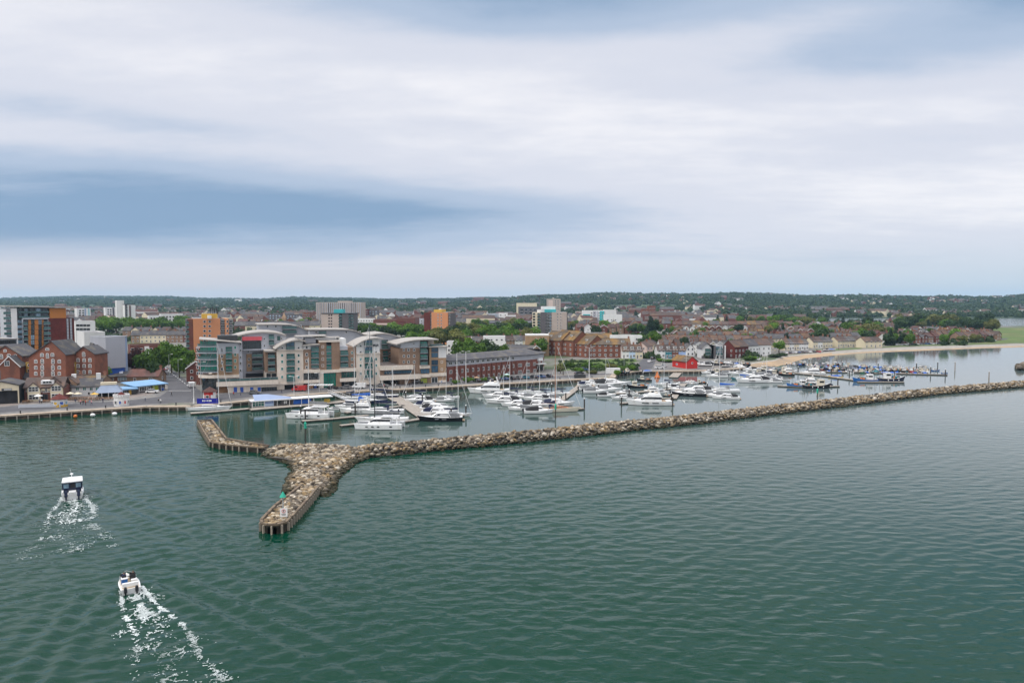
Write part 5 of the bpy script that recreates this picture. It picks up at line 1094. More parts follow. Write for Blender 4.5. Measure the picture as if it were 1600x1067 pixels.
for x in (44, 57.5, 66, 75.5, 82.5, 93.5): MB().box(f.X(x)-.5, f.X(x)+.5, -.25, -.005, z-1.0, z-.35).build('dentil', ['render_cream'], f.root)
# white pub
f = Fac('pub', 'white walled pub with a slate roof and white chimneys beside the blue canopy', 'pub', G(112, 619.5), G(160, 617)); z = f.Z(135, 604.5); zr = f.Z(135, 593.5)
MB().box(0, f.L, 0, 8, -.5, z).build('wall', ['render_white'], f.root); r = MB().yprism([(-.5, z-.1), (4.2, zr), (8.6, z-.1), (8.6, z+.2), (4.2, zr+.3), (-.5, z+.2)], -.3, f.L+.3).build('roof', ['roof_slate'], f.root); f.wins([121, 132, 142.5, 152], [607.5], 4.2, 4.6, nx=2, gm='glass_teal'); f.wins([117, 124, 139, 146, 154], [614.5], 3.2, 4.4)
for x in (113, 152): MB().box(f.X(x)-.7, f.X(x)+.7, 3.2, 4.6, zr-.6, zr+1.9).build('chimney', ['render_white'], r)
house('house', 'house with a brown and orange tiled roof behind the white pub', 'house', G(136, 611)+Vector((0, 4, 0)), .05, 10, 7, 3.5, 1.75, 'brick_brown', 'roof_lichen', 3, 1, 1)
house('house', 'narrow old brick house left of the white pub', 'house', G(108, 619)+Vector((0, 4, 0)), 1.62, 8, 5, 4.5, 2, 'brick_brown', 'roof_brown', 1, 1, 1)
# canopied cafe terrace
f = Fac('canopy', 'large slate blue hipped canopy over a cafe terrace', 'canopy', G(149, 622.5), G(190, 620.5)); z0, z1 = f.Z(170, 613.5), f.Z(170, 602.5); L = f.L
MB().add([(-.3,-.3,z0),(L+.3,-.3,z0),(L+.3,7,z0),(-.3,7,z0),(L*.2,2.6,z1),(L*.78,2.6,z1),(L*.78,4,z1),(L*.2,4,z1)], [(0,1,5,4),(1,2,6,5),(2,3,7,6),(3,0,4,7),(4,5,6,7)]).build('cover', ['awning_slate'], f.root); MB().box(L*.18, L*.8, 2.4, 4.2, z1, z1+.9).build('roof_lantern', ['render_cream'], f.root)
for i in range(5): MB().tube((L*i/4, -.1, 0), (L*i/4, -.1, z0), .09).build('post', ['frame_white'], f.root)
MB().box(.2, L-.2, 5.5, 7, 0, z0-.1).build('wall', ['interior_dark'], f.root)
f = Fac('shop', 'low shops with a bright blue flat roof next to the cafe canopy', 'shop', G(186, 617.5), G(214, 615.5)); z = f.Z(200, 607); MB().box(0, f.L, 0, 7, -.5, z-.3).build('wall', ['glass_dark'], f.root); MB().box(-.5, f.L+.2, -1.6, 7.4, z-.3, z+.1).build('roof', ['awning_blue'], f.root); f.win(203, 612.5, 3, 6.5, fm='yellow_panel', gm='yellow_panel', name='poster').location.y = -.3; f.win(194, 612, 5, 5, 2, 1)
f = Fac('shop', 'corner shop with a pale blue roof and lime sign by the side road', 'shop', G(212, 614.5), G(258, 609.5)); z = f.Z(235, 600.5); MB().box(0, f.L, 0, 8, -.5, z-.4).build('wall', ['panel_dark'], f.root); MB().yprism([(-1.0, z-.4), (9, z+.5), (9, z+.75), (-1.0, z-.1)], -.6, f.L+.8).build('roof', ['awning_blue'], f.root)
f.win(242.5, 605.5, 8.5, 7, 1, 1, 'shop_lime', 'shop_lime', name='sign_panel').location.y = -.1; f.win(222, 607.5, 8, 6, 3, 1, 'frame_white'); f.win(232, 607.5, 5, 6, 2, 1, 'frame_white'); f.win(254, 608, 5, 5, 1, 1, 'frame_white', 'blue_panel')
for i in range(4): MB().tube((f.L*(i+.3)/4, -.8, 0), (f.L*(i+.3)/4, -.8, z-.4), .07).build('post', ['frame_white'], f.root)
house('house', 'low house with a terracotta roof behind the corner shop', 'house', G(222, 598)+Vector((0, 4, 0)), .12, 12, 9, 2.5, 2.5, 'brick_brown', 'roof_red', 2, 1, 1)
house('house', 'dark red brick house with a slate roof beside the left quayside apartments', 'house', G(303, 596)+Vector((0, 4, 0)), 1.9, 9, 8, 5.5, 3.0, 'brick_red', 'roof_slate', 2, 2, 1, barge=True)
f = Fac('house', 'orange brick townhouse with white bands beside the rounded glass corner', 'townhouse', G(306, 604)+Vector((0,6,0)), G(317.5, 604)+Vector((0,6,0))); f.box('wall', 306, 542, 317.5, 604, 'brick_orange', 0, 9, ground=True, mt='roof_flat'); f.wins([309, 314.5], [547, 556, 565, 574, 583], 2.8, 4.4); 
for y in (543, 551.5, 560.5, 569.5): f.box('band', 306, y-.4, 317.8, y+.6, 'render_white', .15, .05)
# kiosks
def kiosk(label, px, py, r, h, n, wm, rm, base=None, panels=(), eave=.5, crenel=False, rh=1.7, flag=False):
    t = thing('kiosk', label, 'kiosk', G(px, py)); P = [(r*math.cos(2*PI*(i+.5)/n), r*math.sin(2*PI*(i+.5)/n)) for i in range(n)]
    MB().prism(P, 0, h, 0).build('wall', [wm], t)
    if base: MB().prism([(x*1.05, y*1.05) for x, y in P], 0, .9, 0).build('base', [base], t)
    k = (r+eave)/r; mb = MB(); mb.rings([[(x*k, y*k, h) for x, y in P], [(x*k, y*k, h+.12) for x, y in P], [(x*.06, y*.06, h+rh) for x, y in P]]); mb.build('roof', [rm], t)
    for i in range(n):
        a = 2*PI*(i+.5)/n + PI/n; q = r*math.cos(PI/n)
        if math.sin(a) < .3:
            m = panels[i % len(panels)] if panels else 'glass_dark'
            o = link('window', winmesh(1.2 if not crenel else .7, 1.1, 1, 1, 'frame_white', m), t, (q*1.075*math.cos(a), q*1.075*math.sin(a), .7), a+PI/2)
    if crenel:
        for i in range(n*2):
            a = 2*PI*i/(n*2); MB().box(-.28,.28,-.12,.12,h,h+.75).build('merlon', [wm], t, (r*1.02*math.cos(a), r*1.02*math.sin(a), 0), a+PI/2)
    if flag: MB().tube((0,0,h),(0,0,h+4.2),.05).build('flagpole', ['frame_white'], t)
    return t
kiosk('white and yellow octagonal quay kiosk with a maroon roof', 93.5, 635, 2.1, 2.4, 8, 'render_white', 'brick_maroon', 'yellow_panel', ('blue_panel', 'glass_sky', 'yellow_panel'))
kiosk('round white castle kiosk with battlements, small flagpole and red conical roof', 190, 633.5, 2.2, 2.9, 10, 'render_white', 'brick_maroon', None, ('glass_dark', 'blue_panel', 'red_paint'), eave=-.5, crenel=True, rh=1.5)
t = kiosk('red and white hexagonal kiosk with a terracotta roof in front of the apartments', 328.2, 624.5, 2.0, 2.8, 8, 'red_paint', 'roof_red', None, ('frame_white', 'glass_dark'), rh=1.6)
for a in (-2.75, -.4): MB().box(-.5,.5,-.1,.1,0,2.7).build('panel', ['render_white'], t, (1.98*math.cos(a), 1.98*math.sin(a), 0), a+PI/2)
# --- red boathouse on the water, pastel houses, white houses, lichen roofed flats
A, B = G(1050.5, 573.8), G(1073, 577.4)
f = Fac('boathouse', 'bright red timber boathouse with a brown roof at the water edge', 'boathouse', A, B); L = f.L; D_ = 6.0
f.root.rotation_euler = (0, 0, math.atan2(B.y-A.y, B.x-A.x)); z = f.Z(1062, 564.2)
MB().xprism([(0,-.5),(L,-.5),(L,z),(0,z)], 0, D_, 0).yprism([(0,z),(D_,z),(D_/2,z+2.4)], 0, L, 0).build('wall', ['red_paint'], f.root)
mb = MB(); mb.yprism([(-.5,z-.1),(D_/2,z+2.5),(D_/2,z+2.75),(-.5,z+.15)], -.3, L+.3); mb.yprism([(D_+.5,z-.1),(D_/2,z+2.5),(D_/2,z+2.75),(D_+.5,z+.15)], -.3, L+.3); mb.build('roof', ['roof_lichen'], f.root)
MB().box(-.1, L+.1, -.12, D_+.1, -1.5, .35).build('plinth', ['concrete'], f.root); f.winm(L*.32, 1.4, 1.6, .9, 2, 1, gm='glass_blue'); link('window', winmesh(.9, .9), f.root, (L+.02, D_*.5, 2.6), PI/2); link('door', winmesh(1.1, 2.0, fm='red_paint', gm='red_paint'), f.root, (L+.02, D_*.3, .4), PI/2)
def front_house(lab, x0, x1, yb, ye, yr, wm, rm, dormer=1, dep=9, cols=1, yb1=None, name='terraced_house'):
    f = Fac(None, lab, 'house', G(x0, yb), G(x1, yb if yb1 is None else yb1)); w = f.L; z, zr = f.Z((x0+x1)/2, ye), f.Z((x0+x1)/2, yr)
    c = f.a + f.u*(w/2) + Vector((-f.u.y, f.u.x, 0))*dep/2; c.z = LAND
    return house(name, lab, 'house', c, math.atan2(f.u.y, f.u.x), w, dep, z, max(1.5, zr-z), wm, rm, cols, 1, 1, True, 'pastel terraced houses by the slipway', dormer=dormer)
for a in (('white house at the left end of the left pastel terrace', 972.3, 983, 560, 548.6, 540, 'render_white'), ('pale blue house in the middle of the left pastel terrace', 983.3, 993.2, 560.2, 548.6, 540, 'render_sky'), ('cream house at the right end of the left pastel terrace', 993.5, 1004, 560.4, 548.6, 540, 'render_cream'),
          ('white house at the left end of the right pastel terrace', 1027.5, 1039.5, 559.8, 547.8, 540, 'render_white'), ('dark teal house in the right pastel terrace', 1039.8, 1050, 560, 547.8, 540, 'render_teal'), ('red brick house in the right pastel terrace behind the boathouse', 1050.3, 1060, 560, 547.8, 540, 'brick_red'), ('bright blue house at the right end of the right pastel terrace', 1060.3, 1071.5, 560, 547.8, 540, 'render_blue')):
    front_house(*a, 'roof_brown', cols=2)
f0 = house('house', 'small white gabled house with a slate roof right of the bright blue house', 'house', G(1077.5, 557)+Vector((0, 4, 0)), PI/2+.1, 8, 5, 4.5, 2.75, 'render_white', 'roof_slate', 2, 2, 0)
for i, (px, py, wm, lab) in enumerate(((1009, 556, 'render_pink', 'pink walled terraced house, first up the side street'), (1014.5, 552.5, 'render_cream', 'cream walled terraced house, second up the side street'), (1019, 549.5, 'render_blue', 'blue walled terraced house, third up the side street'), (1023.5, 547.5, 'render_mint', 'mint walled terraced house, fourth up the side street'))):
    house('terraced_house', lab, 'house', G(px, py)+Vector((0, 6, 0)), .85, 7, 8, 5.5, 2.5, wm, 'roof_brown' if i < 2 else 'roof_slate', 2, 2, 1, True, 'terraced houses up the side street')
# modern white houses with glass gables
for i, (x0, x1, yb, ye, ya, lab) in enumerate(((1096, 1112.5, 560, 545, 536.5, 'modern white house with a teal glass gable, left of the modern pair'), (1115, 1134, 561, 541, 537.5, 'modern white house with big dark framed windows, right of the modern pair'))):
    f = Fac('house', lab, 'house', G(x0, yb), G(x1, yb)); L = f.L; z, za = f.Z((x0+x1)/2, ye), f.Z((x0+x1)/2, ya)
    if i == 0:
        MB().xprism([(0,-.5),(L,-.5),(L,z),(L/2,za),(0,z)], 0, 10, 0).build('wall', ['render_white'], f.root); mb = MB()
        for p, q in (((-.4,z-.3),(L/2,za)), ((L/2,za),(L+.4,z-.3))): mb.xprism([(p[0],p[1]+.05),(q[0],q[1]+.05),(q[0],q[1]+.3),(p[0],p[1]+.3)], -.6, 10.4, 0)
        mb.build('roof', ['roof_slate'], f.root); f.glz(1101.5, 1110.5, [(544.5, 549.5), (550, 555)], 'glass_teal', True); MB().box(0, L, -.3, -.01, -.5, f.Z(1104, 555.8)).build('base', ['panel_dark'], f.root)
    else:
        f.box('wall', x0, 540, x1, 562, 'render_white', 0, 10, ground=True, mt='roof_flat'); f.box('pier', x0, 540, x0+3, 562, 'panel_dark', .4, 10, ground=True); f.box('pier', x1-5, 540, x1-2.5, 562, 'panel_dark', .4, 10, ground=True); f.glz(x0+3.5, x1-6, [(541, 547), (548, 554.5)], 'glass_sky', True); f.wins([x0+6, x0+11], [558], 3, 3.6, fm='frame_dark')
for i, (px, py, rz, w, wm, rm, lab) in enumerate(((1149, 560, -1.0, 12, 'brick_maroon', 'roof_brown', 'dark brick house with a steep brown roof right of the modern houses'), (1166, 558, -.95, 12, 'render_white', 'roof_slate', 'white fronted slate roofed house, second right of the modern houses'), (1182, 556.5, -.5, 15, 'render_white', 'roof_brown', 'white three storey terrace with a brown roof above the slipway'))):
    house('house', lab, 'house', G(px, py)+Vector((2, 7, 0)), rz+PI/2 if i < 2 else rz+.9, w, 9, 6.5, 3.5, wm, rm, 4, 2, 1, True, dormer=0)
# lichen roofed brick flats
for i, (px, py, rz, w, d, he, hr, lab) in enumerate(((872, 556, -.95, 17, 13, 9.0, 5.0, 'red brick flats with lichened roof, first gable from the left behind the hotel end'), (890, 557, -.95, 19, 14, 9.5, 5.25, 'red brick flats with lichened roof, second and tallest gable'), (914, 558.5, -.95, 18, 14, 7.5, 5.0, 'red brick flats with lichened roof, third gable nearest the palm trees'))):
    house('brick_flats', lab, 'apartment block', G(px, py)+Vector((2, 9, 0)), rz, w, d, he, hr, 'brick_orange', 'roof_lichen', 4, 3, 0, True, None, dormer=2)
house('brick_flats', 'long red brick flats with lichened roof left of the pastel terrace', 'apartment block', G(951, 559)+Vector((0, 7, 0)), -.02, 26, 11, 7.5, 3.0, 'brick_orange', 'roof_lichen', 8, 2, 1, True, None, dormer=3)
house('brick_flats', 'brick flats with a lichened roof set back behind the long brick flats', 'apartment block', G(930, 546)+Vector((0, 8, 0)), .1, 24, 10, 7.5, 3.0, 'brick_orange', 'roof_lichen', 7, 2, 1)
flats('long white flats with dark window bays behind the pastel terrace', 956, 1003.5, 525.8, 470, 10, 'render_white', [959.5, 965, 978, 983, 995, 1000], [530, 536], 3.2, 3)
flats('long white roofed brown brick flats behind the lichen roofed flats', 858, 948, 521.8, 520, 10, 'brick_tan', [905, 910, 915, 920, 925, 930, 935, 940], [526.5, 531.5], 2.6, 2.6, top='render_white', roof='render_white'); f = flats('brown brick flats with a white roof edge beside the round tree', 821, 858, 524.5, 430, 14, 'brick_tan', [838, 843, 848, 853], [530, 535.5], 2.6, 3, top='render_white', roof='render_white')
flats('white flat roofed row left of the brown brick flats', 755, 789, 527, 430, 10, 'render_white', [760, 768, 776, 784], [531], 3.5, 2.6); flats('pale flats with balconies right of the rightmost quayside block', 698, 712, 535.5, 360, 10, 'render_white', [701.5, 707.5], [540.5, 547, 553.5], 3.2, 3.6, roof='roof_slate')
house('house', 'brown house with a shallow slate roof and white gable left of the round tree', 'house', G(812, 565)+Vector((0, 5, 0)), -.5, 20, 10, 6.5, 2.0, 'brick_tan', 'roof_slate', 6, 2, 1, barge=True)
house('house', 'brick house with a pink tiled roof among the trees above the hotel', 'house', G(721, 546)+Vector((0, 5, 0)), .15, 12, 9, 5.5, 3, 'brick_tan', 'roof_red', 3, 1, 0, barge=True)
# ---------------------------------------------------------------- rows of houses
TOWNGRP = {}
WALLN = {'brick_red': 'red brick', 'brick_orange': 'orange brick', 'brick_brown': 'brown brick', 'brick_tan': 'buff brick', 'render_white': 'white', 'render_cream': 'cream', 'render_pink': 'pale pink'}
ROOFN = {'roof_brown': 'brown', 'roof_red': 'red tiled', 'roof_slate': 'slate', 'roof_lichen': 'lichened orange'}
STY = {'slate': (['brick_red', 'brick_brown', 'render_cream'], ['roof_slate', 'roof_slate', 'roof_brown']), 'red': (['brick_red', 'brick_orange', 'brick_brown', 'brick_red', 'render_white'], ['roof_red', 'roof_brown', 'roof_red', 'roof_slate', 'roof_brown', 'roof_lichen']), 'brown': (['brick_red', 'render_white', 'render_cream', 'brick_brown'], ['roof_brown', 'roof_brown', 'roof_slate']),
       'cream': (['render_cream', 'render_cream', 'render_white'], ['roof_brown', 'roof_slate']), 'white': (['render_white', 'render_cream'], ['roof_slate', 'roof_brown']), 'mix': (['brick_red', 'brick_orange', 'render_white', 'brick_brown', 'render_cream'], ['roof_brown', 'roof_red', 'roof_slate', 'roof_brown'])}
hr_ = random.Random(21)
N_H = 0
def houserow(desc, x0, y0, x1, y1, n, style, mode='terr', d=8.5, he=4.6, hr=2.75, jit=0.0, rz=0.0, skip=()):
    """n houses along a line on the ground between two photo points"""
    global N_H
    A, B = G(x0, y0), G(x1, y1); u = (B-A); L = u.length; u.normalize(); nn = Vector((-u.y, u.x, 0)); ang = math.atan2(u.y, u.x)
    ws, rs = STY[style]; far = A.y > 640; k = 0
    for i in range(n):
        if i in skip: continue
        k += 1; wm, rm = hr_.choice(ws), hr_.choice(rs); w = L/n
        c = A + u*(w*(i+.5)) + nn*(d/2 + hr_.uniform(-jit, jit)); c.z = LAND
        g = mode == 'gab' or (mode == 'mix' and hr_.random() < .45)
        a = ang + rz + (PI/2 if g else 0) + (hr_.uniform(-.12, .12) if mode == 'mix' else 0)
        ww, dd = (d+1.5, w*0.86) if g else (w*(1.0 if mode == 'terr' else .82), d)
        h2 = min(dd*0.36, 4.2)*hr_.uniform(.85, 1.1); e2 = he*hr_.choice((.95, 1.0, 1.05)) if mode != 'terr' else he
        if mode == 'terr': ww -= 0.04
        house('house', '%s house with %s roof, %s from left in %s' % (WALLN[wm], ROOFN[rm], ORD[k], desc), 'house', c, a, ww, dd, e2, h2, wm, rm,
              2 if not far else 1, 2 if (g and not far) else (1 if g else 0), 1 if hr_.random() < .75 else 0, not far, 'houses in the ' + desc, small=(A.y > 850), barge=(g and style in ('red', 'white') and hr_.random() < .7)); N_H += 1
houserow('cream terrace left of slipway', 1194, 548.5, 1212, 548, 3, 'cream')
houserow('cream terrace above car park', 1226, 547.5, 1263, 547, 5, 'cream')
houserow('long cream terrace behind lawn', 1270, 544, 1346, 542, 10, 'cream', skip=(4,))
houserow('slate row behind cream terraces', 1186, 541.5, 1345, 538, 14, 'slate', he=5.5)
houserow('white gable row left of slipway', 1086, 551.5, 1140, 551, 5, 'white', 'gab', he=5.5)
houserow('brown street behind blue house', 1030, 550.5, 1088, 550.5, 7, 'brown', 'mix')
houserow('second street behind pastel houses', 1034, 545.5, 1142, 546, 11, 'brown', 'mix')
houserow('third street behind pastel houses', 1036, 540.5, 1185, 541, 12, 'brown', 'terr')
houserow('slate terrace across old town', 1060, 536, 1200, 536.5, 10, 'slate', 'terr', he=5.5)
houserow('row below the red gables', 1050, 531, 1196, 531.5, 11, 'red', 'mix', he=5.5)
houserow('white edged red gable row', 1056, 522, 1178, 521.5, 12, 'red', 'gab', he=6.0)
houserow('brown row behind red gables', 1052, 515.5, 1240, 515.5, 13, 'red', 'terr', he=6.0, d=10)
houserow('row right of red gables', 1182, 523, 1240, 523, 6, 'red', 'mix', he=6.0)
houserow('first red estate row', 1204, 536.5, 1350, 535, 10, 'red', 'mix', jit=3)
houserow('second red estate row', 1212, 532.5, 1380, 531.5, 10, 'red', 'mix', jit=3)
houserow('third red estate row', 1220, 528.3, 1390, 527.5, 9, 'red', 'mix', jit=4)
houserow('fourth red estate row', 1226, 524, 1400, 523.5, 8, 'red', 'mix', jit=5)
houserow('fifth red estate row', 1240, 519.6, 1400, 519.2, 7, 'red', 'mix', jit=6)
houserow('sixth red estate row', 1215, 514.5, 1400, 514.5, 8, 'red', 'mix', jit=6)
houserow('pair at the shore end', 1351, 543.8, 1378, 543.2, 2, 'white')
houserow('shore row behind parked cars', 1384, 537.6, 1470, 535.4, 8, 'red', 'mix')
houserow('second row behind the shore', 1380, 534.2, 1500, 532, 9, 'mix', 'mix', jit=2)
houserow('third row behind the shore', 1395, 530.6, 1520, 529, 8, 'red', 'mix', jit=3)
houserow('fourth row behind the shore', 1405, 527, 1530, 526, 8, 'red', 'mix', jit=4)
houserow('fifth row behind the shore', 1425, 523.4, 1500, 523, 4, 'red', 'mix', jit=4)
houserow('last row by green headland', 1500, 534.2, 1564, 531.4, 6, 'mix', 'mix')
houserow('row behind the headland row', 1478, 528.8, 1556, 528.2, 5, 'red', 'mix')
houserow('row left of plane trees', 205, 536, 300, 535, 7, 'slate', 'terr', he=6)
houserow('row behind the plane trees', 190, 527, 296, 527, 7, 'slate', 'mix', he=6)
houserow('row behind left orange tower', 366, 518, 500, 517, 8, 'slate', 'terr', he=6, d=12)
houserow('row behind back apartments', 370, 510, 500, 509.5, 7, 'mix', 'mix', he=6)
houserow('row in trees above hotel', 738, 543, 830, 541, 7, 'brown', 'terr')
houserow('row behind the hotel trees', 772, 531.5, 842, 531, 5, 'brown', 'terr')
houserow('row behind white roofed flats', 900, 522, 1000, 521.5, 8, 'red', 'mix', he=6.5)
houserow('terraces below the turquoise block', 903, 515, 1050, 515, 9, 'slate', 'mix', he=6.5)
houserow('pair right of shopping hall', 640, 520, 662, 520, 2, 'white', 'gab', he=5)
houserow('row left of bright tree', 955, 548.5, 1004, 548, 4, 'brown', 'terr')
# far houses that read as one mass: gables and roofs scattered over the plain and the hills
rs = np.random.RandomState(8)
mb = MB(); mats_far = ['render_white', 'render_cream', 'brick_red', 'roof_red', 'roof_slate', 'roof_brown']
def farhouse(x, y, z, w, d, h, wm, rm, a):
    c, s = math.cos(a), math.sin(a); P = lambda u, v, k: (x+u*c-v*s, y+u*s+v*c, z+k)
    vs = [P(-w,-d,-1), P(w,-d,-1), P(w,d,-1), P(-w,d,-1), P(-w,-d,h), P(w,-d,h), P(w,d,h), P(-w,d,h), P(-w,0,h+d*.8), P(w,0,h+d*.8)]
    mb.add(vs, [(0,1,5,4), (2,3,7,6)], wm); mb.add(vs, [(1,2,6,9,5), (3,0,4,8,7)], wm); mb.add(vs, [(4,5,9,8), (6,7,8,9)], rm)
n = 0
while n < 1450:
    y = 880*(4600/880)**rs.rand(); u = rs.uniform(-.80, .80); x = u*y; px = 800+F*u
    if y < 1400 and px > 1120 and not in_poly(x, y, poly): continue
    if px > 1440 and y < 1400: continue
    dens = 1.0 if y < 2000 else (.5 if px > 720 else .2)
    if noise.noise((x*.004, y*.0022, 3.3)) < (-.12 if y < 2000 else .0) or rs.rand() > dens: continue
    n += 1; big = rs.rand() < .08; w = rs.uniform(5, 9)*(2.2 if big else 1)*(1+y/9000)
    farhouse(x, y, terr(x, y), w, rs.uniform(4, 5.5)*(1+y/9000), rs.uniform(4.5, 7)*(1.6 if big else 1)*(1+y/9000), rs.choice([0, 1, 2, 2, 2]), rs.choice([3, 4, 4, 5, 5]), rs.choice([0, PI/2])+rs.normal(0, .25))
tag(mb.build('distant_houses', mats_far), 'countless tiny houses of the far suburbs on the plain and hills', 'houses', kind='stuff')
# ---------------------------------------------------------------- trees
def leaf_mat(name, col, col2, rnd=0.25):
    m = bpy.data.materials.new(name); m.use_nodes = True; nt = m.node_tree; L = nt.links.new; b = nt.nodes['Principled BSDF']
    b.inputs['Roughness'].default_value = 0.65; b.inputs['Specular IOR Level'].default_value = 0.25
    geo = nd(nt, 'ShaderNodeNewGeometry'); oi = nd(nt, 'ShaderNodeObjectInfo'); n = nd(nt, 'ShaderNodeTexNoise'); n.inputs['Scale'].default_value = 0.25; n.inputs['Detail'].default_value = 3; L(geo.outputs['Position'], n.inputs['Vector'])
    a = nd(nt, 'ShaderNodeMath', operation='MULTIPLY_ADD'); a.inputs[1].default_value = 0.45; L(geo.outputs['Random Per Island'], a.inputs[0]); L(n.outputs['Fac'], a.inputs[2])
    mr = nd(nt, 'ShaderNodeMapRange'); mr.inputs[1].default_value, mr.inputs[2].default_value = 0.4, 1.0; L(a.outputs[0], mr.inputs[0])
    mx = nd(nt, 'ShaderNodeMix', data_type='RGBA'); mx.inputs[6].default_value = (*col, 1); mx.inputs[7].default_value = (*col2, 1); L(mr.outputs[0], mx.inputs[0])
    m2 = nd(nt, 'ShaderNodeMapRange'); m2.inputs[3].default_value, m2.inputs[4].default_value = 1-rnd, 1+rnd; L(oi.outputs['Random'], m2.inputs[0])
    sc = nd(nt, 'ShaderNodeVectorMath', operation='SCALE'); L(mx.outputs[2], sc.inputs[0]); L(m2.outputs[0], sc.inputs['Scale']); L(sc.outputs[0], b.inputs['Base Color'])
    tr = nd(nt, 'ShaderNodeBsdfTranslucent'); L(sc.outputs[0], tr.inputs['Color']); ms = nd(nt, 'ShaderNodeMixShader'); ms.inputs[0].default_value = 0.25
    L(b.outputs[0], ms.inputs[1]); L(tr.outputs[0], ms.inputs[2]); L(ms.outputs[0], nt.nodes['Material Output'].inputs['Surface']); M[name] = m
leaf_mat('leaf_mid', (0.036, 0.088, 0.009), (0.105, 0.20, 0.018)); leaf_mat('leaf_bright', (0.055, 0.125, 0.008), (0.13, 0.24, 0.018)); leaf_mat('leaf_dark', (0.018, 0.042, 0.012), (0.045, 0.085, 0.022)); leaf_mat('leaf_olive', (0.075, 0.095, 0.018), (0.17, 0.17, 0.045)); leaf_mat('leaf_copper', (0.03, 0.012, 0.012), (0.07, 0.022, 0.02)); leaf_mat('leaf_pine', (0.012, 0.032, 0.014), (0.03, 0.06, 0.026))
mat('bark', (0.10, 0.075, 0.055), var=0.3, scale=2.0)
leaf_mat('leaf_wood', (0.014, 0.035, 0.011), (0.045, 0.078, 0.019), 0.0)
def quads(P, size, rs, out):
    """leaf cards at points P, leaning outwards"""
    n = len(P); N = out + rs.normal(0, .55, (n, 3)); N /= np.linalg.norm(N, axis=1, keepdims=True)
    A = np.cross(N, rs.normal(0, 1, (n, 3))); A /= np.linalg.norm(A, axis=1, keepdims=True); B = np.cross(N, A); s = (size*rs.uniform(.6, 1.25, n))[:, None]
    t = rs.uniform(.5, .9, n)[:, None]
    V = np.stack([P-A*s-B*s*t*.6, P+A*s*.7-B*s*t, P+A*s+B*s*t*.7, P-A*s*.6+B*s*t], 1).reshape(-1, 3); return V
def crown(seed, kind='round'):
    """unit crown: radius about 1, from z = 0.35 to z = 2"""
    rs = np.random.RandomState(seed); Ps, Os, Ss = [], [], []
    cl = []
    if kind == 'cone':
        for z in np.linspace(.3, 2.4, 11):
            r = .75*(1-(z-.3)/2.2)+.05
            for k in range(max(2, int(7*r)+1)): a = rs.uniform(0, 2*PI); cl.append((r*.65*math.cos(a), r*.65*math.sin(a), z, .22+.25*r))
    elif kind == 'palm': pass
    else:
        for k in range(20):
            v = rs.normal(0, 1, 3); v /= np.linalg.norm(v); q = rs.uniform(.35, .72); zc = 1.15+v[2]*q*(.78 if v[2] > 0 else .55)
            cl.append((v[0]*q, v[1]*q, zc, rs.uniform(.30, .50)))
        cl.append((0, 0, 1.15, .55))
    for cx, cy, cz, r in cl:
        n = int(95*(r/.4)**2); v = rs.normal(0, 1, (n, 3)); v /= np.linalg.norm(v, axis=1, keepdims=True)
        q = rs.uniform(.72, 1.05, n)[:, None]; Ps.append(np.array([cx, cy, cz])+v*r*q*np.array([1, 1, .85])); Os.append(v+np.array([0, 0, .35]))
    P, O = np.concatenate(Ps), np.concatenate(Os); V = quads(P, .085 if kind != 'cone' else .07, rs, O); return V
def tri(V): return np.arange(len(V)).reshape(-1, 4)
CR = {k: [npmesh('crown', v, tri(v), ['leaf_mid']) for v in (crown(s, k) for s in sd_)] for k, sd_ in (('round', (1, 2, 3, 4)), ('cone', (5, 6)))}
def trunk_mesh(seed, kind):
    r = random.Random(seed); mb = MB(); mb.tube((0,0,-.1), (.02,.0,.7), .075, .055, 7)
    if kind == 'cone': mb.tube((.02,0,.7),(0,0,2.2),.055,.01,6)
    else:
        for k in range(6): a = 2*PI*k/6+r.uniform(-.3,.3); q = r.uniform(.35,.6); mb.tube((.02,0,.6+.05*k), (q*math.cos(a), q*math.sin(a), r.uniform(1.0,1.5)), .035, .01, 5)
        mb.tube((.02,0,.7),(0,0,1.5),.05,.012,6)
    return mb.mesh('trunk', ['bark'])
TK = {k: trunk_mesh(3, k) for k in ('round', 'cone')}
tr_ = random.Random(4); N_T = 0
LN = {'leaf_mid': 'green', 'leaf_bright': 'bright green', 'leaf_dark': 'dark green', 'leaf_olive': 'olive yellow', 'leaf_copper': 'copper red', 'leaf_pine': 'blackish green'}
def tree(px, py, hp, wp, lm, label, group=None, kind='round', name=None, Y=None):
    """tree whose foot is at a photo point; hp, wp = height and width in photo pixels"""
    global N_T
    p = G(px, py) if Y is None else Vector((xat(px, py, Y), Y, LAND)); k = (p-Vector((0, 0, CH))).length/F; h, w = hp*k, wp*k
    t = thing(name or ('conifer' if kind == 'cone' else 'tree'), label, 'tree', p, tr_.uniform(0, 6.28), group); zs = h/2.02 if kind == 'round' else h/2.6
    c = link('crown', tr_.choice(CR[kind]), t); q = link('trunk', TK[kind], t)
    for o in (c, q): o.scale = (w/2*(1.0 if kind == 'round' else 1.25),)*2 + (zs,)
    c.material_slots[0].link = 'OBJECT'; c.material_slots[0].material = M[lm]; N_T += 1; return t
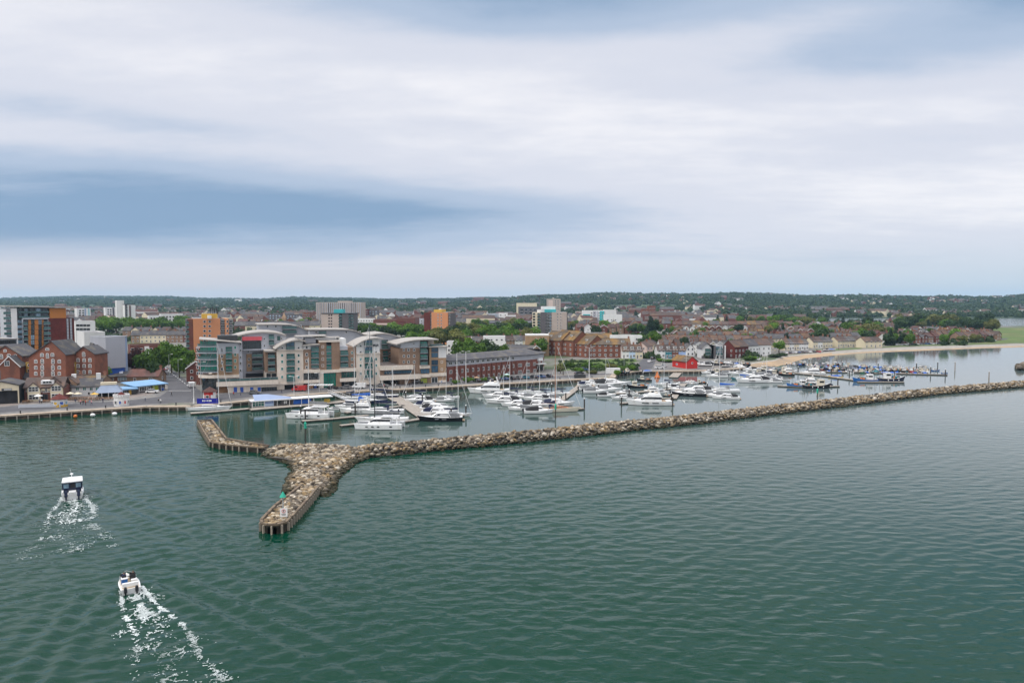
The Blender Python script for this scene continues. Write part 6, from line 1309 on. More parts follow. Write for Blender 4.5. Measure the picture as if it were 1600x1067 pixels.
for a in ((268, 583, 50, 36, 'leaf_mid', 'big plane tree left of the side road, tallest of its clump'), (252, 586, 42, 30, 'leaf_mid', 'plane tree at the left of the clump beside the side road'), (287, 582, 44, 30, 'leaf_mid', 'plane tree at the right of the clump, next to the orange tower'), (280, 590, 34, 26, 'leaf_bright', 'lighter plane tree in front of the clump right of the side road bend'),
          (209, 590, 46, 24, 'leaf_copper', 'copper beech right of the grey clad block'), (226, 592, 44, 32, 'leaf_mid', 'bushy green tree between the copper beech and the plane trees'), (240, 596, 30, 24, 'leaf_dark', 'dark low tree at the foot of the plane trees'), (153, 600, 31, 31, 'leaf_bright', 'bright green round tree in front of the brick warehouses'),
          (8, 566, 20, 40, 'leaf_mid', 'green tree top behind the warehouses at the left edge'), (40, 560, 20, 16, 'leaf_bright', 'small bright tree between the warehouse roofs'), (1021, 548, 33, 29, 'leaf_bright', 'large round bright green tree behind the pastel houses'), (1006, 549, 26, 24, 'leaf_dark', 'dark tree left of the round bright tree'),
          (1001, 540, 20, 20, 'leaf_mid', 'mid green tree behind the white flats'), (1217, 551, 19, 21, 'leaf_mid', 'round green tree by the slipway between cream terraces'), (843, 557, 31, 30, 'leaf_mid', 'round dense green tree at the left of the lichened flats'), (797, 572, 20, 18, 'leaf_mid', 'tree behind the middle of the hotel roof'), (880, 545, 12, 20, 'leaf_copper', 'copper red tree top in front of the tan tower')):
    tree(*a)
def treeset(desc, items, group):
    items = sorted(items, key=lambda a: a[0])
    for i, a in enumerate(items):
        kind = a[5] if len(a) > 5 else 'round'
        tree(*a[:5], label='%s %s, %s from left, %s' % (LN[a[4]], 'conifer' if kind == 'cone' else 'tree', ORD[i+1], desc), group=group, kind=kind)
treeset('in the tall clump behind the brick hotel', [(722, 574, 48, 34, 'leaf_mid'), (744, 575, 47, 36, 'leaf_mid'), (709, 572, 36, 22, 'leaf_mid'), (767, 573, 42, 32, 'leaf_dark'), (786, 573, 38, 26, 'leaf_mid'), (733, 566, 42, 26, 'leaf_bright'), (757, 562, 36, 26, 'leaf_dark')], 'tall trees behind the hotel')
def rnd_trees(desc, x0, x1, y0, y1, n, h, mats, group, cone=0.0, avoid=()):
    it = []
    while len(it) < n:
        x, y = tr_.uniform(x0, x1), tr_.uniform(y0, y1); hh = tr_.uniform(*h)*(y-468)/50
        q = G(x, y)
        if not in_poly(q.x, q.y, poly): continue
        c = 'cone' if tr_.random() < cone else 'round'
        it.append((x, y, hh, hh*tr_.uniform(.85, 1.25) if c == 'round' else hh*.55, tr_.choice(mats) if c == 'round' else 'leaf_pine', c))
    treeset(desc, it, group)
G3 = ['leaf_mid', 'leaf_mid', 'leaf_bright', 'leaf_dark', 'leaf_olive']
rnd_trees('on the rise below the far white flats', 150, 300, 514, 522, 24, (17, 23), ['leaf_mid', 'leaf_mid', 'leaf_bright'], 'trees below the far white flats')
rnd_trees('between the back apartments and the shopping hall', 540, 662, 524, 534, 24, (16, 22), ['leaf_mid', 'leaf_bright', 'leaf_dark'], 'trees behind the apartments')
rnd_trees('around the foot of the right orange tower', 648, 722, 534, 548, 16, (17, 25), G3, 'trees round the orange tower')
rnd_trees('between the hotel trees and the long car park', 705, 838, 513, 541, 40, (15, 23), G3, 'trees above the hotel')
rnd_trees('between the lichened flats and the turquoise block', 885, 1010, 506, 528, 22, (11, 18), G3, 'trees in the middle of town', .1)
rnd_trees('behind the red gables by the small lake', 1110, 1290, 503.8, 508, 26, (12, 20), G3, 'trees by the small lake', .15)
rnd_trees('among the red estate houses', 1195, 1400, 508, 541, 40, (12, 20), ['leaf_mid', 'leaf_dark', 'leaf_bright', 'leaf_olive'], 'estate trees', .25)
rnd_trees('in the dark belt behind the shore houses', 1400, 1552, 508, 517.5, 40, (14, 24), ['leaf_dark', 'leaf_mid', 'leaf_dark', 'leaf_olive'], 'trees behind the shore', .12)
rnd_trees('between the shore houses', 1380, 1540, 522, 541, 20, (9, 15), G3, 'garden trees at the shore', .15)
rnd_trees('in the gardens of the old town', 1030, 1200, 508, 550, 26, (9, 16), G3, 'old town garden trees', .05)
rnd_trees('in the left part of the plain', 130, 520, 500, 516, 28, (12, 19), G3, 'trees on the left plain', .08)
tree(1016, 524, 30, 18, 'leaf_pine', 'tall dark conifer pair behind the round bright tree, left one', None, 'cone'); tree(1023, 523, 26, 18, 'leaf_dark', 'dark tall tree beside the conifer behind the round bright tree'); tree(1229, 543, 22, 16, 'leaf_pine', 'dark conifer among red roofs behind the cream terraces', None, 'cone'); tree(1398, 537, 19, 15, 'leaf_pine', 'dark conifer rising behind the shore row', None, 'cone'); tree(1211, 508, 20, 17, 'leaf_pine', 'tall dark conifer right of the small lake', None, 'cone'); tree(1549, 520, 20, 20, 'leaf_olive', 'pale brown leafless looking tree at the right end of the dark belt'); tree(993, 505, 20, 10, 'leaf_pine', 'slim dark conifer left of the stepped red flats', None, 'cone')
# shrubs
for i, a in enumerate(((905, 583, 12, 16, 'leaf_bright'), (918, 574, 12, 22, 'leaf_mid'), (935, 577, 11, 26, 'leaf_mid'), (955, 576, 11, 26, 'leaf_olive'), (972, 580, 12, 20, 'leaf_mid'), (984, 579, 14, 20, 'leaf_mid'), (890, 574, 11, 18, 'leaf_mid'), (874, 580, 12, 16, 'leaf_olive'), (965, 586, 11, 14, 'leaf_bright'), (925, 584, 8, 18, 'leaf_olive'), (1035, 565, 7, 24, 'leaf_bright'), (1044, 566, 6, 22, 'leaf_mid'), (1176, 563, 9, 22, 'leaf_bright'), (1168, 563.5, 9, 18, 'leaf_mid'), (1212, 558.5, 7, 22, 'leaf_dark'), (1222, 556, 6, 18, 'leaf_dark'), (731, 598, 12, 18, 'leaf_mid'), (712, 600, 9, 14, 'leaf_mid'), (748, 596, 8, 22, 'leaf_mid'), (772, 594, 8, 16, 'leaf_olive'), (790, 591, 8, 18, 'leaf_mid'), (762, 595, 8, 14, 'leaf_bright'))):
    t = tree(*a, label='%s shrub, %s in the list of shrubs' % (LN[a[4]], ORD[i+1]), group='shrubs along the quay road', name='shrub'); t['category'] = 'shrub'
    if i < 10 or i in (10, 11): t['label'] = '%s shrub, %s along the bank between the hotel and the red boathouse' % (LN[a[4]], ORD[[0,1,2,3,4,5,6,7,8,9,10,11].index(i)+1])
    for c in t.children:
        if c.name.startswith('crown'): c.location.z = -c.scale[2]*.42
SHR = sorted([o for o in SC.objects if o.parent is None and o.name.split('.')[0] == 'shrub'], key=lambda o: proj(o.location)[0])
for i, o in enumerate(SHR): o['label'] = '%s shrub, %s from left of the shrubs along the quay road' % (o['label'].split(' shrub')[0], ORD[i+1])
for i, a in enumerate(((869, 585, 20), (876, 583, 19), (880, 586, 17))):
    p = G(a[0], a[1]); k = p.length/F; h = a[2]*k; t = thing('palm_tree', '%s palm beside the rounded hotel end, %s from the left' % (('tall', 'middle', 'short')[i], ORD[i+1]), 'palm tree', p, i*1.3, 'palms by the hotel')
    MB().tube((0,0,-.2),(.1,0,h*.75),.2,.13,7).build('trunk', ['bark'], t); mb = MB()
    for j in range(13):
        an = 2*PI*j/13+.2*(j % 3); up = (.55, .2, -.2)[j % 3]; pts = [(.1+1.9*s*math.cos(an), 1.9*s*math.sin(an), h*.75+1.9*(up*s-.55*s*s)+.15) for s in (0,.35,.7,1)]
        for q, (p0, p1) in enumerate(zip(pts, pts[1:])):
            wv = (-math.sin(an)*.28, math.cos(an)*.28); w0, w1 = (.4, 1, .9)[q], (1, .9, .1)[q]; mb.add([(p0[0]-wv[0]*w0,p0[1]-wv[1]*w0,p0[2]-.08),(p0[0]+wv[0]*w0,p0[1]+wv[1]*w0,p0[2]-.08),(p1[0]+wv[0]*w1,p1[1]+wv[1]*w1,p1[2]-.08),(p1[0]-wv[0]*w1,p1[1]-wv[1]*w1,p1[2]-.08)], [(0,1,2,3)])
    mb.build('crown', ['leaf_olive'], t)
# woods and garden greenery that read as masses
def clump_mesh(pos, seed, nq, lm, name, label, core=True):
    rs = np.random.RandomState(seed); n = len(pos); P = np.array(pos)
    v = rs.normal(0, 1, (n, nq, 3)); v /= np.linalg.norm(v, axis=2, keepdims=True); v[..., 2] = np.abs(v[..., 2])*1.0-.12
    sc = P[:, None, 3:6]; pts = P[:, None, :3] + v*sc*rs.uniform(.75, 1.05, (n, nq, 1)); out = (v+np.array([0, 0, .4])).reshape(-1, 3)
    size = np.repeat(P[:, 3]*.30, nq); V1 = quads(pts.reshape(-1, 3), size, rs, out); F1 = tri(V1)
    cv = np.array([tuple(p) for p in ICO0[0]]); cf = np.array(ICO0[1])
    V2 = (P[:, None, :3] + cv[None]*sc*rs.uniform(.62, .9, (n, 12, 1))).reshape(-1, 3)
    F2 = (cf[None] + (np.arange(n)*12)[:, None, None]).reshape(-1, 3)
    me = bpy.data.meshes.new(name); nv1 = len(V1); Vv = np.concatenate([V1, V2]); me.vertices.add(len(Vv)); me.vertices.foreach_set('co', Vv.astype(np.float32).ravel())
    li = np.concatenate([F1.ravel(), F2.ravel()+nv1]).astype(np.int32); me.loops.add(len(li)); me.loops.foreach_set('vertex_index', li)
    tot = np.concatenate([np.full(len(F1), 4), np.full(len(F2), 3)]).astype(np.int32); st = np.concatenate([[0], np.cumsum(tot)[:-1]]).astype(np.int32)
    me.polygons.add(len(tot)); me.polygons.foreach_set('loop_start', st); me.polygons.foreach_set('loop_total', tot); me.materials.append(M[lm]); me.update(calc_edges=True)
    return tag(link(name, me), label, 'woods' if 'wood' in name else 'greenery', kind='stuff')
rs = np.random.RandomState(12); pos = []
y = 1380.0
while y < 7200:
    du = 0.0085; nu = int(1.7/du)
    for i in range(nu):
        u = -.85+1.7*(i+rs.rand())/nu; yy = y*(1+rs.uniform(-.01, .012)); x = u*yy; px = 800+F*u
        if yy > lerp(CD, px)*1.08: continue
        nn_ = noise.noise((x*.0018, yy*.0012, 7.7)); thr = (-.1 if yy < 2300 else -.32) if px < 1100 else -.35
        if nn_ < thr and rs.rand() < .75: continue
        if rs.rand() < (.3 if yy < 2200 else .12): continue
        r = yy*.0046*rs.uniform(.7, 1.35); r = min(r, 19)*(1.0 if yy > 2000 else 1.15); h = min(r*1.15, rs.uniform(7, 11.5)+yy*.0006); pos.append((x, yy, terr(x, yy)+h*.3, r, r, h))
    y *= 1.019
clump_mesh(pos, 1, 22, 'leaf_wood', 'distant_woods', 'far wooded plain and hillsides that read as one mass of tree tops')
pos = []
for k in range(150):
    q = G(rs.uniform(872, 996), rs.uniform(564, 580)); r = rs.uniform(.7, 1.9); pos.append((q.x, q.y, LAND, r, r, r*.8))
while len(pos) < 2700:
    px, py = rs.uniform(-60, 1560), 504.5+rs.rand()**1.3*56; q = G(px, py)
    if not in_poly(q.x, q.y, poly): continue
    if px < 960 and py > 535 or (1030 < px < 1090 and py > 556) or (px > 1350 and py > 540): continue
    if px > 1180 and py > 541: continue
    r = rs.uniform(1.2, 3.6)*(1.4 if py < 515 else 1); h = r*rs.uniform(.7, 1.4); pos.append((q.x, q.y, LAND+h*.25, r, r, h))
clump_mesh(pos, 2, 30, 'leaf_wood', 'garden_greenery', 'hedges and bushes filling the gardens between the town houses')
# ---------------------------------------------------------------- boats: prototypes in local space, bow towards +x, waterline at z = 0
mat('boat_white', (0.78, 0.78, 0.77), rough=0.22, var=0.05, scale=0.6, spec=0.5, col2=(0.66, 0.64, 0.60), scale2=0.7, t2=(0.56, 0.72)); mat('boat_cream', (0.68, 0.62, 0.50), rough=0.3, var=0.06); mat('boat_navy', (0.012, 0.018, 0.05), rough=0.15, var=0.15); mat('boat_black', (0.012, 0.012, 0.015), rough=0.15, var=0.15); mat('boat_blue', (0.02, 0.12, 0.36), rough=0.25, var=0.15, scale=0.8)
mat('boat_red', (0.32, 0.03, 0.025), rough=0.4, var=0.2, scale=0.8); mat('boat_grey', (0.30, 0.31, 0.33), rough=0.35, var=0.12); mat('boat_teal', (0.02, 0.17, 0.20), rough=0.35, var=0.15); mat('boat_green', (0.03, 0.12, 0.07), rough=0.4, var=0.15); mat('boat_orange', (0.62, 0.17, 0.03), rough=0.5, var=0.15); mat('boat_yellow', (0.62, 0.42, 0.06), rough=0.5, var=0.15)
mat('antifoul', (0.02, 0.025, 0.05), rough=0.6, var=0.3); mat('deck_teak', (0.36, 0.25, 0.15), rough=0.7, var=0.15, scale=2, stretch=(1, 6, 1)); mat('deck_grey', (0.50, 0.50, 0.49), rough=0.7, var=0.1)
mat('canvas_navy', (0.010, 0.015, 0.045), rough=0.9, var=0.25, scale=1.5); mat('canvas_grey', (0.16, 0.165, 0.17), rough=0.9, var=0.25, scale=1.5); mat('canvas_blue', (0.02, 0.10, 0.40), rough=0.85, var=0.25, scale=1.5); mat('canvas_black', (0.025, 0.025, 0.027), rough=0.9, var=0.3, scale=1.5); mat('canvas_tan', (0.42, 0.33, 0.22), rough=0.9, var=0.2, scale=1.5)
mat('mast_white', (0.72, 0.72, 0.71), rough=0.35, var=0.04); mat('mast_black', (0.02, 0.022, 0.025), rough=0.3, var=0.1); mat('mast_navy', (0.02, 0.05, 0.09), rough=0.3, var=0.1); mat('mast_wood', (0.42, 0.15, 0.05), rough=0.4, var=0.15, scale=2); mat('rigging', (0.32, 0.32, 0.33), rough=0.4, var=0.1); mat('seat_cream', (0.62, 0.57, 0.50), rough=0.7, var=0.08)
glass('boat_glass', (0.012, 0.013, 0.016), 0.06)
def hull(L, B, H, m='boat_white', deck='boat_white', stern=.9, full=.5, rake=.07, n=11, draft=.5, sheer=.3, name='hull', par=None, well=None, y0=0.0, stripe='antifoul', fine=2.1):
    mb = MB(); R_ = []
    for i in range(n):
        s = i/(n-1); b = B/2*(stern+(1-stern)*min(1, s/.35)) * (1-max(0, (s-full)/(1-full))**fine); b = max(b, .03)
        h = H*(1-sheer*.35+sheer*(s-.35)**2*2.2); x = -L/2+L*s*(1-rake); xr = L*rake*s**3
        R_.append([(x, y0, -draft), (x, y0+.78*b, -draft*.35), (x+xr*.35, y0+.9*b, .12), (x+xr*.7, y0+.97*b, .12+(h-.12)*.55), (x+xr, y0+b, h), (x+xr, y0+b-.12*min(1, b*3), h+.03)] )
    k = 6
    for side in (1, -1):
        vs = [(p[0], y0+(p[1]-y0)*side, p[2]) for r in R_ for p in r]; fs = {0: [], 1: []}
        for i in range(n-1):
            for j in range(k-1):
                q = (i*k+j, (i+1)*k+j, (i+1)*k+j+1, i*k+j+1); q = q if side == 1 else q[::-1]; fs[1 if j < 2 else 0].append(q[::-1])
        mb.add(vs, fs[0], 0); mb.add(vs, fs[1], 1)
    # deck and transom
    vs = [(r[5][0], y0+(r[5][1]-y0)*sg, r[5][2]) for r in R_ for sg in (1, -1)]
    mb.add(vs, [(2*i, 2*i+1, 2*i+3, 2*i+2) for i in range(n-1)], 2)
    t = R_[0]; mb.add([(p[0], p[1], p[2]) for p in t] + [(p[0], 2*y0-p[1], p[2]) for p in reversed(t)], [tuple(range(12))], 0)
    return mb.build(name, [m, stripe, deck], par, smooth=35)
def cabin(st, m='boat_white', name='cabin', par=None, top=1):
    """st: list of (x, z bottom, z top, half width bottom, half width top), from aft to bow"""
    mb = MB(); rings = []
    for x, zb, zt, wb, wt in st:
        h = zt-zb; rings.append([(x, -wb, zb), (x, -(wb*.4+wt*.6), zb+h*.6), (x, -wt, zt-h*.12), (x, -wt*.72, zt), (x, wt*.72, zt), (x, wt, zt-h*.12), (x, wb*.4+wt*.6, zb+h*.6), (x, wb, zb)])
    mb.rings(rings[::-1], 0, closed=False); return mb.build(name, [m], par, smooth=38)
def glassband(st, f0, f1, par, name='window', off=.025, m='boat_glass', caps=(True, True)):
    """dark glazing that follows a cabin: a strip on each side between two fractions of its height"""
    for sg in (1, -1):
        mb = MB(); lo, hi = [], []
        for x, zb, zt, wb, wt in st:
            w = lambda f: wb+(wt-wb)*(f/.88 if f < .88 else 1)
            lo.append((x, sg*(w(f0)+off), zb+(zt-zb)*f0)); hi.append((x, sg*(w(f1)+off), zb+(zt-zb)*f1))
        n = len(st); fs = [(i, i+1, n+i+1, n+i) for i in range(n-1)]; mb.add(lo+hi, fs if sg < 0 else [f[::-1] for f in fs]); mb.build(name, [m], par)
def slopeglass(a, b, par, f0=.12, f1=.92, w=.86, name='windscreen', m='boat_glass'):
    """glass on the slope between two cabin stations' tops"""
    P = lambda f: (a[0]+(b[0]-a[0])*f, a[4]+(b[4]-a[4])*f, a[2]+(b[2]-a[2])*f)
    (x0, w0, z0), (x1, w1, z1) = P(f0), P(f1); nx, nz = (z1-z0), -(x1-x0); l = math.hypot(nx, nz) or 1; ox, oz = -nx/l*.03, -nz/l*.03
    if oz < 0: ox, oz = -ox, -oz
    mb = MB(); mb.add([(x0+ox, -w0*w, z0+oz), (x1+ox, -w1*w, z1+oz), (x1+ox, w1*w, z1+oz), (x0+ox, w0*w, z0+oz)], [(0,1,2,3)]); mb.add([(x0+ox, -w0*w, z0+oz), (x1+ox, -w1*w, z1+oz), (x1+ox, w1*w, z1+oz), (x0+ox, w0*w, z0+oz)], [(3,2,1,0)][:0]); return mb.build(name, [m], par)
def rail(pts, z, h, par, name='guard_rail', step=1.4):
    mb = MB(); P = [Vector((p[0], p[1], p[2] if len(p) > 2 else z)) for p in pts]
    for a, b in zip(P, P[1:]):
        mb.tube(a+Vector((0,0,h)), b+Vector((0,0,h)), .03, n=4); k = max(1, int((b-a).length/step))
        for i in range(k): q = a+(b-a)*(i/k); mb.tube(q, q+Vector((0,0,h)), .02, n=4)
    return mb.build(name, ['rigging'], par)
def outboard(par, x, y, z=.3, s=1.0, m='boat_black'):
    mb = MB(); mb.box(x-.45*s, x+.05*s, y-.2*s, y+.2*s, z+.2*s, z+.75*s).box(x-.3*s, x-.05*s, y-.1*s, y+.1*s, z-.7*s, z+.2*s); mb.rings([[(x-.5*s, y-.22*s, z+.35*s), (x+.1*s, y-.22*s, z+.35*s), (x+.1*s, y+.22*s, z+.35*s), (x-.5*s, y+.22*s, z+.35*s)], [(x-.38*s, y-.14*s, z+.95*s), (x+.0*s, y-.14*s, z+.95*s), (x+.0*s, y+.14*s, z+.95*s), (x-.38*s, y+.14*s, z+.95*s)]]); return mb.build('outboard_motor', [m], par)
def root(name, cat): return thing(name, '', cat)
def flybridge(L=15, B=4.6, hm='boat_white', cm='canvas_navy', arch=True):
    t = root('motor_yacht', 'motor yacht'); H = L*.105; hull(L, B, H, hm, par=t, rake=.1, full=.45, sheer=.5)
    hb = B/2
    st = [(-L*.27, H*.88, H+L*.105, hb*.84, hb*.76), (-L*.05, H*.9, H+L*.112, hb*.86, hb*.76), (L*.10, H*.95, H+L*.108, hb*.80, hb*.70), (L*.24, H*1.0, H+L*.03, hb*.62, hb*.46), (L*.33, H*1.05, H+L*.012, hb*.34, hb*.2)]
    cabin(st, par=t); glassband(st[:3]+[(L*.18, H*.98, H+L*.075, hb*.7, hb*.58)], .38, .80, t); slopeglass(st[3], st[2], t)
    f2 = [(-L*.24, H+L*.10, H+L*.155, hb*.70, hb*.66), (L*.0, H+L*.105, H+L*.16, hb*.70, hb*.64), (L*.09, H+L*.105, H+L*.135, hb*.58, hb*.48)]; cabin(f2, name='flybridge', par=t)
    MB().box(-L*.2, -L*.14, -hb*.45, hb*.45, H+L*.15, H+L*.185).box(-L*.06, -L*.03, -hb*.4, hb*.1, H+L*.15, H+L*.2).build('seat', ['seat_cream'], t); slopeglass(f2[2], f2[1], t, .2, .95, .8)
    MB().box(-L*.5-.9, -L*.5+.05, -hb*.8, hb*.8, .25, .38).build('swim_platform', ['deck_teak'], t); MB().box(-L*.49, -L*.275, -hb*.78, hb*.78, H*.86, H*.9).build('cockpit_sole', ['deck_teak'], t)
    mb = MB()
    for s in (-1, 1): mb.tube((-L*.26, s*hb*.7, H+L*.1), (-L*.2, s*hb*.5, H+L*.245), .1, n=5)
    mb.tube((-L*.2, -hb*.5, H+L*.245), (-L*.2, hb*.5, H+L*.245), .1, n=5); mb.ball((-L*.2, 0, H+L*.265), (.35, .35, .22)); mb.tube((-L*.2, .3, H+L*.25), (-L*.22, .3, H+L*.36), .025, n=4); mb.build('radar_arch', ['boat_white'], t)
    for s in (-1, 1): MB().box(L*.02, L*.17, s*(hb*.99)-.03, s*(hb*.99)+.03, H*.52, H*.70).box(-L*.2, -L*.06, s*(hb*1.0)-.03, s*(hb*1.0)+.03, H*.50, H*.66).build('hull_window', ['boat_glass'], t)
    rail([(-L*.1, s*hb*.95, H*.95) for s in (1,)]+[(L*.15, hb*.86, H*1.0), (L*.33, hb*.5, H*1.1), (L*.48, 0, H*1.28), (L*.33, -hb*.5, H*1.1), (L*.15, -hb*.86, H*1.0), (-L*.1, -hb*.95, H*.95)], 0, .75, t); return t
def sport(L=12, B=3.7, hm='boat_white', cm='canvas_navy', top='boat_white', stripe=None):
    t = root('sport_cruiser', 'motor cruiser'); H = L*.10; hull(L, B, H, hm, par=t, rake=.12, full=.42, sheer=.45); hb = B/2
    st = [(-L*.2, H*.9, H+L*.088, hb*.80, hb*.62), (-L*.03, H*.92, H+L*.10, hb*.82, hb*.62), (L*.07, H*.96, H+L*.088, hb*.76, hb*.56), (L*.2, H*1.0, H+L*.028, hb*.6, hb*.42), (L*.36, H*1.08, H+L*.012, hb*.28, hb*.12)]
    cabin(st, top, par=t); glassband(st[:3]+[(L*.15, H*.98, H+L*.05, hb*.67, hb*.48)], .30, .82, t); slopeglass(st[3], st[2], t, .1, .9)
    cv = [(-L*.44, H*.85, H+L*.045, hb*.72, hb*.55), (-L*.36, H*.86, H+L*.085, hb*.76, hb*.6), (-L*.2, H*.88, H+L*.094, hb*.78, hb*.6)]
    cabin(cv, cm, 'cockpit_cover', t); MB().box(-L*.5-.7, -L*.5+.05, -hb*.78, hb*.78, .22, .34).build('swim_platform', ['deck_teak'], t)
    mb = MB()
    for s in (-1, 1): mb.tube((-L*.24, s*hb*.82, H), (-L*.17, s*hb*.62, H+L*.12), .09, n=5)
    mb.tube((-L*.17, -hb*.62, H+L*.12), (-L*.17, hb*.62, H+L*.12), .09, n=5).tube((-L*.17, 0, H+L*.12), (-L*.19, 0, H+L*.2), .025, n=4); mb.build('radar_arch', [top], t)
    for s in (-1, 1):
        if hm == 'boat_white': MB().box(-L*.02, L*.16, s*hb*.985-.03, s*hb*.985+.03, H*.55, H*.72).build('hull_window', ['boat_glass'], t)
        else: MB().box(-L*.15, -L*.05, s*hb*.995-.03, s*hb*.995+.03, H*.5, H*.62).box(L*.02, L*.1, s*hb*.985-.03, s*hb*.985+.03, H*.55, H*.68).build('hull_window', ['boat_grey'], t)
    rail([(L*.05, hb*.92, H*.97), (L*.25, hb*.68, H*1.04), (L*.47, 0, H*1.25), (L*.25, -hb*.68, H*1.04), (L*.05, -hb*.92, H*.97)], 0, .6, t); return t
def cruiser(L=7.5, B=2.6, hm='boat_white', cm='canvas_navy'):
    t = root('cabin_cruiser', 'motor boat'); H = L*.115; hull(L, B, H, hm, par=t, rake=.1, full=.45, sheer=.45); hb = B/2
    st = [(-L*.02, H*.9, H+L*.12, hb*.78, hb*.66), (L*.08, H*.95, H+L*.115, hb*.78, hb*.62), (L*.17, H*1.0, H+L*.04, hb*.7, hb*.5), (L*.36, H*1.08, H+L*.015, hb*.3, hb*.15)]; cabin(st, par=t); glassband(st[:2]+[(L*.13, H*.98, H+L*.08, hb*.74, hb*.55)], .45, .82, t); slopeglass(st[2], st[1], t)
    cabin([(-L*.44, H*.9, H+L*.05, hb*.78, hb*.6), (-L*.3, H*.9, H+L*.10, hb*.8, hb*.64), (-L*.02, H*.92, H+L*.125, hb*.8, hb*.66)], cm, 'cockpit_cover', t); outboard(t, -L*.5, 0, .35, 1.0)
    rail([(L*.15, hb*.85, H), (L*.3, hb*.6, H*1.07), (L*.46, 0, H*1.22), (L*.3, -hb*.6, H*1.07), (L*.15, -hb*.85, H)], 0, .5, t); return t
def sail(L=12, B=3.6, hm='boat_white', cm='canvas_navy', mast='mast_white', mh=16, mx=.08, deck='boat_white', boom=True, cab='boat_white', furl=True):
    t = root('sailing_yacht', 'sailing yacht'); H = L*.085; hull(L, B, H, hm, deck, par=t, stern=.72, rake=.13, full=.3, sheer=.35, fine=1.7); hb = B/2
    st = [(-L*.17, H*.8, H+.52, hb*.62, hb*.5), (L*.05, H*.82, H+.5, hb*.6, hb*.48), (L*.18, H*.85, H+.3, hb*.42, hb*.3), (L*.24, H*.9, H+.1, hb*.3, hb*.2)]; cabin(st, cab, par=t); glassband(st[:3], .45, .78, t)
    MB().box(-L*.42, -L*.2, -hb*.42, hb*.42, H*.80, H*.84).build('cockpit', ['deck_teak'], t); cabin([(-L*.2, H*.9, H+1.0, hb*.5, hb*.4), (-L*.15, H*.9, H+1.05, hb*.5, hb*.38), (-L*.08, H*.9, H+.5, hb*.45, hb*.35)], cm, 'sprayhood', t)
    x = L*mx; m = MB().tube((x, 0, H), (x-.1, 0, mh), .12, .07, 7)
    for f in (.45, .72): z = H+(mh-H)*f; m.tube((x-.05, -hb*.5, z), (x-.05, hb*.5, z), .035, n=4)
    m.build('mast', [mast], t)
    if boom: MB().tube((x-.1, 0, H+1.45), (-L*.36, 0, H+1.35), .07, n=6).build('boom', [mast], t); MB().rings([[(xx, .24*s*w, H+1.62+dz*h) for s, dz in ((-1, -.12), (-.9, .25), (0, .5), (.9, .25), (1, -.12), (0, -.2))] for xx, w, h in ((-L*.36, .5, .4), (-L*.15, .8, .8), (x-.15, 1.0, 1.3))]).build('sail_cover', [cm], t)
    mb = MB()
    for a, b in (((x-.1, 0, mh-.2), (L*.49, 0, H*1.15)), ((x-.1, 0, mh-.1), (-L*.49, 0, H)), ((x-.08, 0, mh*.97), (x-.2, hb*.9, H)), ((x-.08, 0, mh*.97), (x-.2, -hb*.9, H))): mb.tube(a, b, .022, n=4)
    mb.build('rigging', ['rigging'], t)
    if furl: MB().tube((L*.475, 0, H*1.2+.5), (x+(L*.475-x)*.06, 0, mh*.95), .07, .04, 5).build('furled_sail', ['mast_white'], t)
    rail([(-L*.46, hb*.68, H*.9), (-L*.1, hb*.96, H*.88), (L*.25, hb*.62, H*1.0), (L*.47, 0, H*1.13), (L*.25, -hb*.62, H*1.0), (-L*.1, -hb*.96, H*.88), (-L*.46, -hb*.68, H*.9)], 0, .6, t, step=2.2); return t
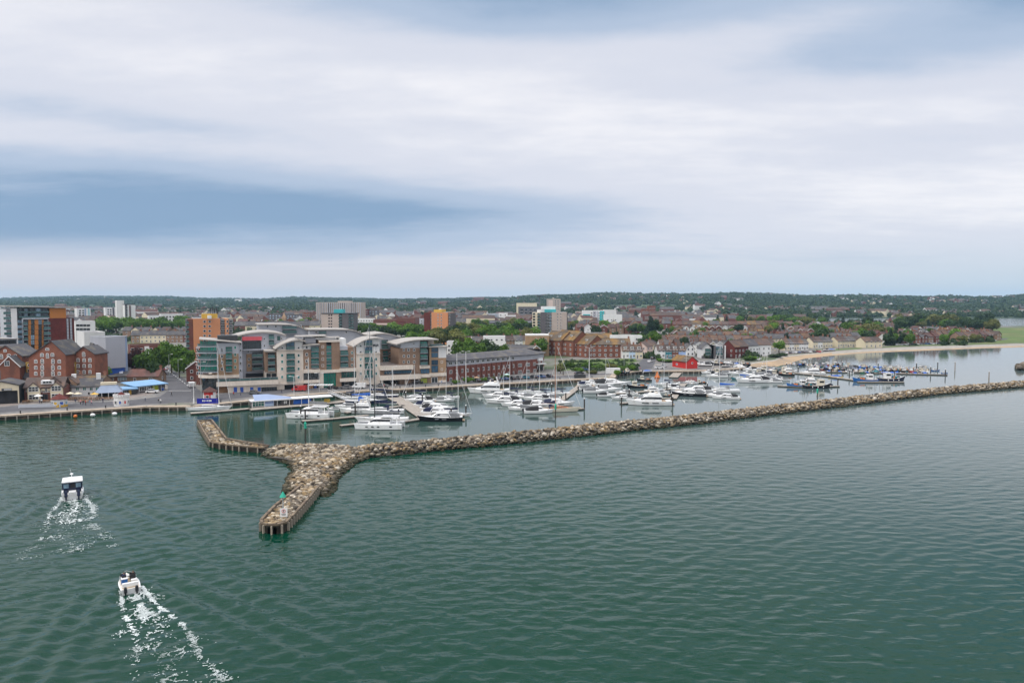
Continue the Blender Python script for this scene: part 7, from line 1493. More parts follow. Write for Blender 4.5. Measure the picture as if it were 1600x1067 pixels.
def catamaran(L=13, B=7, cm='canvas_grey', mast='mast_white', mh=18, mx=.02):
    t = root('catamaran', 'catamaran'); H = L*.115
    for s in (-1, 1):
        hull(L, B*.27, H, par=t, y0=s*B*.36, rake=.05, full=.4, sheer=.15, fine=1.7)
        for x in (-.28, -.02, .1, .22): MB().box(L*x-.35, L*x+.35, s*(B*.36+B*.135)-.03, s*(B*.36+B*.135)+.03, H*.5, H*.68).build('hull_window', ['boat_glass'], t)
    MB().box(-L*.42, L*.22, -B*.3, B*.3, H*.55, H*.98).build('bridge_deck', ['boat_white'], t)
    st = [(-L*.25, H*.95, H+1.45, B*.33, B*.30), (L*.02, H*.95, H+1.55, B*.33, B*.29), (L*.1, H*.95, H+1.45, B*.31, B*.26), (L*.22, H*.95, H+.2, B*.24, B*.2)]; cabin(st, par=t); glassband(st[:3]+[(L*.17, H*.95, H+.85, B*.27, B*.23)], .42, .82, t); slopeglass(st[3], st[2], t, .15, .85)
    MB().box(-L*.42, -L*.05, -B*.31, B*.31, H+1.75, H+1.87).box(-L*.4, -L*.38, -B*.3, -B*.28, H, H+1.75).box(-L*.4, -L*.38, B*.28, B*.3, H, H+1.75).build('hard_top', ['boat_white'], t)
    MB().add([(L*.22, -B*.27, H*.95), (L*.44, -B*.27, H*.95), (L*.44, B*.27, H*.95), (L*.22, B*.27, H*.95)], [(0,1,2,3)]).build('trampoline', ['canvas_grey'], t)
    x = L*mx; m = MB().tube((x, 0, H+1.4), (x-.1, 0, mh), .15, .08, 7)
    for f in (.5, .75): m.tube((x, -1.2, mh*f), (x, 1.2, mh*f), .04, n=4)
    m.build('mast', [mast], t); MB().tube((x-.1, 0, H+2.5), (-L*.4, 0, H+2.45), .09, n=6).build('boom', [mast], t); MB().rings([[(xx, .28*s, H+2.7+dz*h) for s, dz in ((-1, -.15), (-.8, .3), (0, .5), (.8, .3), (1, -.15), (0, -.2))] for xx, h in ((-L*.4, .7), (x-.15, 1.3))]).build('sail_cover', [cm], t)
    mb = MB()
    for a, b in (((x-.1, 0, mh-.2), (L*.46, 0, H)), ((x-.1, 0, mh*.97), (x-1.2, B*.45, H)), ((x-.1, 0, mh*.97), (x-1.2, -B*.45, H))): mb.tube(a, b, .024, n=4)
    mb.tube((L*.45, -B*.36, H), (L*.45, B*.36, H), .08, n=5); mb.build('rigging', ['rigging'], t); return t
def fishing(L=9, B=3, hm='boat_blue', wh='boat_white', aft=True, gear=True):
    t = root('fishing_boat', 'fishing boat'); H = L*.13; hull(L, B, H, hm, 'deck_grey', par=t, rake=.09, full=.5, sheer=.8, stern=.85); hb = B/2; x0, x1 = (L*.02, L*.22) if not aft else (-L*.3, -L*.1)
    if not aft: pass
    MB().xprism([(x0, H*.85), (x1, H*.9), (x1+.15, H+1.5), (x1-.1, H+1.75), (x0-.25, H+1.75), (x0, H+1.5)], -hb*.6, hb*.6).build('wheelhouse', [wh], t)
    for s in (-1, 1): MB().box(x0+.15, x1-.15, s*hb*.61-.02, s*hb*.61+.02, H+.75, H+1.3).build('window', ['boat_glass'], t)
    MB().add([(x1+.06, -hb*.5, H+.6), (x1+.06, hb*.5, H+.6), (x1+.17, hb*.5, H+1.35), (x1+.17, -hb*.5, H+1.35)], [(0,1,2,3)]).build('windscreen', ['boat_glass'], t)
    mb = MB().tube(((x0+x1)/2, 0, H+1.7), ((x0+x1)/2-.2, 0, H+4.6), .06, .04, 5).tube(((x0+x1)/2-.6, 0, H+3.4), ((x0+x1)/2+.4, 0, H+3.4), .03, n=4).box((x0+x1)/2-.3, (x0+x1)/2+.3, -.3, .3, H+2.1, H+2.25); mb.build('mast', ['rigging'], t)
    if gear:
        mb = MB()
        for s in (-1, 1): mb.tube((-L*.42, s*hb*.7, H*.9), (-L*.42, s*hb*.5, H+2.1), .06, n=5)
        mb.tube((-L*.42, -hb*.5, H+2.1), (-L*.42, hb*.5, H+2.1), .06, n=5); mb.build('gantry', ['rust_iron'], t)
        mb = MB(); r = random.Random(3)
        for i in range(9): x, y = r.uniform(.0, .3)*L if aft else r.uniform(-.38, -.05)*L, r.uniform(-.6, .6)*hb; mb.box(x-.3, x+.3, y-.25, y+.25, H*.9, H*.9+r.uniform(.3, .7), i % 3)
        mb.build('deck_gear', ['boat_orange', 'canvas_black', 'boat_teal'], t)
        for i in range(3): MB().ball((-L*.25+L*.2*i, -hb*1.02, H*.45), (.16, .12, .28), 7, 4).build('fender', ['boat_white'], t)
    mb = MB(); mb.box(-L*.46, L*.1, -hb*1.0-.03, -hb*.97, H*.82, H*.9).box(-L*.46, L*.1, hb*.97, hb*1.0+.03, H*.82, H*.9); mb.build('rubbing_strake', ['timber_brown'], t); return t
def dinghy(L=4.8, B=1.8, hm='boat_white', cm='canvas_navy', motor=True, cover=False):
    t = root('small_boat', 'small boat'); H = L*.11; hull(L, B, H, hm, 'deck_grey', par=t, rake=.06, full=.45, sheer=.5); hb = B/2
    if cover: cabin([(-L*.42, H*.9, H+.1, hb*.8, hb*.5), (-L*.1, H*.9, H+.5, hb*.85, hb*.4), (L*.25, H*.95, H+.25, hb*.6, hb*.3), (L*.42, H*1.05, H+.08, hb*.25, hb*.1)], cm, 'cover', t)
    else:
        for x in (-.25, .05): MB().box(L*x-.15, L*x+.15, -hb*.8, hb*.8, H*.95, H+.1).build('thwart', ['timber_brown'], t)
        cabin([(L*.12, H*.95, H+.75, hb*.5, hb*.4), (L*.22, H*.95, H+.7, hb*.5, hb*.4), (L*.34, H, H+.2, hb*.4, hb*.25)], cm, 'cuddy', t)
    if motor: outboard(t, -L*.5, 0, .2, .8)
    return t
PROTO = {'fly': flybridge(), 'fly2': flybridge(11.5, 3.9, cm='canvas_grey'), 'sport': sport(cm='canvas_black'), 'sport_navy': sport(13, 3.8, 'boat_white', 'canvas_navy'), 'sport_black': sport(14, 4.0, 'boat_black', 'canvas_grey'), 'cruiser': cruiser(cm='canvas_grey'), 'cruiser_grey': cruiser(8.5, 2.9, cm='canvas_grey'), 'cruiser_black': cruiser(7.8, 2.7, cm='canvas_black'),
         'sail': sail(), 'sail_blue': sail(13, 3.8, 'boat_navy', 'canvas_blue'), 'cat': catamaran(), 'fish': fishing(), 'fish_fwd': fishing(9, 3, 'boat_white', 'boat_white', False), 'dinghy': dinghy(), 'dinghy_cov': dinghy(5.2, 1.9, cover=True)}
PL = {'fly': 15, 'fly2': 11.5, 'sport': 12, 'sport_navy': 13, 'sport_black': 14, 'cruiser': 7.5, 'cruiser_grey': 8.5, 'cruiser_black': 7.8, 'sail': 12, 'sail_blue': 13, 'cat': 13, 'fish': 9, 'fish_fwd': 9, 'dinghy': 4.8, 'dinghy_cov': 5.2}
used_p = set()
def boat(typ, px, py, Lp, hd, desc, grp, recolor=None, z=0.0, sc=None):
    """boat whose waterline middle is at a photo point; Lp its length along the picture in photo pixels, hd its heading in degrees (0 = to the right)"""
    p = G(px, py, z); k = p.length/F; a = math.radians(hd)
    app = abs(math.cos(a))+.18*abs(math.sin(a)); L = Lp*k/max(app, .25); s = L/PL[typ] if sc is None else sc
    pr = PROTO[typ]; o = pr if typ not in used_p else copy_thing(pr); used_p.add(typ)
    o.location = p; o.rotation_euler = (0, 0, a); o.scale = (s, s, s); o['desc'] = desc; o['group'] = grp
    for c in list(o.children):
        for q in [c]+list(c.children):
            for i, sl in enumerate(q.material_slots):
                m = sl.material.name
                if recolor and (q.name.split('.')[0], m) in recolor: sl.link = 'OBJECT'; sl.material = M[recolor[(q.name.split('.')[0], m)]]
    BOATS.append(o); return o
BOATS = []
def HU(c): return {('hull', 'boat_white'): c, ('hull', 'boat_blue'): c}
def CV(c): return {('cockpit_cover', m): c for m in ('canvas_navy', 'canvas_grey', 'canvas_black')} | {('cover', 'canvas_navy'): c, ('cuddy', 'canvas_navy'): c}
GA, GB, GC, GD, GE = 'boats on the left pontoons', 'boats on the middle pontoons', 'boats on the right pontoons', 'boats by the long walkway', 'boats in the far fishing moorings'
# prototypes must be copied before they are recoloured: plain ones first
B1 = [('cat', 484, 651.5, 66, 178, 'white sailing catamaran with a tall white mast', GA), ('fly2', 561, 645, 62, 181, 'white trawler style motor yacht behind a finger pontoon', GA), ('cruiser_grey', 540, 637, 34, 182, 'white cruiser with a grey canopy', GA),
      ('sail_blue', 574, 630.5, 66, 2, 'navy hulled yacht with a bright blue sail cover', GA), ('sail', 592, 646, 78, 183, 'white yacht with a dark canopy and white mast', GA), ('sport', 655, 628, 48, 184, 'white cruiser against the walkway', GA), ('sport_navy', 672, 635.5, 50, -3, 'white sport cruiser with navy covers', GA),
      ('sport', 684, 641, 56, -4, 'white sport cruiser', GA), ('sport_navy', 688, 647.5, 60, -4, 'white sport cruiser with a navy canopy beside the black hull', GA), ('sport_black', 687, 657.5, 72, 184, 'long black hulled sport yacht nearest the breakwater', GA), ('sail', 712, 650.5, 52, 4, 'white sailing yacht at the pontoon end', GA),
      ('cruiser', 695, 627, 32, -3, 'small white cruiser with canvas cover', GA), ('cruiser_grey', 520, 640, 20, 178, 'little grey covered boat', GA),
      ('fly', 763, 614, 66, 179, 'white flybridge cruiser nearest the quay', GB), ('sport', 776, 621, 46, 180, 'white sport cruiser', GB), ('sport', 786, 629.5, 58, 181, 'white hard top cruiser', GB), ('sport_navy', 806, 634.5, 50, 181, 'white cruiser with navy canopy', GB), ('cruiser_grey', 812, 640.5, 38, 181, 'white cabin cruiser with grey cover', GB), ('sport', 842, 636, 58, 2, 'white sport boat', GB),
      ('cruiser_black', 842, 645.5, 48, 4, 'white open motor boat with black canopy and outboard', GB), ('sport_navy', 872, 633.5, 54, 3, 'white cruiser with canvas cover', GB), ('cruiser', 818, 622, 34, 180, 'white cruiser with canvas cover', GB), ('sport', 838, 625, 44, 181, 'white sport cruiser', GB), ('cruiser_grey', 858, 624, 36, 180, 'white cruiser with grey cover', GB), ('sail', 800, 617.5, 46, 181, 'white sailing yacht', GB), ('sail', 846, 618, 40, 180, 'white sailing yacht with navy cover', GB), ('sail', 826, 614, 38, 181, 'white sailing yacht', GB), ('sail', 872, 616, 38, 182, 'white sailing yacht', GB), ('sail', 790, 624, 40, 181, 'white sailing yacht', GB), ('sail', 944, 600, 34, 5, 'white sailing yacht', GC), ('sail', 1040, 602, 34, 172, 'white sailing yacht', GC), ('sail', 1200, 587, 28, 178, 'white sailing yacht', GD), ('sail', 700, 622, 36, 182, 'white sailing yacht', GA),
      ('cruiser', 921, 609.5, 34, 4, 'white cruiser with canvas cover', GC), ('sport', 957, 603.5, 62, 10, 'large white motor yacht beside the jetty', GC), ('sport_navy', 922, 603, 40, 8, 'motor boat with navy covers', GC), ('cruiser', 931, 614, 40, 2, 'white motor boat', GC), ('cruiser_grey', 950, 611.5, 44, 3, 'white motor boat with grey cover', GC), ('cruiser_black', 948, 619.5, 30, 3, 'white boat with black cover', GC), ('sport', 972, 623.5, 36, 184, 'low white sport boat', GC), ('cruiser', 976, 615.5, 30, 182, 'white boat with canvas cover', GC),
      ('fly', 1013, 632.5, 70, 180, 'big white flybridge motor yacht, the largest in front', GC), ('fish_fwd', 995, 606, 32, 184, 'cream topped black hulled workboat', GC), ('fly2', 1022, 612, 30, 2, 'small white flybridge boat behind the big yacht', GC), ('fish_fwd', 1006, 595, 24, 175, 'white pilot style boat with wheelhouse beside the jetty', GC), ('sport_black', 1074, 618.5, 56, 165, 'black and white sport yacht', GC), ('sport', 1088, 612.5, 50, 172, 'white sport yacht', GC), ('cruiser_grey', 1102, 618, 34, 165, 'rounded grey inflatable style boat', GC), ('cruiser', 1118, 620, 36, 167, 'white boat with canvas canopy', GC), ('sport', 1133, 623, 42, 168, 'white sport boat', GC), ('sail', 1128, 612.5, 52, 178, 'white sailing yacht with blue cover and tall mast', GC), ('cruiser_black', 1048, 606, 26, 170, 'dark covered boat', GC), ('cruiser', 1060, 610, 30, 170, 'white boat with canvas cover', GC), ('dinghy', 1050, 616, 14, 170, 'small black and white open boat', GC), ('cruiser_grey', 1036, 614, 22, 8, 'white boat with grey cover', GC),
      ('cruiser', 1120, 589.5, 32, 176, 'white motor boat lying apart near the slipway', GD), ('fly2', 1152, 578, 30, 176, 'white flybridge cruiser under the bank', GD), ('sport', 1176, 597.5, 52, 180, 'white motor yacht with black stripe', GD), ('sail_blue', 1158, 593, 32, 176, 'blue hulled boat', GD), ('cruiser_grey', 1206, 598, 28, 178, 'white cruiser with grey cover', GD), ('cruiser', 1196, 590, 26, 178, 'white cruiser', GD), ('cruiser_grey', 1178, 588, 28, 178, 'white cruiser with grey cover', GD), ('cruiser', 1212, 592, 22, 178, 'small white boat', GD),
      ('fish', 1247, 605, 34, 172, 'blue trawler style boat with white wheelhouse', GD), ('fish_fwd', 1277, 606.5, 40, 2, 'white fishing boat with wheelhouse', GD), ('fly2', 1262, 600, 34, 178, 'white cabin boat', GD), ('fly2', 1268, 585, 36, 176, 'white cabin cruiser on the long walkway', GD), ('dinghy', 1296, 604, 16, 2, 'small pale green open boat', GD), ('cruiser', 1198, 576.5, 18, 176, 'small white boat', GD), ('dinghy_cov', 1219, 578, 10, 170, 'small blue covered boat', GD), ('dinghy_cov', 1228, 578.5, 10, 170, 'small orange covered boat', GD), ('dinghy', 1238, 579.5, 12, 170, 'small dark boat', GD), ('cruiser', 1208, 580, 16, 176, 'small white boat', GD), ('dinghy_cov', 1305, 590, 20, 176, 'long yellow boat', GD),
      ('fish', 1351, 596.5, 34, 172, 'bright blue fishing boat with deck gear', GE), ('fish', 1394, 595.5, 38, 4, 'dark blue trawler with brown stern gear', GE), ('fish', 1462, 579.5, 12, 4, 'blue fishing boat near the end of the moorings', GE), ('fish', 1476, 583.5, 9, 4, 'blue boat at the very end of the moorings', GE)]
for i, b in enumerate(B1):
    rc = None
    if 'black hulled workboat' in b[5]: rc = HU('boat_black') | {('wheelhouse', 'boat_white'): 'boat_cream'}
    if 'blue hulled boat' == b[5]: rc = {('hull', 'boat_navy'): 'boat_teal'}
    if b[5] == 'small orange covered boat': rc = CV('boat_orange') | {('cover', 'canvas_navy'): 'boat_orange'}
    if b[5] == 'small blue covered boat': rc = {('cover', 'canvas_navy'): 'canvas_blue'}
    if b[5] == 'long yellow boat': rc = HU('boat_yellow') | {('cover', 'canvas_navy'): 'boat_yellow'}
    if 'dark blue trawler' in b[5]: rc = HU('boat_navy')
    if 'pale green' in b[5]: rc = {('hull', 'boat_white'): 'render_mint'}
    if 'white sailing yacht with blue cover' in b[5]: rc = {('sail_cover', 'canvas_navy'): 'canvas_blue', ('sprayhood', 'canvas_navy'): 'canvas_grey'}
    o = boat(*b, recolor=rc)
for (x0, y0, x1, y1, n) in ((1100, 583.5, 1235, 587, 9), (1142, 578, 1240, 582.5, 8), (1165, 592.5, 1228, 595, 5), (905, 598.5, 960, 596.5, 4), (985, 617, 1050, 619.5, 4), (1086, 607, 1120, 606.5, 3), (1056, 601, 1100, 599, 4)):
    q_ = random.Random(x0)
    for i in range(n): boat(q_.choice(['cruiser', 'cruiser_grey', 'fly2', 'cruiser_black', 'fish_fwd', 'sport']), x0+(x1-x0)*(i+.5)/n, y0+(y1-y0)*(i+.5)/n, 24*(660-y0)/75, q_.choice([175, 182, 3, 8]), 'white motor boat closely moored', GC if x0 < 1099 else GD)
# far fishing moorings: many small boats, each its own
fr = random.Random(17); cols = [('boat_white', 'white'), ('boat_blue', 'blue'), ('boat_black', 'black'), ('boat_red', 'red'), ('boat_teal', 'teal'), ('boat_grey', 'grey'), ('boat_green', 'green'), ('boat_black', 'black'), ('boat_navy', 'navy'), ('boat_white', 'white')]
for (x0, y0, x1, y1, n) in ((1236, 570.5, 1330, 572, 18), (1262, 573, 1448, 577.5, 34), (1268, 577, 1450, 581, 30), (1290, 581.5, 1448, 584.5, 19)):
    for i in range(n):
        x = x0+(x1-x0)*(i+fr.uniform(.2, .8))/n; y = y0+(y1-y0)*(i+.5)/n+fr.uniform(-.5, .5); c, cn = fr.choice(cols); ty = fr.choice(['dinghy', 'dinghy_cov', 'fish', 'fish_fwd', 'cruiser', 'dinghy_cov', 'fish'])
        cv = fr.choice(['canvas_navy', 'canvas_blue', 'canvas_black', 'canvas_grey', 'canvas_tan', 'canvas_black', 'boat_teal', 'canvas_navy']); L = {'dinghy': 4.4, 'dinghy_cov': 4.6, 'fish': 5.6, 'fish_fwd': 5.4, 'cruiser': 5.6}[ty]
        rc = HU(c) | CV(cv) | {('cover', 'canvas_navy'): cv, ('wheelhouse', 'boat_white'): fr.choice(['boat_white', 'boat_cream', 'boat_white', 'boat_grey'])}
        boat(ty, x, y, 10, fr.choice([85, 95, 100, 270, 80])+fr.uniform(-12, 12), cn+' hulled '+{'dinghy': 'open boat', 'dinghy_cov': 'covered boat', 'fish': 'fishing boat', 'fish_fwd': 'wheelhouse boat', 'cruiser': 'cabin boat'}[ty], GE, rc, sc=L/PL[ty]*fr.uniform(.9, 1.15))
BN = {GA: 'the left pontoons', GB: 'the middle pontoons', GC: 'the right pontoons', GD: 'the long walkway', GE: 'the far moorings'}
def special(fn, name, px, py, hd, label, grp, **kw):
    o = fn(**kw); o.location = G(px, py, 0); o.rotation_euler = (0, 0, math.radians(hd)); o['desc'] = label; o['group'] = grp; BOATS.append(o); return o
special(catamaran, 'cat', 593, 668.5, 179, 'white catamaran with dark windows and black mast, nearest the breakwater', GA, L=13.0, B=6.5, mast='mast_black', mh=19, cm='canvas_grey', mx=.1)
special(sail, 'sail', 596, 659, 181, 'long grey decked yacht with tinted deckhouse', GA, L=15.5, B=4.2, mast='mast_white', mh=15, mx=-.2, cab='boat_grey', cm='canvas_navy', furl=False)
special(sail, 'sail', 872, 643, 3, 'classic cream yacht with an orange wooden mast and teak deck', GB, L=14.5, B=3.4, hm='boat_cream', deck='deck_teak', mast='mast_wood', mh=21.5, mx=-.06, cm='canvas_navy', cab='mast_wood', furl=True)
special(sail, 'sail', 560, 624, 2, 'white yacht near the quay with a tall white mast', GA, L=12, B=3.5, mast='mast_white', mh=20, mx=-.1)
special(sail, 'sail', 590, 622, 180, 'yacht by the quay with the tallest navy blue mast', GA, L=15, B=4, hm='boat_navy', mast='mast_navy', mh=26.5, mx=.18, cm='canvas_navy')
special(sail, 'sail', 650, 622, 181, 'white yacht with slim mast behind the walkway head', GA, L=10, B=3.2, mast='mast_white', mh=12, mx=.05)
special(sail, 'sail', 328, 640.5, 4, 'white racing yacht with big blue lettered sail cover', GA, L=14, B=3.4, mast='mast_white', mh=21.5, mx=.2, boom=False)
RY = BOATS[-1]; mat('cover_blue', (0.008, 0.015, 0.26), rough=.8, var=.2, scale=1.2)
for c in RY.children:
    if c.name.startswith('sprayhood'): bpy.data.objects.remove(c)
mb = MB().box(-3.9, 2.6, -.16, .16, 2.1, 3.7); mb.build('sail_cover', ['cover_blue'], RY); mb = MB()
for i, (x, w, h) in enumerate(((-2.1, .28, .5), (-1.65, .3, .55), (-1.2, .2, .3), (-.85, .2, .3), (-.5, .24, .55), (-.05, .26, .6), (.4, .42, .5))): mb.box(x-w/2, x+w/2, -.19, -.162, 3.0-h/2, 3.0+h/2)
mb.build('lettering', ['frame_white'], RY)
for g, nm in BN.items():
    bs = sorted([o for o in BOATS if o['group'] == g], key=lambda o: proj(o.location)[0])
    by = {}
    for o in bs: by.setdefault(o['desc'], []).append(o)
    for d, L in by.items():
        for i, o in enumerate(L):
            o['label'] = ('%s, on %s' % (d, nm) if len(L) == 1 else '%s, %s from left of its kind on %s' % (d, ORD[i+1], nm)).replace('hulled fishing boat', 'fishing boat').replace('hulled open boat', 'open boat'); del o['desc']
for k, p in PROTO.items():
    if k not in used_p: print('unused proto', k)
# ---------------------------------------------------------------- pontoons and piles
def pontoon(label, pts, w=2.2, z=.5, name='pontoon'):
    P = [G(a, b, z) for a, b in pts]; t = thing(name, label, 'pontoon', (P[0].x, P[0].y, 0)); o = P[0].copy(); dk, fl = MB(), MB()
    for a, b in zip(P, P[1:]):
        a, b = a-o, b-o; d = b-a; L = d.length; R = Matrix.Translation((a.x, a.y, 0)) @ Matrix.Rotation(math.atan2(d.y, d.x), 4, 'Z'); dk.T = fl.T = R
        dk.box(0, L, -w/2, w/2, z-.14, z); fl.box(.05, L-.05, -w/2+.12, w/2-.12, -.3, z-.15); dk.T = fl.T = None
    dk.build('deck', ['timber_grey'], t); fl.build('float', ['timber_dark'], t); return t
pontoon('pontoon along the quay carrying the glass fronted kiosk building', [(390, 639), (470, 632.5), (545, 626)], 4.5); pontoon('long thin pontoon in front of the white racing yacht', [(298, 645), (345, 641.5), (392, 637.5)], 2.4)
pontoon('wide grey walkway pontoon running out from the quay between the left boats', [(612, 618), (640, 634), (668, 652)], 5.0); pontoon('finger pontoon in front of the white catamaran', [(472, 657), (520, 653.5), (575, 648)], 1.8); pontoon('short finger pontoon beside the nearest catamaran', [(532, 664), (560, 661), (600, 656)], 1.8)
pontoon('cross pontoon at the outer end of the wide walkway', [(622, 659), (668, 652), (724, 648)], 2.2); pontoon('pontoon running behind the boats left of the walkway', [(540, 644), (590, 638), (632, 633)], 2.0)
pontoon('pontoon among the middle boats running out from the quay', [(905, 603), (880, 622), (860, 640)], 2.4); pontoon('finger pontoon between the middle boats', [(790, 626), (870, 628)], 1.6); pontoon('finger pontoon by the wooden masted yacht', [(850, 640.5), (912, 637.5)], 1.6); pontoon('finger pontoon between the sport cruisers in the middle', [(800, 637.5), (866, 637)], 1.6)
pontoon('finger pontoon ahead of the big flybridge yacht', [(970, 629.5), (1000, 627)], 1.8); pontoon('pontoon behind the big flybridge yacht', [(985, 620), (1052, 622.5)], 2.0); pontoon('pontoon among the boats below the jetty', [(940, 616), (1000, 612), (1060, 606)], 2.0); pontoon('walkway pontoon between the right boats', [(1052, 622), (1062, 606), (1072, 596)], 2.4)
pontoon('short sloping landing stage beside the red boathouse', [(1052, 589), (1062, 579)], 4.0); pontoon('long walkway pontoon curving out from the beach to the fishing moorings', [(1150, 575.5), (1198, 578), (1245, 582.5), (1290, 587), (1345, 594.5)], 2.6); pontoon('pontoon carrying the blue trawler and white fishing boat', [(1215, 602), (1260, 604), (1310, 602.5)], 2.0)
pontoon('first pontoon of the far fishing moorings', [(1262, 575.5), (1350, 577), (1450, 580)], 1.8); pontoon('second pontoon of the far fishing moorings', [(1280, 580), (1370, 582), (1480, 585)], 1.8); pontoon('pontoon under the two blue trawlers', [(1340, 596), (1412, 596.5)], 1.8)
PIL = [(470, 654), (477, 655), (555, 647), (579, 640), (623, 655), (634, 627), (660, 632), (728, 650), (913, 640), (935, 613), (975, 613), (971, 636), (983, 622), (1042, 611), (1049, 629), (1051, 635), (1229, 578), (1247, 583), (1258, 603), (1299, 587), (1309, 603), (1316, 577), (1327, 590), (1359, 582), (1372, 577), (1432, 578), (1454, 585), (1465, 577), (1477, 588), (1264, 571), (705, 654), (884, 627), (862, 614), (1105, 612)]
pm = MB().tube((0,0,-2),(0,0,3.4),.22,.22,8,0).tube((0,0,3.4),(0,0,3.7),.24,.05,8,1).mesh('mooring_pile', ['timber_dark', 'frame_white'])
for i, (a, b) in enumerate(sorted(PIL)):
    o = link('mooring_pile', pm, None, G(a, b, 0)); o.scale = (1, 1, RND.uniform(.85, 1.1)); tag(o, 'dark timber mooring pile with a pale cap, %s from the left in the marina' % ORD[i+1], 'mooring pile', 'mooring piles in the marina')
# ---------------------------------------------------------------- two boats under way
def boat_a():
    t = thing('charter_boat', 'white twin engined charter boat with a white roof, leaving a foaming wake', 'motor boat', BOAT_A, PI/2+.53); L, B, H = 8.0, 3.4, .95
    hull(L, B, H, 'boat_white', 'deck_grey', par=t, stern=.95, full=.55, rake=.06)
    st = [(-L*.26, H*.9, H+1.75, B*.44, B*.43), (L*.12, H*.9, H+1.8, B*.43, B*.41), (L*.2, H*.95, H+1.2, B*.40, B*.36), (L*.3, H, H+.15, B*.3, B*.26)]; mb = MB()
    cabin([st[0], st[1], st[2], st[3]], 'boat_navy', 'cabin', t); MB().prism([(-L*.32, -B*.47), (L*.16, -B*.45), (L*.2, 0), (L*.16, B*.45), (-L*.32, B*.47)], H+1.8, H+1.95).build('roof', ['boat_white'], t)
    for y in (-.9, -.1, .95): MB().box(-L*.268, -L*.262, y-.38, y+.38, H+.75, H+1.5).build('window', ['glass_sky' if y != -.1 else 'interior_dark'], t)
    for s in (-1, 1): MB().box(-L*.32-.03, -L*.32+.05, s*B*.44-.05, s*B*.44+.05, H, H+1.85).build('post', ['boat_navy'], t); outboard(t, -L*.5-.1, s*.95, .45, 1.25, 'boat_navy')
    MB().box(-L*.5, -L*.3, -.55, .55, H, H+.35).build('engine_box', ['boat_white'], t); MB().box(-L*.5, -L*.28, -B*.46, -B*.40, H, H+.5).box(-L*.5, -L*.28, B*.40, B*.46, H, H+.5).build('bulwark', ['boat_white'], t)
    MB().tube((L*.02, .1, H+1.95), (L*.02, .1, H+2.7), .06, n=5).ball((L*.02, .1, H+2.75), (.3, .3, .16)).tube((L*.02, .1, H+2.7), (L*.02, .35, H+3.8), .025, n=4).build('radar_mast', ['boat_white'], t); return t
boat_a()
def boat_b():
    t = thing('speedboat', 'small open white speedboat with a blue box and two people aboard', 'motor boat', BOAT_B, PI/2+.58); L, B, H = 5.6, 2.3, .62
    hull(L, B, H, 'boat_white', 'seat_cream', par=t, stern=.92, full=.42, rake=.1, fine=2.4); MB().box(-L*.44, L*.15, -B*.36, B*.36, H+.03, H+.06).build('cockpit_sole', ['canvas_tan'], t)
    for s in (-1, 1): MB().box(L*.02, L*.2, s*.5-.3, s*.5+.3, H+.05, H+.55).build('console', ['canvas_black'], t); MB().rings([[(L*.2, s*.5-.32, H+.5), (L*.2, s*.5+.32, H+.5), (L*.12, s*.5+.3, H+.8), (L*.12, s*.5-.3, H+.8)], [(L*.2+.03, s*.5-.32, H+.5), (L*.2+.03, s*.5+.32, H+.5), (L*.12+.03, s*.5+.3, H+.8), (L*.12+.03, s*.5-.3, H+.8)]]).build('windscreen', ['boat_glass'], t)
    MB().box(-L*.4, -L*.33, -.85, .85, H+.03, H+.5).box(-L*.2, -L*.12, -.8, -.2, H+.03, H+.45).build('seat', ['boat_white'], t); MB().box(L*.24, L*.34, -.35, .35, H+.1, H+.2).build('hatch', ['deck_grey'], t)
    outboard(t, -L*.5-.05, .6, .15, .85); outboard(t, -L*.5-.05, -.6, .15, .85)
    rail([(L*.1, .95, H+.05), (L*.3, .7, H+.15), (L*.44, 0, H+.25), (L*.3, -.7, H+.15), (L*.1, -.95, H+.05)], 0, .25, t); return t
TB = boat_b(); mb = MB().box(-.38,.38,-.34,.34,0,.55).box(-.4,.4,-.36,.36,.55,.62,1); q = TB.matrix_basis @ Vector((-.55, .5, .68)); tag(mb.build('storage_box', ['boat_blue', 'frame_white'], None, q, PI/2+.58), 'blue storage box with a white lid on the open speedboat', 'box')
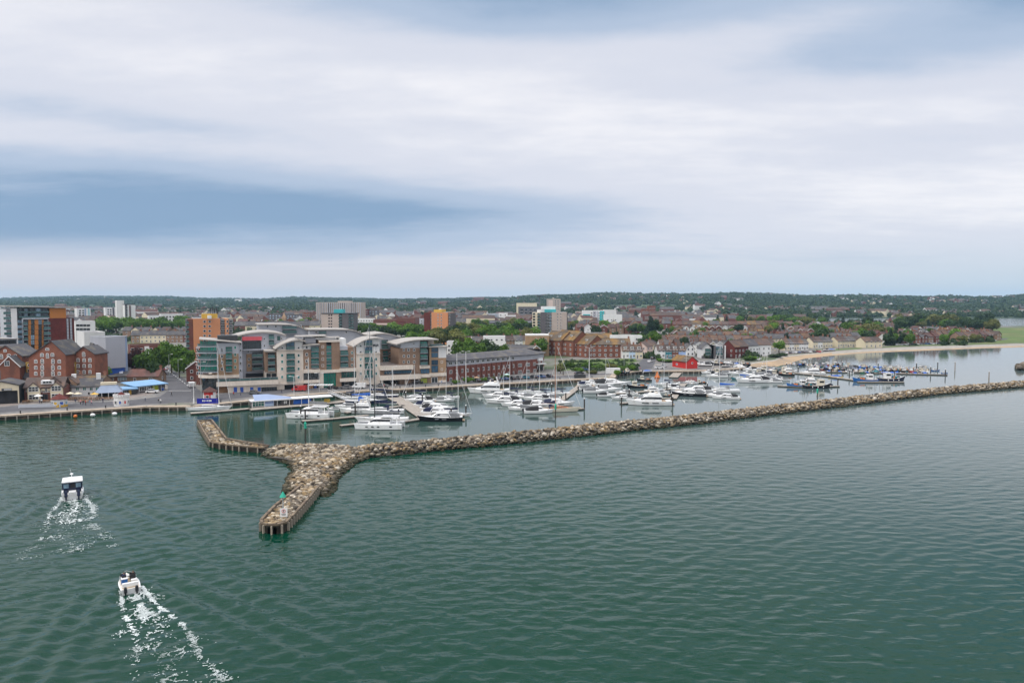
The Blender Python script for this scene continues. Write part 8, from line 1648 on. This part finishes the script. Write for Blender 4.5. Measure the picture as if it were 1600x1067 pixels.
# foam of the two wakes: real flecks of froth lying on the water
mat('foam', (0.70, 0.75, 0.74), rough=0.9, var=0.15, scale=2); nt = M['foam'].node_tree; n = nd(nt, 'ShaderNodeTexNoise'); n.inputs['Scale'].default_value = 2.2; n.inputs['Detail'].default_value = 4; r = nd(nt, 'ShaderNodeMapRange'); r.inputs[1].default_value, r.inputs[2].default_value, r.inputs[3].default_value = .35, .62, .18
nt.links.new(n.outputs[0], r.inputs[0]); nt.links.new(r.outputs[0], nt.nodes['Principled BSDF'].inputs['Alpha'])
def wake_foam(name, label, P, hd, trails, length, seed, dens):
    fx, fy = math.sin(hd), math.cos(hd); V, Q = [], []; c = .10; r = random.Random(seed)
    for i in range(int(length/c)):
        bk = i*c
        for j in range(int(24/c)):
            sd_ = -12+j*c; e = 0
            for off, spread, w0, w1, k, cv, dec in trails:
                d = (sd_-off-spread*bk-cv*math.sin(bk*.30+off*3)*min(1, bk/12))/(w0+w1*bk)
                if abs(d) < 1.7: e = max(e, k*math.exp(-d*d)*math.exp(-bk/(length*dec)))
            if e < .12: continue
            x, y = P.x-fx*bk+fy*sd_, P.y-fy*bk-fx*sd_
            q = (x*1.1+.5*math.sin(y*.9), y*1.1, seed); r1 = max(0, 1-abs(noise.noise(q))*5.5); r2 = max(0, 1-abs(noise.noise((x*2.6, y*2.6, seed+5)))*4.2); n1 = noise.noise((x*.35, y*.35, seed+9)); n2 = noise.noise((x*5, y*5, seed))
            if e*.62+.30*r1+.20*r2+.30*n1+.16*n2 > dens:
                o = len(V); jx, jy = r.uniform(-.03, .03), r.uniform(-.03, .03); z = .09+.04*n1; h = c*r.uniform(.75, 1.2)
                V += [(x+jx, y+jy, z), (x+h+jx, y+jy+r.uniform(-.03, .03), z), (x+h+jx, y+h+jy, z), (x+jx+r.uniform(-.03, .03), y+h+jy, z)]; Q.append((o, o+1, o+2, o+3))
    tag(link(name, npmesh(name, np.array(V), np.array(Q), ['foam'])), label, 'foam', kind='stuff')
def behind(P, hd, d, s=0): return Vector((P.x-math.sin(hd)*d+math.cos(hd)*s, P.y-math.cos(hd)*d-math.sin(hd)*s, 0))
wake_foam('wake_foam', 'white foam trailing in lacy lines behind the roofed charter boat', behind(BOAT_A, -.53, 1.5), -.50, [(-1.7, -.06, .45, .03, 1.1, .5, .8), (1.7, .11, .45, .035, 1.1, .6, .9), (0, .06, .32, .01, 1.15, 1.0, .8), (0, .02, 2.0, .12, .72, .3, 1.2)], 34, 2, .60)
wake_foam('wake_foam', 'white foam trailing in three lines behind the open speedboat', behind(BOAT_B, -.58, 1.2), -.61, [(-1.0, -.05, .3, .016, 1.25, .45, 1.5), (1.2, .11, .27, .016, 1.2, .45, 1.6), (0, .01, .6, .03, 1.3, .4, .9), (.2, .03, 1.5, .12, .75, .3, 1.2)], 29, 4, .62)
mat('quay_grey', (0.155, 0.15, 0.145), rough=.9, var=.3, scale=.12, col2=(.21, .19, .165), scale2=.06, fine=.2)
# ---------------------------------------------------------------- roads, paving, grass
sheet('quay_yard', 'grey surfaced old quay between the pubs and the water', [(-300,671),(0,648.5),(120,641),(228,634.3),(262,631),(262,604),(205,603),(0,611),(-300,628)], 'quay_grey', .004); sheet('quay_yard', 'grey surfaced quay in front of the apartments and hotel', [(300,630),(395,624.5),(540,611),(740,600.8),(900,592),(958,588),(962,582.5),(1030,579),(1085,578.5),(1165,574),(1170,565.5),(1090,562),(1040,556),(1000,566),(960,580),(860,581),(700,592),(560,598),(316,610)], 'quay_grey', .005)
sheet('quay_road', 'dark asphalt quay road and junction', [(-300,655),(0,636),(60,632.5),(130,629.5),(172,627.5),(215,624),(250,619.5),(262,611),(262,603),(252,592),(246,582),(243,573),(262,573),(275,582),(296,598),(316,613),(322,618),(400,611),(500,605),(560,602),(700,597),(760,594.5),(830,589.5),(900,586),(960,582),(985,577),(997,569),(1003,562),(1017,556),(1027,549),(1036,549),(1030,557),(1025,563),(1022,570),(1018,575.5),(990,580),(960,584.5),(900,588.5),(830,593),(760,596.5),(700,599.5),(560,606.5),(470,612),(400,619.5),(330,626.5),(260,630),(130,636.5),(0,644.5),(-300,665)], 'asphalt', .012)
sheet('pavement', 'brick paved forecourt of the old quay pubs', [(-300,650),(0,635),(60,629.5),(150,626),(205,622),(236,616),(252,611.5),(240,606),(160,615),(60,622),(-300,640)], 'paving', .008)
mb = MB(); pts = [(258,574),(268,583),(284,595),(296,604.5)]
for a, b in zip(pts, pts[1:]):
    A, B = G(*a), G(*b); d = B-A; k = max(1, int(d.length/7)); n = Vector((-d.y, d.x, 0)).normalized()*.12
    for i in range(k):
        p, q = A+d*(i/k), A+d*((i+.5)/k); mb.add([(p-n)[:2]+(LAND+.02,), (q-n)[:2]+(LAND+.02,), (q+n)[:2]+(LAND+.02,), (p+n)[:2]+(LAND+.02,)], [(3,2,1,0)])
A, B = G(262, 610.5), G(298, 610.5); mb.add([(A.x,A.y,LAND+.02),(B.x,B.y,LAND+.02),(B.x,B.y+.5,LAND+.02),(A.x,A.y+.5,LAND+.02)], [(0,1,2,3)])
tag(mb.build('road_markings', ['road_paint']), 'white dashed centre line and give way line on the side road', 'road marking', kind='structure')
sheet('grass', 'grass headland and shore strip at the right', [(1345,544.6),(1400,542),(1480,539.1),(1540,537.2),(1600,535.8),(1900,528.6),(1900,511.5),(1700,512),(1548,512),(1535,520),(1500,535),(1400,540)], 'grass', .006); sheet('grass', 'green bank of rough grass left of the road bend', [(868,581),(900,577),(960,572),(996,565),(992,560),(930,561.5),(880,563)], 'grass', .006); sheet('grass', 'small lawn in front of the long cream terrace', [(1272,549.6),(1348,545),(1346,543.2),(1272,546.4)], 'grass', .006); sheet('pavement', 'pale stone bank and path above the shingle', [(1226,555),(1254,551.6),(1300,547.8),(1290,546.6),(1226,551)], 'paving', .009)
sheet('coast_road', 'narrow coast road round the headland', [(1385,540.6),(1480,537.8),(1540,534.6),(1572,530.5),(1576,528.5),(1568,528.5),(1540,532.8),(1480,536.4),(1385,539.3)], 'asphalt', .014)
# ---------------------------------------------------------------- glass fronted kiosk building on the quay pontoon
f = Fac('kiosk_building', 'low glass fronted marina kiosk with a sloping blue roof on the quay pontoon', 'kiosk', G(393.5, 636.5, .5), G(489, 630, .5), None, .5)
z = f.Z(430, 624.5); MB().box(0, f.L, .3, 3.6, 0, z-.15).build('wall', ['panel_dark'], f.root); MB().box(-.4, f.L+6.5, -.9, 4.0, z-.15, z+.15).build('roof', ['frame_white'], f.root)
x0, x1, xe = f.X(396), f.X(420), f.X(455); MB().add([(x0,-.4,z+.16),(x1,-.4,z+.16),(xe,-.4,z+.2),(x0,3.2,z+1.7),(x1,3.2,z+1.6),(xe,3.2,z+.3)], [(0,1,4,3),(1,2,5,4)]).build('blue_roof', ['cladding_blue'], f.root)
f.win(403.5, 630.2, 17, 9.5, 4, 2, 'frame_white', 'glass_teal').location.y = -.02; f.win(420, 629.5, 14, 9.5, 1, 1, 'render_sky', 'render_sky', name='poster').location.y = -.02; f.win(420, 628, 12, 3.4, 1, 1, 'blue_panel', 'cladding_blue', name='poster').location.y = -.14
for x, w, m in ((435, 9, 'glass_dark'), (446, 7, 'render_white'), (453, 4, 'brick_maroon')): f.win(x, 628.5, w*.8, 5.5, 2, 1, 'frame_dark', m, name='display').location.y = .1
f.win(472, 627, 26, 6.5, 3, 1, 'canvas_blue', 'canvas_blue', name='awning').location.y = -.3
for i in range(6): MB().tube((f.L*i/5, -.7, 0), (f.L*i/5, -.7, z-.15), .08).build('post', ['frame_white'], f.root)
tag(MB().box(-.9,.9,-.5,.5,0,1.0).box(-.8,.8,-.42,.42,1.0,1.12).build('fuel_tank', ['boat_yellow'], None, G(511, 628, .5)), 'yellow storage tank at the right end of the kiosk pontoon', 'tank')
t = thing('gangway', 'white lattice gangway bridge from the quay down to the pontoon', 'gangway', G(515, 612.8, 1.5)); A, B = Vector((0,0,0)), G(545, 625.5, .6)-G(515, 612.8, 1.5); mb, dk = MB(), MB(); d = (B-A); n = Vector((-d.y, d.x, 0)).normalized()*.8
for s in (-1, 1):
    for h in (0, 1.1): mb.tube(A+n*s+Vector((0,0,h)), B+n*s+Vector((0,0,h)), .05, n=4)
    for i in range(10): p, q = A+d*(i/10), A+d*((i+1)/10); mb.tube(p+n*s, q+n*s+Vector((0,0,1.1)), .035, n=4)
mb.build('railing', ['frame_white'], t); dk.add([A-n, B-n, B+n, A+n], [(0,1,2,3),(3,2,1,0)][:1]); dk.build('deck', ['metal_grey'], t)
t = thing('canopy', 'white slatted flat canopy over the quay steps near the red van', 'canopy', G(500, 612)); mb = MB()
for i in range(9): mb.box(-4+i, -3.5+i, -1.6, 1.6, 2.5, 2.6)
mb.box(-4.1, 4.6, -1.7, -1.6, 2.45, 2.65).box(-4.1, 4.6, 1.6, 1.7, 2.45, 2.65); mb.build('cover', ['frame_white'], t)
for x in (-3.9, 0, 4.3): MB().tube((x,-1.6,0),(x,-1.6,2.5),.06).tube((x,1.6,0),(x,1.6,2.5),.06).build('frame', ['metal_grey'], t)
# ---------------------------------------------------------------- vehicles
for n, c in (('car_black', (.02,.02,.023)), ('car_blue', (.03,.09,.22)), ('car_grey', (.14,.145,.15)), ('car_silver', (.42,.43,.44)), ('car_red', (.42,.02,.02)), ('car_white', (.72,.72,.71)), ('car_teal', (.03,.16,.22))): mat(n, c, rough=.25, var=.06, spec=.6, coat=.4)
mat('lamp_glass', (.7,.7,.66), rough=.2, var=.05); mat('tail_red', (.4,.01,.01), rough=.3, var=.05)
def car(van=False):
    t = thing('parked_car' if not van else 'van', '', 'car' if not van else 'van'); L = 4.3 if not van else 5.2; w = .88 if not van else .98
    pr = [(-L/2,.35),(L/2,.35),(L/2,.72),(L*.46,.9),(L*.24,.98),(-L*.42,1.0),(-L/2,.85)] if not van else [(-L/2,.4),(L/2,.4),(L/2,.95),(L*.42,1.2),(L*.27,2.0),(L*.2,2.1),(-L*.47,2.1),(-L/2,2.0)]
    MB().xprism(pr, -w, w).build('body', ['car_black' if not van else 'car_white'], t, smooth=50)
    if not van:
        mb = MB(); mb.rings([[(-L*.40,-w*.95,.98),(L*.22,-w*.95,.98),(L*.22,w*.95,.98),(-L*.40,w*.95,.98)],[(-L*.30,-w*.76,1.44),(L*.06,-w*.76,1.44),(L*.06,w*.76,1.44),(-L*.30,w*.76,1.44)]]); mb.build('cabin_glass', ['boat_glass'], t); MB().box(-L*.30, L*.06, -w*.77, w*.77, 1.43, 1.49).build('roof', ['car_black'], t)
    else:
        for s in (-1, 1): MB().box(L*.08, L*.24, s*w-.012, s*w+.012, 1.3, 1.85).build('window', ['boat_glass'], t)
        MB().add([(L*.425,-w*.9,1.25),(L*.425,w*.9,1.25),(L*.29,w*.85,1.98),(L*.29,-w*.85,1.98)], [(0,1,2,3)]).build('windscreen', ['boat_glass'], t)
    wm = MB().tube((0,-.1,0),(0,.1,0),.32,.32,10).mesh('wheel', ['black_rubber'])
    for x in (-.3, .31):
        for s in (-1, 1): link('wheel', wm, t, (L*x, s*(w-.06), .32))
    for s in (-1, 1): MB().box(L/2-.03, L/2+.03, s*.6-.17, s*.6+.17, .62, .78).build('headlight', ['lamp_glass'], t); MB().box(-L/2-.03, -L/2+.03, s*.62-.14, s*.62+.14, .62, .8).build('tail_light', ['tail_red'], t)
    return t
CARP, VANP = car(), car(True); CARS = []; cu = [0, 0]
def park(px, py, deg, col, van=False, where='', z=LAND):
    pr = VANP if van else CARP; i = int(van); o = pr if not cu[i] else copy_thing(pr); cu[i] = 1; o.location = G(px, py, z)+Vector((0,0,.02)); o.rotation_euler = (0, 0, math.radians(deg))
    for c in o.children:
        if c.name.split('.')[0] in ('body', 'roof') : c.material_slots[0].link = 'OBJECT'; c.material_slots[0].material = M['car_'+col]
    o['c'] = col; o['w'] = where; o['v'] = 'van' if van else 'car'; CARS.append(o); return o
park(468, 611, 175, 'red', True, 'beside the marina kiosk'); park(561, 606.8, 176, 'white', True, 'in front of the entrance arch'); park(299, 605, 120, 'white', True, 'at the side road junction')
for i, (x, c) in enumerate(zip((745, 764, 776, 788, 799, 810, 821, 833, 846, 857), ('black', 'grey', 'black', 'blue', 'black', 'grey', 'teal', 'black', 'blue', 'black'))): park(x, 596.5-(x-745)*.063, 128+RND.uniform(-4, 4), c, False, 'in the row in front of the hotel')
for x, y, a, c in ((243, 586, 60, 'silver'), (250, 583.5, 60, 'black'), (247, 577, 70, 'black'), (255, 579, 70, 'red'), (240, 580, 60, 'grey')): park(x, y, a, c, False, 'queueing on the side road by the trees')
for x, y, a, c in ((238, 614, 10, 'white'), (331, 622.5, 5, 'black'), (398, 616, 5, 'grey'), (598, 604.5, -5, 'grey'), (653, 599.5, 8, 'black'), (520, 608, 5, 'black'), (540, 607.5, 175, 'grey')): park(x, y, a, c, False, 'along the quay road')
for x, y, a, c in ((905, 585, 20, 'black'), (912, 579, 10, 'blue'), (1030, 576, 15, 'white'), (1037, 573.5, 100, 'silver')): park(x, y, a, c, False, 'near the jetty')
for i, (x, c) in enumerate(zip((1228, 1233, 1238, 1243, 1248, 1254, 1260, 1266, 1272, 1279), ('white', 'black', 'silver', 'white', 'blue', 'black', 'grey', 'white', 'black', 'red'))): park(x, 552.6-(x-1228)*.04, 80+RND.uniform(-8, 8), c, False, 'in the car park above the beach')
for i, (x, c) in enumerate(zip((1393, 1401, 1409, 1417, 1424, 1431, 1440, 1449, 1458, 1467), ('black', 'white', 'silver', 'white', 'black', 'white', 'grey', 'blue', 'white', 'black'))): park(x, 540-(x-1393)*.028, 172, c, False, 'on the coast road at the shore')
for x, y, a, c in ((1186, 563, 60, 'white'), (1183, 561.5, 10, 'white'), (1171, 563, 10, 'silver'), (1553, 533, 20, 'white'), (1020, 561, 60, 'black'), (1024, 556, 60, 'red'), (1029, 552, 60, 'silver'), (1016, 566, 60, 'white')): park(x, y, a, c, False, 'on the slipway street')
gr = {}
for o in CARS: gr.setdefault((o['c'], o['v'], o['w']), []).append(o)
for (c, v, w), L in gr.items():
    for i, o in enumerate(sorted(L, key=lambda o: proj(o.location)[0])):
        o['label'] = '%s %s %s%s' % (c, v, w, '' if len(L) == 1 else ', %s %s one from left' % (ORD[i+1], c)); o['group'] = 'vehicles '+w
        del o['c'], o['v'], o['w']
# boats laid up ashore
BOATS = []
for i, (x, y, ty, L, hd) in enumerate(((1093, 569.5, 'cruiser_grey', 7, 160), (1101, 571, 'cruiser_black', 7, 170), (1110, 568, 'cruiser', 6.5, 20), (1121, 569.5, 'fish_fwd', 7, 175), (1130, 567.5, 'cruiser_grey', 6.5, 10), (1142, 568.5, 'cruiser', 6, 175), (1153, 569.5, 'dinghy_cov', 5, 20), (1163, 570, 'fish_fwd', 6, 170), (1134, 572, 'dinghy', 4.6, 10), (978, 582.5, 'fish_fwd', 6, 40), (1012, 581, 'dinghy_cov', 5, 20), (1290, 547.6, 'dinghy', 5, 15), (1300, 547, 'dinghy_cov', 5, 5))):
    o = boat(ty, x, y, 10, hd, 'x', 'boats laid up ashore', None, LAND+.75, L/PL[ty]); del o['desc']; t = o
    o['label'] = 'white boat laid up on land, %s from left of those ashore' % ORD[sorted([1093,1101,1110,1121,1130,1142,1153,1163,1134,978,1012,1290,1300]).index(x)+1]
    q = tag(MB().box(-1.6,1.6,-.7,.7,0,.12).tube((-.8,-.8,.3),(-.8,.8,.3),.28,n=8).box(-1.5,1.5,-.6,-.45,.12,.75).box(-1.5,1.5,.45,.6,.12,.75).build('boat_trailer', ['metal_dark'], None, G(x, y), math.radians(hd)), 'dark boat trailer under the boat ashore, %s from left' % ORD[sorted([1093,1101,1110,1121,1130,1142,1153,1163,1134,978,1012,1290,1300]).index(x)+1], 'trailer', 'boat trailers ashore')
# ---------------------------------------------------------------- lamps, poles, furniture
def lamp(px, yb, yt, label, arms=2, m='galv_grey', r=.1):
    p = G(px, yb); t = thing('street_lamp', label, 'street lamp', p, .05); h = zat(yt, p.y)-LAND
    MB().tube((0,0,0),(0,0,h),r,r*.6,7).build('pole', [m], t)
    for s in ((-1, 1) if arms == 2 else (1,)): MB().tube((0,0,h),(s*1.1,0,h+.18),.05,n=5).build('arm', [m], t); MB().box(s*1.3-.4, s*1.3+.4, -.16, .16, h+.1, h+.26).build('lamp_head', ['frame_white'], t)
    return t
lamp(459.5, 619, 588.5, 'white double armed street lamp in front of the cream terrace', 2, 'frame_white'); lamp(499, 612, 583.5, 'white double armed street lamp left of the entrance arch', 2, 'frame_white'); lamp(728, 599, 549.5, 'tall white double headed lamp mast at the left of the hotel', 2, 'frame_white', .16); lamp(920.5, 591, 543.5, 'tall white double headed lamp mast in front of the lichened flats', 2, 'frame_white', .16); lamp(314.5, 625, 566, 'tall grey lamp post by the red and white kiosk', 2); lamp(264.5, 588, 554, 'grey lamp post on the left kerb of the side road', 1); lamp(279, 596, 562, 'grey lamp post on the right kerb of the side road', 1); lamp(614, 606, 573, 'white lamp post in front of the podium undercroft', 1, 'frame_white'); lamp(255.5, 600, 577, 'short dark traffic lamp post in the junction', 1, 'metal_dark'); lamp(100, 548, 482, 'tall thin lamp mast in front of the maroon tower end', 2, 'galv_grey', .16); lamp(714, 600, 551.5, 'tall white lamp mast at the right end of the apartments', 1, 'frame_white', .14); lamp(975, 577, 556, 'short street lamp on the grass bank', 1)
p = G(303, 630); t = thing('flagpole', 'white flagpole with a rounded foot on the quay edge by the junction', 'flagpole', p); MB().tube((0,0,0),(0,0,zat(598, p.y)-LAND),.12,.07,7).build('pole', ['frame_white'], t); MB().tube((0,0,0),(0,0,1.6),.28,.2,8).build('base', ['frame_white'], t)
p = G(1072, 577.5, LAND); t = thing('flagpole', 'thin white flagpole in front of the red boathouse', 'flagpole', p); MB().tube((0,0,0),(0,0,7.5),.08,.05,6).build('pole', ['frame_white'], t); MB().tube((-1.0,0,5.6),(1.0,0,5.6),.04,n=5).build('yard', ['frame_white'], t)
bol = MB().tube((0,0,0),(0,0,.75),.2,.16,8).tube((0,0,.75),(0,0,.95),.28,.2,8).mesh('bollard', ['metal_dark'])
BO = [(32, 647.5), (105, 641), (165, 637.5), (275, 631.5), (345, 626.5), (360, 625.5), (560, 612), (585, 610.5), (605, 609.5), (625, 608.4), (645, 607.2), (665, 606), (685, 605), (705, 603.5), (760, 601.5), (800, 599), (840, 597), (875, 594.5), (925, 592), (990, 584.8)]
for i, (a, b) in enumerate(BO): tag(link('bollard', bol, None, G(a, 466.8+.96*(lerp(WL+WL2, a)-468))), 'dark iron bollard on the quay edge, %s from left' % ORD[i+1], 'bollard', 'quay bollards')
def picnic():
    t = thing('picnic_table', '', 'picnic table'); MB().box(-.9,.9,-.38,.38,.70,.76).build('table_top', ['timber_brown'], t)
    for s in (-1, 1): MB().box(-.9,.9,s*.72-.13,s*.72+.13,.42,.46).build('seat', ['timber_brown'], t); MB().box(s*.65-.05,s*.65+.05,-.8,.8,.36,.42).box(s*.65-.04,s*.65+.04,-.5,-.42,0,.7).box(s*.65-.04,s*.65+.04,.42,.5,0,.7).build('leg', ['timber_brown'], t)
    return t
PT = picnic(); TP = [(40, 629.5), (46, 628.5), (66, 628), (73, 628.5), (105, 624.5), (112, 625), (118, 624), (124, 624.5), (131, 623.5), (138, 624), (145, 624.6), (152, 625), (160, 624.5), (168, 624.5), (176, 624), (184, 623), (127, 628), (135, 628.5)]
for i, (a, b) in enumerate(sorted(TP)):
    o = PT if i == 0 else copy_thing(PT); o.location = G(a, b)+Vector((0,0,.02)); o.rotation_euler = (0,0,RND.uniform(-.4,.4)); o['label'] = 'brown wooden picnic table on the old quay, %s from left' % ORD[i+1]; o['group'] = 'picnic tables outside the pubs'
def parasol():
    t = thing('parasol', '', 'parasol'); MB().tube((0,0,0),(0,0,2.5),.035,n=6).build('pole', ['frame_white'], t); MB().rings([[(1.35*math.cos(k*PI/4),1.35*math.sin(k*PI/4),2.1) for k in range(8)],[(.05*math.cos(k*PI/4),.05*math.sin(k*PI/4),2.65) for k in range(8)]],cap0=False).build('cover', ['render_cream'], t); return t
PS = parasol()
for i, (a, b, c) in enumerate(((110, 624.5, 'render_cream'), (122, 624.8, 'render_cream'), (148, 625.5, 'yellow_panel'), (60, 628.5, 'render_white'), (662, 597.5, 'yellow_panel'), (745, 598, 'brick_tan'), (792, 593, 'render_mint'))):
    o = PS if i == 0 else copy_thing(PS); o.location = G(a, b); o['label'] = ['cream parasol left of the cafe canopy', 'cream parasol in front of the white pub', 'yellow parasol at the left corner of the cafe canopy', 'white parasol in front of the brick pub', 'yellow parasol near the lime shop window', 'tan parasol in front of the hotel left part', 'mint parasol in front of the hotel middle'][i]; o['group'] = 'parasols on the quay'
    for q in o.children:
        if q.name.startswith('cover'): q.material_slots[0].link = 'OBJECT'; q.material_slots[0].material = M[c]
hb_ = tag(MB().box(-6,6,-.1,.1,.15,1.1).box(-6,-5.8,-.3,.3,0,.15).box(5.8,6,-.3,.3,0,.15).build('barrier', ['cladding_pale'], None, G(62, 637), .16), 'long pale barrier lying along the road left of the yellow kiosk', 'barrier')
tag(MB().box(-3,3,-1.1,1.1,.1,2.5).box(-3.05,3.05,-1.15,1.15,2.5,2.6).build('site_cabin', ['frame_white'], None, G(958, 584), .1), 'white storage cabin on the quay beside the jetty', 'cabin'); tag(MB().box(-2.4,2.4,-.9,.9,0,1.4).box(-2.2,2.2,-.7,.7,1.4,1.6).build('skip_bin', ['metal_dark'], None, G(906, 590.5), .1), 'long dark bin store on the quay near the tall lamp mast', 'bin store')
tag(MB().prism([(1.3*math.cos(k*PI/5), 1.3*math.sin(k*PI/5)) for k in range(10)], 0, .5).tube((0,0,.5),(0,0,2.6),.9,.25,8).build('buoy', ['boat_orange'], None, G(1027, 590, .1)), 'red orange inflatable shape floating under the jetty', 'buoy')
for a, b, m, lab in ((121, 652, 'boat_orange', 'orange round buoy hanging on the left quay wall'), (148, 650, 'frame_white', 'white long fender floating by the left quay wall'), (182, 648, 'frame_white', 'white fender under the castle kiosk')): tag(MB().ball((0,0,.5), (.8 if m == 'frame_white' else .55, .5, .5), 10, 6).build('buoy', [m], None, G(a, b, 0.05)-Vector((0, 1.0, 0))), lab, 'buoy')
# ---------------------------------------------------------------- people
mat('skin', (.48, .28, .20), rough=.6, var=.05); mat('hair_brown', (.05, .03, .02), rough=.8, var=.2)
CL = {'navy': (.02,.03,.08), 'red': (.4,.03,.03), 'white': (.7,.7,.68), 'black': (.02,.02,.02), 'grey': (.25,.25,.26), 'blue': (.08,.2,.45), 'pink': (.6,.28,.3), 'green': (.08,.18,.08)}
for n, c in CL.items(): mat('cloth_'+n, c, rough=.9, var=.15, scale=4)
def person_mesh(pose, shirt, legs):
    """one continuous body grown on a skeleton with a skin surface, then coloured by region"""
    J = {'pel': (0,0,.93), 'wst': (0,0,1.08), 'chs': (0,.0,1.32), 'nck': (0,.01,1.47), 'hd0': (0,.02,1.56), 'hd1': (0,.02,1.72)}
    R_ = {'pel': .145, 'wst': .125, 'chs': .155, 'nck': .055, 'hd0': .085, 'hd1': .08}
    E = [('pel','wst'),('wst','chs'),('chs','nck'),('nck','hd0'),('hd0','hd1')]
    for s, n in ((-1,'l'),(1,'r')):
        if pose == 'sit': leg = [(s*.1,0,.88),(s*.13,.42,.86),(s*.13,.46,.44),(s*.13,.60,.40)]; arm = [(s*.19,.0,1.38),(s*.25,.1,1.13),(s*.18,.34,1.1),(s*.16,.42,1.12)]
        elif pose == 'walk': leg = [(s*.1,0,.86),(s*.1,s*.14,.48),(s*.1,s*.2-.04,.08),(s*.1,s*.2+.1,.04)]; arm = [(s*.19,0,1.38),(s*.25,-s*.1,1.12),(s*.25,-s*.18+.08,.88),(s*.25,-s*.18+.12,.80)]
        else: leg = [(s*.1,0,.86),(s*.11,.02,.48),(s*.11,0,.08),(s*.12,.13,.04)]; arm = [(s*.19,0,1.38),(s*.25,-.02,1.12),(s*.26,.05,.88),(s*.26,.07,.80)]
        for k, (p, r) in enumerate(zip(leg, (.095,.065,.045,.04))): J[n+'g%d' % k] = p; R_[n+'g%d' % k] = r
        for k, (p, r) in enumerate(zip(arm, (.065,.048,.036,.03))): J[n+'a%d' % k] = p; R_[n+'a%d' % k] = r
        E += [('pel', n+'g0'), (n+'g0', n+'g1'), (n+'g1', n+'g2'), (n+'g2', n+'g3'), ('chs', n+'a0'), (n+'a0', n+'a1'), (n+'a1', n+'a2'), (n+'a2', n+'a3')]
    keys = list(J); me = bpy.data.meshes.new('body'); me.from_pydata([J[k] for k in keys], [(keys.index(a), keys.index(b)) for a, b in E], []); o = bpy.data.objects.new('tmp_body', me); COL.objects.link(o)
    o.modifiers.new('skin', 'SKIN'); md = o.modifiers.new('sub', 'SUBSURF'); md.levels = md.render_levels = 1
    for i, k in enumerate(keys): d = me.skin_vertices[0].data[i]; d.radius = (R_[k], R_[k]*.85); d.use_root = (k == 'pel')
    dg = bpy.context.evaluated_depsgraph_get(); out = bpy.data.meshes.new_from_object(o.evaluated_get(dg)); bpy.data.objects.remove(o)
    for x in ('skin', 'cloth_'+shirt, 'cloth_'+legs, 'hair_brown'): out.materials.append(M[x])
    for p in out.polygons:
        c = p.center; hand = abs(c.x) > .2 and c.z < .9 and pose != 'sit' or pose == 'sit' and c.y > .36 and c.z > 1.0
        p.material_index = 0 if c.z > 1.47 or hand else 1 if c.z > .95 else 2; p.use_smooth = True
        if c.z > 1.66 or (c.z > 1.56 and c.y < -.02): p.material_index = 3
    out.name = 'person'; return out
PM = {}
PE = [(62, 630.5, 'stand', 'grey', 'navy'), (65, 631, 'walk', 'white', 'black'), (118, 631.5, 'walk', 'navy', 'grey'), (126, 632.5, 'stand', 'pink', 'black'), (130, 633, 'walk', 'black', 'navy'), (134, 633.5, 'stand', 'red', 'black'), (140, 632.5, 'stand', 'blue', 'grey'), (143, 633, 'walk', 'pink', 'navy'), (161, 629.5, 'stand', 'navy', 'navy'), (180, 631, 'walk', 'red', 'black'), (248, 631, 'stand', 'black', 'grey'), (251, 631, 'stand', 'white', 'black'), (227, 626.5, 'walk', 'white', 'navy'), (268, 619, 'walk', 'black', 'black'), (320, 625.5, 'stand', 'red', 'navy'), (365, 619, 'walk', 'red', 'black'), (376, 618, 'stand', 'grey', 'navy'), (440, 615, 'walk', 'black', 'navy'), (600, 607, 'walk', 'red', 'navy'), (618, 606, 'stand', 'white', 'grey'), (640, 604, 'walk', 'black', 'black'), (690, 601, 'stand', 'blue', 'grey'), (982, 580, 'stand', 'black', 'navy'), (1000, 579, 'walk', 'red', 'grey'), (1285, 548.4, 'walk', 'black', 'navy'), (1276, 549.4, 'stand', 'navy', 'black'), (1310, 546.8, 'walk', 'red', 'navy')]
pp = {}
for i, (a, b, pose, sh, lg) in enumerate(PE):
    k = (pose, sh, lg)
    if k not in PM: PM[k] = person_mesh(*k)
    o = link('person', PM[k], None, G(a, b)+Vector((0,0,.02)), RND.uniform(0, 6.3)); o['category'] = 'person'; o['group'] = 'people on the quay and shore'; pp.setdefault((sh, lg, pose), []).append((a, o))
    o['label'] = 'person in %s top and %s trousers %s ashore, %s from left' % (sh, lg, {'stand': 'standing', 'walk': 'walking', 'sit': 'sitting'}[pose], ORD[sorted(x[0] for x in PE).index(a)+1])
for s, sh in ((.5, 'navy'), (-.5, 'black')):
    q = TB.matrix_basis @ Vector((-.28, s, .20)); o = link('person', person_mesh('sit', sh, 'grey'), None, q, TB.rotation_euler.z-PI/2); tag(o, 'person in a %s top seated at the %s console of the open speedboat' % (sh, 'left' if s > 0 else 'right'), 'person')
    tag(MB().box(-.22,.22,-.25,.25,0,.42).box(-.22,-.15,-.25,.25,.42,.9).build('helm_chair', ['canvas_black'], None, TB.matrix_basis @ Vector((-.3, s, .66)), TB.rotation_euler.z), 'black seat under the person at the %s console of the speedboat' % ('left' if s > 0 else 'right'), 'seat')
